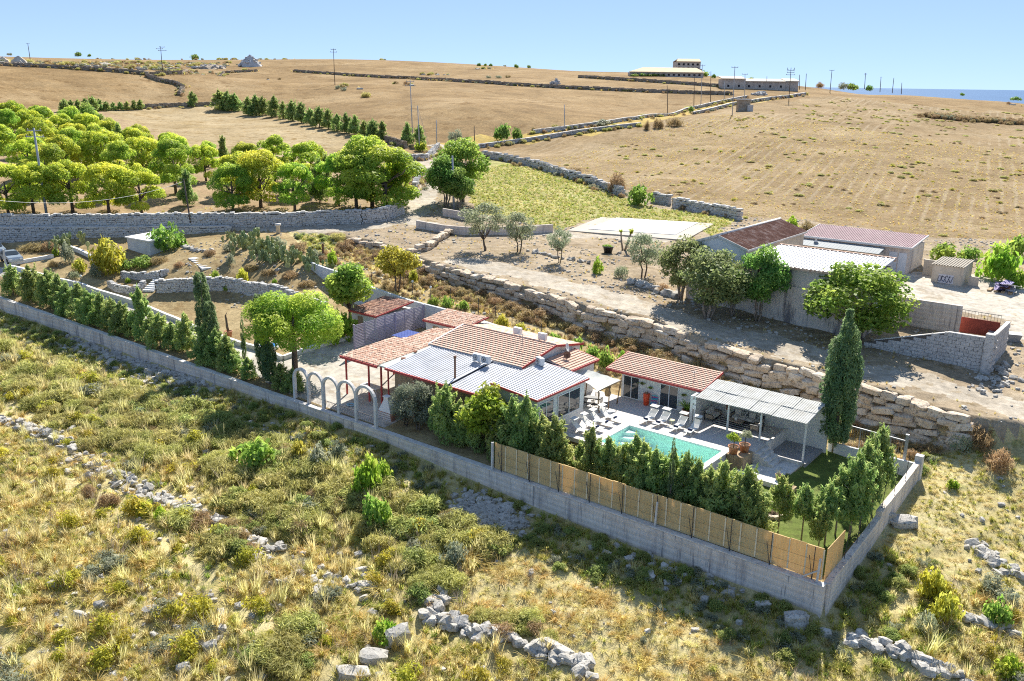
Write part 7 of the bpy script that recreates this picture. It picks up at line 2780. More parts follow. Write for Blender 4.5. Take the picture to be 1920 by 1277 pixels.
# skyline trees
SKY = [(148, 107, 11, 16, 'dark'), (168, 107, 7, 9, 'dark'), (365, 112, 12, 18, 'dark'), (18, 104, 6, 12, 'grey'), (898, 124, 7, 10, 'dark'), (910, 124, 6, 8, 'dark'), (920, 124, 6, 8, 'dark'), (968, 128, 9, 12, 'dark'), (992, 128, 7, 10, 'dark'),
       (1580, 168, 16, 22, 'grey'), (1598, 170, 16, 28, 'dark'), (1630, 170, 12, 16, 'dark'), (1538, 164, 12, 22, 'dry'), (1804, 180, 7, 11, 'dark'), (1905, 188, 8, 22, 'dark'), (1338, 146, 9, 10, 'dark'), (1365, 163, 22, 22, 'dark'), (1450, 166, 18, 30, 'dark'), (1484, 164, 16, 20, 'dark'), (1321, 143, 12, 20, 'green'), (1410, 152, 8, 18, 'green')]
SL = ['pair of dark trees on the left skyline', 'small round tree beside the dark pair on the left skyline', 'lone round tree on the skyline right of the slim pole', 'low tree by the quarry heaps', 'first of the small skyline trees in the middle', 'second of the small skyline trees in the middle', 'third of the small skyline trees in the middle',
      'left tree of the skyline pair above the brown hill', 'right tree of the skyline pair above the brown hill', 'grey feathery tree where the sea begins', 'rounded grey-green tree where the sea begins', 'small dark tree at the edge of the sea', 'reddish-brown tree among the distant poles', 'lone bush in front of the sea', 'green bush at the right edge in front of the sea',
      'dark tree right of the ruined farmhouse', 'dark tree at the gable of the stone farm', 'dark tree in front of the stone farm', 'green tree at the right end of the stone farm', 'green tree below the ruined farmhouse', 'green tree behind the stone farm roof']
for (bx, by, hp, wp, k), lab in zip(SKY, SL):
    p = G(bx, by)
    h = max(.8, px_h(p, hp))
    bush(k, p, h, 'distant_tree', lab, wp * depth(p) / FPX / 1.9, cat='tree')
# row of low shrubs in front of the long barn
for i in range(9):
    p = G(1190 + i * 13, 143)
    bush('green', p, px_h(p, 6), 'barn_shrub', 'low green shrub along the long tan barn, %s from the left' % ORD[i], 2.6, group='shrubs along the long tan barn')


# prickly pear thicket, pads as they grow
def prickly(seed, n=90, w=2.4, h=1.1):
    rng = np.random.default_rng(seed)
    V, F, T = [], [], []
    heads = [(rng.normal() * w * .4, rng.normal() * w * .35, 0.0) for _ in range(9)]
    for i in range(n):
        j = int(rng.integers(len(heads)))
        x, y, z = heads[j]
        a = rng.uniform(0, 6.28)
        tl = rng.uniform(-.6, .6)
        L = rng.uniform(.30, .50)
        up = np.array([math.cos(a) * math.sin(tl), math.sin(a) * math.sin(tl), math.cos(tl)])
        si = unit(np.cross(up, rng.normal(size=3)))
        nn = np.cross(up, si)
        c_ = np.array([x, y, z]) + up * L * .5
        b0 = len(V)
        for q in range(8):
            an = q * math.pi / 4
            V.append(c_ + up * math.sin(an) * L * .52 + si * math.cos(an) * L * .38 + nn * .03)
        for q in range(8):
            an = q * math.pi / 4
            V.append(c_ + up * math.sin(an) * L * .52 + si * math.cos(an) * L * .38 - nn * .03)
        F.append(list(range(b0, b0 + 8)))
        F.append(list(range(b0 + 15, b0 + 7, -1)))
        for q in range(8):
            q2 = (q + 1) % 8
            F.append([b0 + q2, b0 + q, b0 + 8 + q, b0 + 8 + q2])
        T += [(rng.uniform(0, 1), rng.uniform(0, .5), 0)] * 16
        tip = c_ + up * L * .5
        if tip[2] < h: heads.append(tuple(tip))
    return mesh_np('pads', np.array(V), F, L_CACT, col=np.array(T, dtype=np.float32))


PEAR = [prickly(600 + i) for i in range(3)]
PP = [(440, 455), (455, 462), (470, 460), (485, 468), (500, 474), (512, 482), (526, 484), (540, 492), (556, 494), (572, 500), (590, 504), (470, 476), (496, 488), (120, 462), (134, 468)]
for i, (bx, by) in enumerate(PP):
    p = G(bx, by)
    o = place('prickly_pear_bush', PEAR[i % 3], None, p + Vector((0, 0, -.05)), i * 1.3, 1.0 + .25 * (i % 3))
    lab = 'prickly pear clump in the thicket on the bank, %s from the road wall' % ORD[i] if i < 13 else ['prickly pear clump above the parking place, left one', 'prickly pear clump above the parking place, right one'][i - 13]
    tag(o, lab, 'cactus', 'prickly pears on the bank' if i < 13 else None)

# potted plants and small things of the dry garden
p = G(389, 618)
potted('potted_palm', 'small palm in a terracotta pot on the dry lawn', p, .42, .6, bladed(L_LIME, 46, .9, .8, .08, 91, .8))
p = G(429, 634)
t = thing('potted_stump', 'terracotta pot holding a bare twisted trunk on the white kerb', 'potted plant', p)
pot_mesh(.42, .8).build('pot', M_POT, t)
MB().tube([(0, 0, .7), (-.15, 0, 1.3), (-.35, .1, 1.9), (-.45, .1, 2.4), (-.2, .1, 2.75)], [.14, .13, .11, .09, .05], 7).build('trunk', bark, t)
p = G(503, 652)
t = thing('paddling_pool', 'round blue paddling pool behind the umbrella pine kerb', 'paddling pool', p)
MB().lathe([(1.1, 0), (1.15, .3), (1.05, .32), (1.02, .05), (0, .05)], (0, 0, 0), 20).build('rim', M_WHITE, t)
MB().lathe([(1.02, .22), (0, .22)], (0, 0, 0), 20).build('water', mat_plain('paddling_water', (.02, .16, .45), .05, 2, .2, .6), t)
# ------------------------------------------------------------------ distant farmhouse, poles, rocks, car, small things
FARM = mat_rock('far_stone', (.42, .37, .32), (.55, .49, .43), (.64, .58, .51), .5, .3, .1)
FARMR = mat_plain('far_tan_roof', (.60, .47, .30), .1, .3, .9)
FARMG = mat_plain('far_grey_roof', (.55, .48, .39), .1, .3, .9)
HOLE = mat_plain('dark_opening', (.03, .03, .035), .1, 1, .9)


def frame_at(px, py, dist):
    """thing origin at a pixel's ray and distance, local x to the right, y away, z up; metres per 1920-photo pixel"""
    p = atD(px, py, dist)
    return p, YAW, depth(p) / FPX


d0 = math.hypot(*G(1250, 144)[:2]) + 16
p, rz, m = frame_at(1290, 132, d0)
t = thing('ruined_farmhouse', 'two-storey stone farmhouse with empty windows standing on the hilltop', 'farmhouse', p, rz)
w, h = 46 * m, 15 * m
mb = MB()
mb.box(-w / 2, w / 2, 0, 9, -4, h)
wall_poly(mb, [(w / 2 + .01, 0, h), (w / 2 + .01, 9, h), (w / 2 + .01, 4.5, h + 5.5 * m)], .3, (1, 0, 0))
mb.build('wall', FARM, t)
mb = MB()
mb.hexa([(-w / 2, -.4, h), (w / 2, -.4, h), (w / 2, 4.5, h + 5 * m), (-w / 2 + 1.5, 4.5, h + 5 * m), (-w / 2, -.4, h + .3), (w / 2, -.4, h + .3), (w / 2, 4.5, h + 5 * m + .3), (-w / 2 + 1.5, 4.5, h + 5 * m + .3)])
mb.hexa([(-w / 2 + 1.5, 4.52, h + 5 * m), (w / 2, 4.52, h + 5 * m), (w / 2, 9.4, h), (-w / 2, 9.4, h), (-w / 2 + 1.5, 4.52, h + 5 * m + .3), (w / 2, 4.52, h + 5 * m + .3), (w / 2, 9.4, h + .3), (-w / 2, 9.4, h + .3)])
mb.build('roof', FARMR, t)
for k in range(5):
    for j in range(2):
        mb = MB()
        x = -w / 2 + w * (.12 + .19 * k)
        z = h * (.60 if j else .12)
        mb.box(x - .5, x + .5, -.06, -.01, z, z + h * .24)
        mb.build('window', HOLE, t)
mb = MB()
mb.box(-w / 2 - 4.5 * m, -w / 2, 1, 7, -4, 4 * m)
mb.box(w / 2, w / 2 + 4.5 * m, 1, 7, -4, 3 * m)
mb.build('annex', FARM, t)
p, rz, m = frame_at(1250, 143, d0 - 14)
t = thing('long_farm_barn', 'very long low farm barn with a tan roof below the hilltop farmhouse', 'barn', p, rz)
w, h = 138 * m, 6.5 * m
mb = MB()
mb.box(-w / 2, w / 2, 0, 8, -4, h)
mb.build('wall', FARM, t)
mb = MB()
mb.hexa([(-w / 2 - .5, -.6, h), (w / 2 + .5, -.6, h), (w / 2 - 2, 8, h + 8.5 * m), (-w / 2 + 7, 8, h + 8.5 * m), (-w / 2 - .5, -.6, h + .3), (w / 2 + .5, -.6, h + .3), (w / 2 - 2, 8, h + 8.5 * m + .3), (-w / 2 + 7, 8, h + 8.5 * m + .3)])
mb.build('roof', FARMR, t)
for k in range(14):
    mb = MB()
    x = -w / 2 + w * (k + .6) / 14.4
    mb.box(x - .5, x + .5, -.06, -.01, 1.0 * m, 4.2 * m)
    mb.build('window', HOLE, t)
p, rz, m = frame_at(1425, 167, math.hypot(*G(1425, 169)[:2]) + 3)
t = thing('stone_farm', 'grey stone farm range with low sandy roofs among the distant poles', 'farmhouse', p, rz)
mb = MB()
mb.box(-72 * m, -28 * m, 0, 7, -3, 17 * m)
mb.box(-28 * m, 48 * m, 1, 8, -3, 13 * m)
mb.box(48 * m, 74 * m, 2, 8, -3, 14 * m)
mb.build('wall', FARM, t)
mb = MB()
for (a, c_, y0_, z) in ((-73, -28, -.5, 17), (-28, 48, .5, 13), (48, 75, 1.5, 14)):
    mb.hexa([(a * m, y0_, z * m + .01), (c_ * m - .02, y0_, z * m + .01), (c_ * m - .02, 8.5, z * m + 4.5 * m), (a * m, 8.5, z * m + 4.5 * m), (a * m, y0_, z * m + .3), (c_ * m - .02, y0_, z * m + .3), (c_ * m - .02, 8.5, z * m + 4.5 * m + .3), (a * m, 8.5, z * m + 4.5 * m + .3)])
mb.build('roof', FARMG, t)
for k in range(6):
    mb = MB()
    x = (-60 + 20 * k) * m
    yy = -.06 if k < 2 else .94
    mb.box(x - .4, x + .4, yy, yy + .05, 3 * m, 7 * m)
    mb.build('window', HOLE, t)
p = G(1397, 209)
m = depth(p) / FPX
t = thing('stone_kiosk', 'small square stone pump house beside the lane', 'hut', p, YAW)
mb = MB()
mb.box(-13 * m, 9 * m, 0, 3, -.5, 21 * m)
mb.build('wall', M_STONEB, t)
mb = MB()
mb.box(-14 * m, 10 * m, -.2, 3.2, 21 * m, 22.5 * m)
mb.build('roof', M_CAPW, t)
mb = MB()
mb.box(3 * m, 13 * m, -1.2, -.02, -.5, 12 * m)
mb.build('annex', M_STONE, t)

# utility poles
M_POLEW = mat_plain('weathered_pole', (.13, .105, .09), .2, 2, .9, .1)
M_POLEG = mat_plain('concrete_pole', (.40, .42, .45), .08, 1, .8, .2)
M_INS = mat_plain('insulator', (.45, .42, .38), .1, 2, .4)
POLES = [(88, 405, 63, 240, 'g', 2, 'tall pale concrete pole leaning in front of the pine grove'), (359, 426, 344, 336, 'w', 0, 'thin brown pole rising from the road wall before the grove'), (851, 391, 848, 292, 'g', 0, 'pale concrete pole at the end of the roadside tree clump'),
         (787, 284, 783, 198, 'g', 0, 'stayed grey pole between the two dark conifers'), (774, 262, 769, 150, 'g', 2, 'tall pale pole with a double crossarm above the road bend'), (819, 270, 818, 225, 'g', 0, 'slim pale pole right of the stayed one'), (890, 281, 889, 236, 'w', 0, 'thin pole where the lane wall begins'),
         (628, 159, 625, 91, 'w', 2, 'lone dark pole with a crossarm on the brown hillside'), (305, 134, 301, 87, 'w', 3, 'dark pole with staggered crossarms by the quarry'), (57, 114, 52, 81, 'w', 1, 'leaning dark pole on the far left skyline'), (1252, 218, 1251, 160, 'w', 0, 'brown pole left of the lane before the farm'),
         (1301, 203, 1302, 142, 'w', 0, 'brown pole left of the tall grey one by the lane'), (1314, 200, 1317, 121, 'g', 1, 'tall grey pole left of the lane in front of the long barn'), (1332, 193, 1333, 134, 'w', 0, 'thin pole just right of the tall grey one'), (1373, 215, 1378, 124, 'g', 1, 'nearest tall dark pole beside the lane and pump house'),
         (1396, 190, 1397, 138, 'g', 1, 'grey pole behind the pump house'), (1479, 191, 1483, 130, 'w', 4, 'dark pole with three upright insulators left of the sea'), (1437, 168, 1438, 143, 'g', 0, 'pale pole before the stone farm'), (1499, 168, 1499, 140, 'w', 0, 'short dark pole at the end of the stone farm'),
         (1510, 168, 1512, 138, 'w', 0, 'slanting dark pole right of the stone farm'), (1556, 175, 1560, 131, 'w', 1, 'dark pole with a crossarm where the land meets the sky'), (1621, 166, 1623, 137, 'w', 2, 'leaning pole with a double crossarm beside the grey tree'), (1650, 172, 1652, 144, 'w', 1, 'first slim pole standing before the sea'),
         (1673, 174, 1676, 146, 'w', 0, 'second slim pole standing before the sea'), (1690, 176, 1691, 155, 'w', 0, 'shortest slim pole standing before the sea'), (1059, 243, 1058, 196, 'g', 0, 'faint slim pole left of the thorn bushes'), (1358, 190, 1358, 153, 'g', 0, 'faint pale pole left of the nearest tall dark pole')]
for (bx, by, tx, ty, k, arms, lab) in POLES:
    p = G(bx, by)
    q = atD(tx, ty, math.hypot(p.x, p.y) + .01)
    t = thing('utility_pole', lab, 'pole', p)
    v = q - p
    m_ = M_POLEG if k == 'g' else M_POLEW
    r_ = max(.11, .55 * depth(p) / FPX) * (1.5 if bx in (88, 851) else 1.0)
    MB().tube([Vector((0, 0, -.4)), v * .5, v], [r_ * 1.25, r_ * 1.05, r_ * .8], 7).build('shaft', m_, t)
    ax = Vector((math.cos(YAW), math.sin(YAW), 0))
    for a in range(min(arms, 3)):
        f = 1 - .07 * (a + .4)
        wd = 1.0 + .3 * a
        sh = ax * (.5 * (-1) ** a if arms == 3 else 0)
        MB().beam(v * f - ax * wd + sh, v * f + ax * wd + sh, .12).build('crossarm', m_, t)
        for s_ in (-1, 1):
            c_ = v * f + ax * wd * .9 * s_ + sh
            MB().lathe([(0, 0), (.09, 0), (.06, .12), (.09, .2), (0, .26)], (c_.x, c_.y, c_.z + .06), 6).build('insulator', M_INS, t)
    if arms == 4:
        MB().beam(v * .97 - ax * 1.3, v * .97 + ax * 1.3, .14).build('crossarm', m_, t)
        for s_ in (-1, 0, 1):
            MB().beam(v * .97 + ax * 1.2 * s_, v * .97 + ax * 1.2 * s_ + Vector((0, 0, .9)), .12).build('insulator', m_, t)
    if bx == 787:
        MB().beam(v * .95, G(808, 284) - p, .05).build('stay', M_POLEG, t)
q0, q1 = atD(-40, 372, 116), atD(345, 340, math.hypot(*G(359, 426)[:2]))
pts = []
for i in range(25):
    u_ = i / 24
    r_ = q0.lerp(q1, u_)
    r_.z -= 1.9 * 4 * u_ * (1 - u_) * .8
    pts.append(r_)
tag(MB().tube(pts, .022, 4).build('overhead_cable', M_GALV), 'thin sagging cable hanging in front of the grove', 'cable')
# quarry heaps and the rock pile on the skyline
M_HEAP = mat_plain('quarry_dust', (.60, .53, .43), .08, .3, .95)


def mound(name, label, px, py, wpx, hpx, mat, seed, cat='heap', n=0):
    p = G(px, py)
    m = depth(p) / FPX
    r = np.random.default_rng(seed)
    t = thing(name, label, cat, p, YAW)
    vs, fs = [(0, 0, hpx * m)], []
    K = 18
    for j, f in enumerate((.35, .7, 1.0)):
        for k in range(K):
            a = 2 * math.pi * k / K
            q = f * (1 + r.normal() * .09)
            vs.append((math.cos(a) * wpx * .5 * m * q, math.sin(a) * wpx * .35 * m * q, hpx * m * (1 - f) ** .9 * (1 + r.normal() * .12) - (.8 if f == 1 else 0)))
    for k in range(K):
        fs.append((0, 1 + k, 1 + (k + 1) % K))
        for j in range(2):
            a, b_ = 1 + j * K, 1 + (j + 1) * K
            fs.append((a + k, b_ + k, b_ + (k + 1) % K, a + (k + 1) % K))
    MB().add(vs, fs).build('mound', mat, t)
    for k in range(n):
        a, q = r.uniform(0, 6.28), math.sqrt(r.uniform(0, 1))
        s = r.uniform(1.5, 4.5) * m
        o = place('boulder', ROCKG[k % 8], t, (math.cos(a) * wpx * .5 * m * q, math.sin(a) * wpx * .35 * m * q, hpx * m * (1 - q) + s * .2), r.uniform(0, 6))
        o.scale = (s * 1.4, s, s)


mound('quarry_heap', 'pale conical quarry heap on the far left', 36, 119, 38, 14, M_HEAP, 1)
mound('quarry_heap', 'second pale quarry heap at the left edge', 6, 116, 30, 10, M_HEAP, 2)
mound('quarry_heap', 'low pale spoil heap left of the slim dark pole', 150, 123, 40, 7, M_HEAP, 3)
mound('quarry_heap', 'long low pale spoil heap nearer to the slim dark pole', 196, 124, 50, 7, M_HEAP, 4)
mound('rock_pile', 'grey heap of boulders on the skyline behind the field wall', 470, 124, 46, 21, M_STONE, 5, 'rock pile', 34)
mound('rock_pile', 'stony spoil bank left of the boulder heap', 395, 128, 70, 8, M_STONEB, 6, 'rock pile', 26)
mound('rock_pile', 'small stone clearance heap in the brown field', 1042, 158, 20, 9, M_STONE, 7, 'rock pile', 14)
mound('rock_pile', 'stony bank below the stone farm', 1425, 178, 34, 7, M_STONE, 8, 'rock pile', 14)

# brown brush strip in the stubble field
def brush_strip():
    r = np.random.default_rng(3)
    a, b_ = G(1730, 218), G(1915, 232)
    n = 260
    u_ = r.uniform(0, 1, n)
    x = a.x + (b_.x - a.x) * u_ + r.normal(size=n) * .5
    y = a.y + (b_.y - a.y) * u_ + r.normal(size=n) * 2.2
    scatter('brush_strip', np.stack([x, y, gz(x, y)], 1), np.where(r.random(n) < .85, 8, 7), r.uniform(0, 6, n), r.uniform(1.4, 2.6, n), COVER, None, 'strip of brown brush crossing the stubble field at the right', 'brush')


brush_strip()


def wall_weeds():
    r = np.random.default_rng(44)
    P = []
    for ln in WALL_LINES[2:]:
        L = resample([Vector((q[0], q[1], 0)) for q in ln], 1.0)
        far_ = math.hypot(L[0].x, L[0].y) > 170
        for q in L:
            for _ in range(3 if far_ else 1):
                if r.random() < .55: P.append((q.x + r.normal() * 1.1, q.y + r.normal() * 1.1))
    P = np.array(P)
    P = P[sdist(P[:, 0], P[:, 1], PROP_POLY) < -.5]
    n = len(P)
    u_ = r.random(n)
    scatter('wall_weeds', np.stack([P[:, 0], P[:, 1], gz(P[:, 0], P[:, 1])], 1), np.where(u_ < .45, 8, np.where(u_ < .65, 2, np.where(u_ < .85, 5, 7))), r.uniform(0, 6, n), r.uniform(.6, 1.5, n), COVER, None, 'dry weeds and brambles growing along the field walls', 'weeds')


wall_weeds()


def hill_scrub():
    r = np.random.default_rng(47)
    x, y = sample(60000, -760, 0, 120, 760, r)
    zone = P2([(-40, 112), (250, 117), (560, 119), (640, 124), (560, 132), (420, 134), (300, 138), (140, 127), (-40, 121)])
    m = sand(3, 26., 51)(x, y)
    k = (sdist(x, y, zone) > 0) & (m > -.02)
    k |= (sdist(x, y, UP_POLY) > 0) & (np.hypot(x, y) > 280) & (m > .52) & (zone_at(x, y) == 5)
    k &= in_view(x, y, hgt(x, y), 5) & (r.random(len(x)) < .5)
    x, y = x[k], y[k]
    n = len(x)
    u_ = r.random(n)
    scatter('hill_scrub', np.stack([x, y, gz(x, y)], 1), np.where(u_ < .4, 8, np.where(u_ < .6, 7, np.where(u_ < .8, 5, 2))), r.uniform(0, 6, n), r.uniform(.9, 2.6, n), COVER, None, 'patchy dry scrub on the far hillside', 'scrub')
    s_ = r.random(n) < .45
    S = r.uniform(.5, 1.8, s_.sum())
    scatter('hill_stones', np.stack([x[s_] + 1.5, y[s_] - 1, gz(x[s_] + 1.5, y[s_] - 1)], 1), r.integers(0, 8, s_.sum()), r.uniform(0, 6, s_.sum()), np.stack([S * 1.4, S, S * .6], 1), ROCKS, None, 'pale stones among the far hillside scrub', 'stones')


hill_scrub()


# ------------------------------------------------------------------ foreground rocks
rr = np.random.default_rng(19)


def rock_line(name, label, line, n, smin, smax, spread, mesh=ROCKS, cat='wall', up=.1, nm='stone'):
    L = [G(*q) for q in line]
    t = thing(name, label, cat, L[0])
    cum = [0]
    for i in range(len(L) - 1): cum.append(cum[-1] + (L[i + 1] - L[i]).length)
    for k in range(n):
        s = cum[-1] * (k + rr.uniform(0, .9)) / n
        x = np.interp(s, cum, [q.x for q in L]) + rr.normal() * spread
        y = np.interp(s, cum, [q.y for q in L]) + rr.normal() * spread
        sz = rr.uniform(smin, smax)
        o = place(nm, mesh[int(rr.integers(len(mesh)))], t, Vector((x, y, gz1(x, y) + sz * .12 + rr.uniform(0, up))) - Vector(L[0]), Euler((rr.normal() * .3, rr.normal() * .3, rr.uniform(0, 6.28))))
        o.scale = (sz * rr.uniform(1, 1.6), sz * rr.uniform(.9, 1.2), sz * rr.uniform(.65, .95))


rock_line('tumbled_wall', 'tumbled pale stone wall in the straw at the bottom centre', [(825, 1120), (800, 1158), (850, 1172), (905, 1190), (960, 1200), (1020, 1222), (1085, 1242), (1110, 1270)], 74, .35, .72, .28, up=.22)
rock_line('tumbled_wall', 'tumbled grey stone wall at the lower right corner', [(1595, 1200), (1640, 1218), (1690, 1240), (1740, 1262), (1800, 1275)], 50, .3, .66, .24, up=.2)
rock_line('tumbled_wall', 'short run of grey stones below the green bush at the right edge', [(1808, 1158), (1840, 1166), (1890, 1185), (1925, 1200)], 16, .3, .6, .2, up=.2)
rock_line('tumbled_wall', 'long broken line of blue-grey stones across the left slope, upper stretch', [(-10, 785), (60, 806), (130, 838), (190, 880), (245, 912)], 90, .25, .58, .34, up=.2)
rock_line('tumbled_wall', 'long broken line of blue-grey stones across the left slope, lower stretch', [(245, 912), (330, 945), (395, 975), (450, 1005), (520, 1030)], 76, .25, .55, .34, up=.15)
rock_line('tumbled_wall', 'scattered line of pale stones continuing down to the twiggy bush', [(560, 1050), (620, 1080), (690, 1110), (730, 1125)], 26, .2, .5, .35, up=.1)
rock_line('stone_heap', 'heap of pale stones on the right slope beyond the side wall', [(1830, 1020), (1850, 1040), (1870, 1060), (1905, 1075)], 34, .25, .6, .5, cat='stone heap')
for (bx, by, w, h, lab) in ((1692, 985, 48, 26, 'long pale boulder lying beside the side wall'), (1665, 976, 24, 22, 'upright pale boulder between the wall and the long one'), (745, 1200, 46, 36, 'large tan boulder at the bottom of the slope'), (700, 1238, 50, 26, 'flat tan boulder below the large one'),
                            (662, 1268, 60, 24, 'flat tan slab at the bottom edge'), (1492, 1172, 40, 34, 'big blue-grey boulder below the wall corner'), (1546, 1192, 24, 20, 'small pale boulder at the foot of the wall corner'), (1430, 1140, 26, 18, 'pale boulder in the shade of the front wall'),
                            (1365, 1118, 22, 16, 'pale boulder in the shade of the front wall, left one'), (1245, 1070, 14, 22, 'small upright pale stone below the wall'), (1285, 1085, 14, 14, 'small pale stone right of the upright one'), (282, 1148, 28, 16, 'pale stone in the lower left scrub'),
                            (370, 1215, 30, 20, 'grey stone near the bottom left'), (395, 1222, 26, 28, 'upright pale stone near the bottom left'), (187, 1142, 20, 22, 'blue-grey stone left of the pale one in the lower scrub'), (15, 1105, 18, 12, 'pale stone at the left edge'), (345, 1260, 24, 26, 'pale stone at the bottom edge'),
                            (252, 828, 12, 16, 'pale upright stone on the upper left slope'), (95, 768, 14, 14, 'pale stone by the upper rubble line'), (250, 845, 18, 14, 'grey stone below the pale upright one')):
    p = G(bx, by)
    m = depth(p) / FPX
    o = place('boulder', ROCKS[int(rr.integers(8))], None, p + Vector((0, 0, h * m * .25)), Euler((rr.normal() * .12, rr.normal() * .12, YAW + rr.normal() * .3)))
    o.scale = (w * m * 1.0, w * m * .6, h * m * .95)
    tag(o, lab, 'boulder')


def rubble():
    """countless loose stones"""
    r = np.random.default_rng(23)
    X, Y, S = [], [], []
    for line, n, sp in (([(150, 612), (200, 632), (260, 655), (330, 690), (400, 712)], 1300, 1.3), ([(170, 640), (250, 690), (330, 720)], 420, 1.4), ([(880, 945), (920, 970), (960, 985)], 480, 1.1), ([(850, 1050), (880, 1010)], 70, 1.2), ([(1150, 1035), (1290, 1075), (1400, 1110)], 110, .9),
                        ([(100, 780), (420, 900)], 60, 4), ([(460, 800), (500, 820), (540, 830)], 80, 1.0), ([(300, 1150), (420, 1250)], 70, 3), ([(40, 1090), (220, 1130)], 60, 2.5), ([(450, 1020), (720, 1150)], 90, 2.0), ([(60, 800), (250, 915), (450, 1010)], 200, .9), ([(1850, 740), (1880, 690), (1870, 720)], 90, 1.0)):
        L = [G(*q) for q in line]
        u_ = r.uniform(0, len(L) - 1.001, n)
        for q in u_:
            a, f = L[int(q)], q - int(q)
            b_ = L[int(q) + 1]
            X.append(a.x + (b_.x - a.x) * f + r.normal() * sp)
            Y.append(a.y + (b_.y - a.y) * f + r.normal() * sp)
            S.append(abs(r.normal()) * .18 + .12)
    # plus the odd stone anywhere on the slope
    x, y = sample(9000, -110, 30, 14, 90, r)
    k = (sdist(x, y, PROP_POLY) < -.6) & (sdist(x, y, UP_POLY) < -1) & in_view(x, y, -3 + 0 * x, 20) & (patch2(x, y) < .1)
    k &= r.random(len(x)) < .3
    X = np.concatenate([X, x[k]])
    Y = np.concatenate([Y, y[k]])
    S = np.concatenate([S, r.uniform(.1, .34, k.sum())])
    k = sdist(X, Y, PROP_POLY) < -.35
    X, Y, S = X[k], Y[k], S[k]
    n = len(X)
    sc3 = np.stack([S * r.uniform(1, 1.6, n), S * r.uniform(.9, 1.2, n), S * r.uniform(.6, .9, n)], 1)
    scatter('loose_stones', np.stack([X, Y, gz(X, Y) + S * .25], 1), r.integers(0, 8, n), r.uniform(0, 6.28, n), sc3, ROCKS, r.normal(size=(n, 2)) * .25, 'loose pale stones strewn over the scrub slope', 'stones')


rubble()


def terrace_stones():
    r = np.random.default_rng(29)
    x, y = sample(90000, -110, 30, 60, 150, r)
    z = gz(x, y)
    zn = zone_at(x, y)
    k = in_view(x, y, z, 10) & ((zn == 2) | (zn == 10) | (zn == 3) | (zn == 1)) & (patch(x, y) > -.1)
    k &= ~(sdist(x, y, [(-61, 52), (-14.5, 52), (-14.5, 69), (-61, 69)]) > 0) & (r.random(len(x)) < .16)
    x, y, z = x[k], y[k], z[k]
    n = len(x)
    S = np.abs(r.normal(size=n)) * .10 + .06
    scatter('ground_stones', np.stack([x, y, z + S * .2], 1), r.integers(0, 8, n), r.uniform(0, 6.28, n), np.stack([S * 1.4, S * 1.1, S * .8], 1), ROCKS, None, 'small stones and clods lying on the bare ground', 'stones')


terrace_stones()
rock_line('garden_edging', 'pale stones edging the path above the slab steps', [(322, 452), (345, 462), (372, 472), (400, 470)], 26, .3, .6, .15, cat='edging')
rock_line('garden_edging', 'rough stones along the foot of the dry bank', [(500, 556), (540, 566), (590, 580), (620, 588)], 26, .35, .7, .2, cat='edging')
rock_line('garden_edging', 'row of pale stones below the silvery olive', [(1180, 530), (1230, 545), (1275, 560)], 18, .5, 1.0, .2, cat='edging')
rock_line('garden_edging', 'low row of stones across the olive terrace', [(985, 470), (1050, 485), (1110, 495)], 16, .3, .6, .3, cat='edging')
L = resample([G(129, 466), G(150, 474), G(176, 487)], 1.0)
mb = MB()
wall_mb(mb, [(q.x, q.y) for q in L], [q.z + .5 for q in L], [q.z - .5 for q in L], .4)
tag(mb.build('bed_wall', M_WHITE), 'short white wall behind the olive-yellow bush', 'wall')

# ------------------------------------------------------------------ parked car, shed, garden steps, lamps
M_CAR = mat_plain('silver_blue_paint', (.30, .36, .42), .02, 1, .3, .6, .35)
M_TYRE = mat_plain('tyre', (.02, .02, .02), .1, 5, .9)


def car(label, p, rz):
    t = thing('parked_car', label, 'car', p, rz)
    prof = [(-2.05, .35), (-2.1, .75), (-1.95, .95), (-1.55, 1.0), (-1.0, 1.42), (.25, 1.46), (.95, 1.02), (1.9, .88), (2.1, .62), (2.1, .35)]
    mb = MB()
    vs = []
    for s, ins in ((-1, 0), (1, 0)):
        for (x, z) in prof:
            y = s * (.85 - (.16 if z > 1.2 else .0))
            vs.append((x, y, z))
    n = len(prof)
    mb.add(vs, [tuple(range(n)), tuple(range(2 * n - 1, n - 1, -1))] + [((i + 1) % n, i, n + i, n + (i + 1) % n) for i in range(n)])
    mb.build('body', M_CAR, t)
    for s in (-1, 1):
        mb = MB()
        y = s * .80
        mb.add([(-1.35, s * .865, 1.02), (.75, s * .865, 1.02), (.2, s * .735, 1.38), (-.95, s * .735, 1.38)], [(0, 1, 2, 3)] if s < 0 else [(3, 2, 1, 0)])
        mb.build('side_window', M_GLASS, t)
        for x in (-1.3, 1.3):
            w_ = MB().lathe([(.2, -.1), (.33, -.1), (.33, .1), (.2, .1)], (0, 0, 0), 16).build('wheel', M_TYRE, t, (x, s * .8, .33), (R(90), 0, 0))
            MB().lathe([(.2, .06), (.0, .08)], (0, 0, 0), 12).build('rim', M_GALV, w_, (0, 0, .02 if s < 0 else -.16))
        MB().cbox((2.08, s * .6, .66), (.06, .3, .14)).build('headlight', M_AC, t)
        MB().cbox((-2.08, s * .65, .8), (.05, .22, .18)).build('tail_light', M_RED, t)
    mb = MB()
    mb.add([(.3, -.68, 1.44), (.3, .68, 1.44), (.93, .74, 1.06), (.93, -.74, 1.06)], [(3, 2, 1, 0)])
    mb.build('windscreen', M_GLASS, t).location = (.03, 0, .03)
    mb = MB()
    mb.add([(-1.05, -.68, 1.42), (-1.05, .68, 1.42), (-1.52, .74, 1.04), (-1.52, -.74, 1.04)], [(0, 1, 2, 3)])
    mb.build('rear_window', M_GLASS, t).location = (-.03, 0, .03)


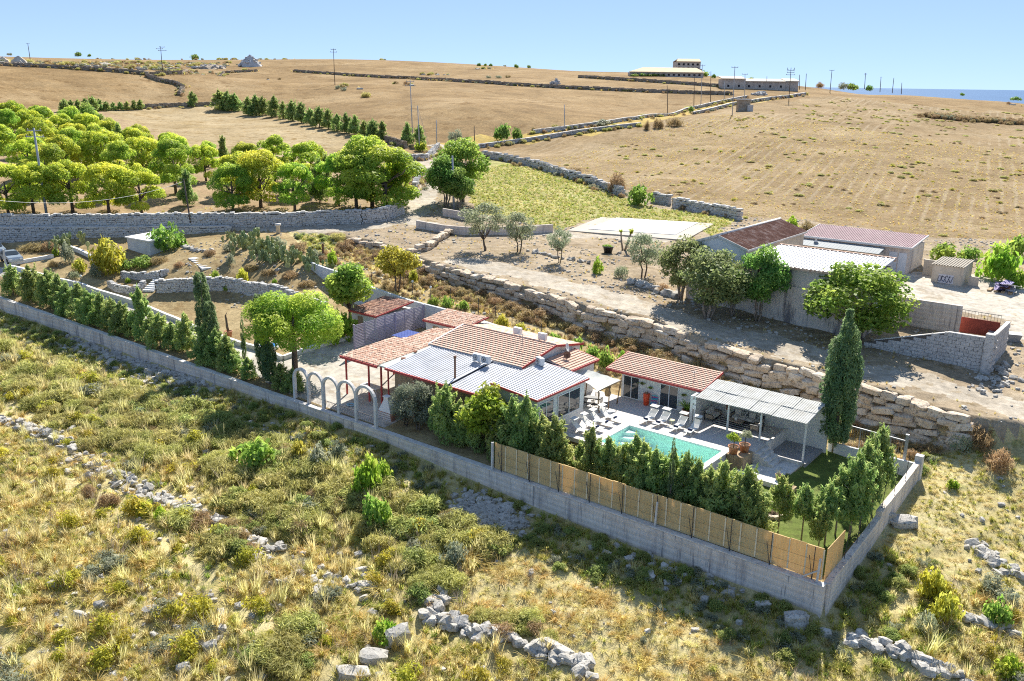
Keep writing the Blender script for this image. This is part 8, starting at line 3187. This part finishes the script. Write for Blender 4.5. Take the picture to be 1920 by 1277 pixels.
p = G(22, 491)
car('silver-blue hatchback parked behind the white kerb at the left edge', p, R(-8))
p = G(-8, 476)
car('second silver-blue car mostly outside the left edge of the picture', p, R(-8))
pl_ = [G(8, 500), G(40, 494), G(80, 487), G(100, 483)]
mb = MB()
L = resample(pl_, 1.2)
wall_mb(mb, [(q.x, q.y) for q in L], [q.z + .45 for q in L], [q.z - .6 for q in L], .3)
tag(mb.build('parking_wall', M_WHITE), 'low white-topped wall between the parked car and the dry garden', 'wall')
p = G(12, 506)
o = MB().beam((0, 0, -.2), (0, 0, 2.6), .16).build('white_post', M_CAPW, None, p)
tag(o, 'pinkish concrete post in front of the parked car', 'post')
p = G(262, 474)
t = thing('garden_shed', 'low white shed with a flat pale roof between two round bushes', 'shed', p, R(4))
mb = MB()
mb.box(-2.6, 2.4, 0, 3.6, -1.2, 1.75)
mb.build('wall', M_BLUEW, t)
mb = MB()
mb.hexa([(-2.8, -.2, 1.76), (2.6, -.2, 1.76), (2.6, 3.8, 1.76), (-2.8, 3.8, 1.76), (-2.8, -.2, 1.92), (2.6, -.2, 1.92), (2.6, 3.8, 2.05), (-2.8, 3.8, 2.05)])
mb.build('roof', M_COPE, t)


def flight(name, label, a, b_, n, w, mat, rise=.17):
    a, b_ = Vector(a), Vector(b_)
    t = thing(name, label, 'steps', a, math.atan2((b_ - a).y, (b_ - a).x))
    L = math.hypot((b_ - a).x, (b_ - a).y)
    for k in range(n):
        zt = (b_.z - a.z) * (k + 1) / n + .06
        MB().box(L * k / n, L * (k + 1) / n + .12, -w / 2, w / 2, zt - rise, zt).build('step', mat, t)


a, c_ = G(278, 547), G(300, 526)
c_.z = max(c_.z, a.z + .9)
flight('garden_steps', 'lower white garden steps between low stone walls', a, c_, 6, 1.5, M_WHITE, .22)
flight('garden_steps', 'upper flight of pale slab steps in the rock garden', G(388, 505), G(362, 484), 6, 1.2, M_COPE, .25)
a = at(682, 560, 2.2)
flight('garden_steps', 'white steps climbing beside the littered shed', at(672, 572, 1.5), at(700, 540, 3.2), 7, 1.6, M_BLUEW, .3)
for (bx, by, ty, lab) in ((155, 548, 520, 'small garden lamp on the white kerb at the left'), (774, 557, 530, 'small garden lamp on the whitewashed wall below the yellow tree'), (808, 572, 541, 'second small garden lamp on the whitewashed wall')):
    p = G(bx, by)
    h = px_h(p, by - ty)
    t = thing('garden_lamp', lab, 'lamp', p)
    MB().tube([(0, 0, -.2), (0, 0, h)], .035, 6).build('post', M_IRON, t)
    MB().lathe([(0, h - .05), (.12, h), (.14, h + .16), (.05, h + .24), (0, h + .24)], (0, 0, 0), 10).build('lamp_head', M_AC, t)
STK = [(648, 472, 446), (664, 517, 492), (697, 536, 510), (845, 566, 540), (873, 583, 564), (897, 592, 560), (917, 594, 577), (929, 602, 574), (960, 612, 590), (1015, 624, 607), (1059, 638, 620), (1120, 655, 636), (757, 540, 515)]
for i, (bx, by, ty) in enumerate(STK):
    p = G(bx, by)
    o = MB().beam((0, 0, -.2), (0, 0, px_h(p, by - ty)), .05).build('fence_stake', M_IRON, None, p)
    tag(o, 'thin iron fence stake on the dry strip behind the villa, %s from the road' % ORD[i], 'stake', 'iron stakes behind the villa')
p = G(606, 484)
o = MB().beam((0, 0, -.2), (0, 0, px_h(p, 26)), .2).build('rusty_post', M_RUST, None, p)
tag(o, 'thick rusty post beside the round bright shrub', 'post')
p = G(522, 438)
o = MB().lathe([(0, -.2), (.3, -.2), (.3, 1.1), (.45, 1.15), (.45, 1.4), (0, 1.45)], (0, 0, 0), 10).build('roadside_bollard', M_CAP, None, p)
tag(o, 'pale stone bollard at the end of the road wall', 'bollard')
p = G(743, 298)
o = MB().cbox((0, 0, 1.0), (.7, .5, 2.6)).cbox((0, 0, 2.38), (.85, .65, .14)).build('gate_pillar', M_WHITE, None, p)
tag(o, 'white gate pillar at the bend of the road', 'pillar')
p = G(1140, 474)
potted('planted_tub', 'dark tub with yellow-green plants on the dirt terrace', p, .75, .9, leafy('lime', .8, .4), M_DARK)
p = G(1168, 470)
t = thing('yucca', 'yucca with a thin bent stem and spiky heads beside the white slab', 'plant', p)
MB().tube([(0, 0, -.1), (-.3, 0, 1.2), (-.5, .1, 2.5)], [.14, .11, .1], 6).build('trunk', bark_pale, t)
place('crown', blades_mesh('fronds', L_GREEN, 40, .9, .7, .09, 95, .9), t, (-.5, .1, 2.45))
t2 = place('crown', blades_mesh('fronds', L_LIME, 60, 1.3, .9, .1, 96, .8), t, (.9, .4, 2.4))
MB().tube([(.2, .1, -.1), (.9, .4, 2.5)], [.16, .12], 6).build('trunk', bark_pale, t)
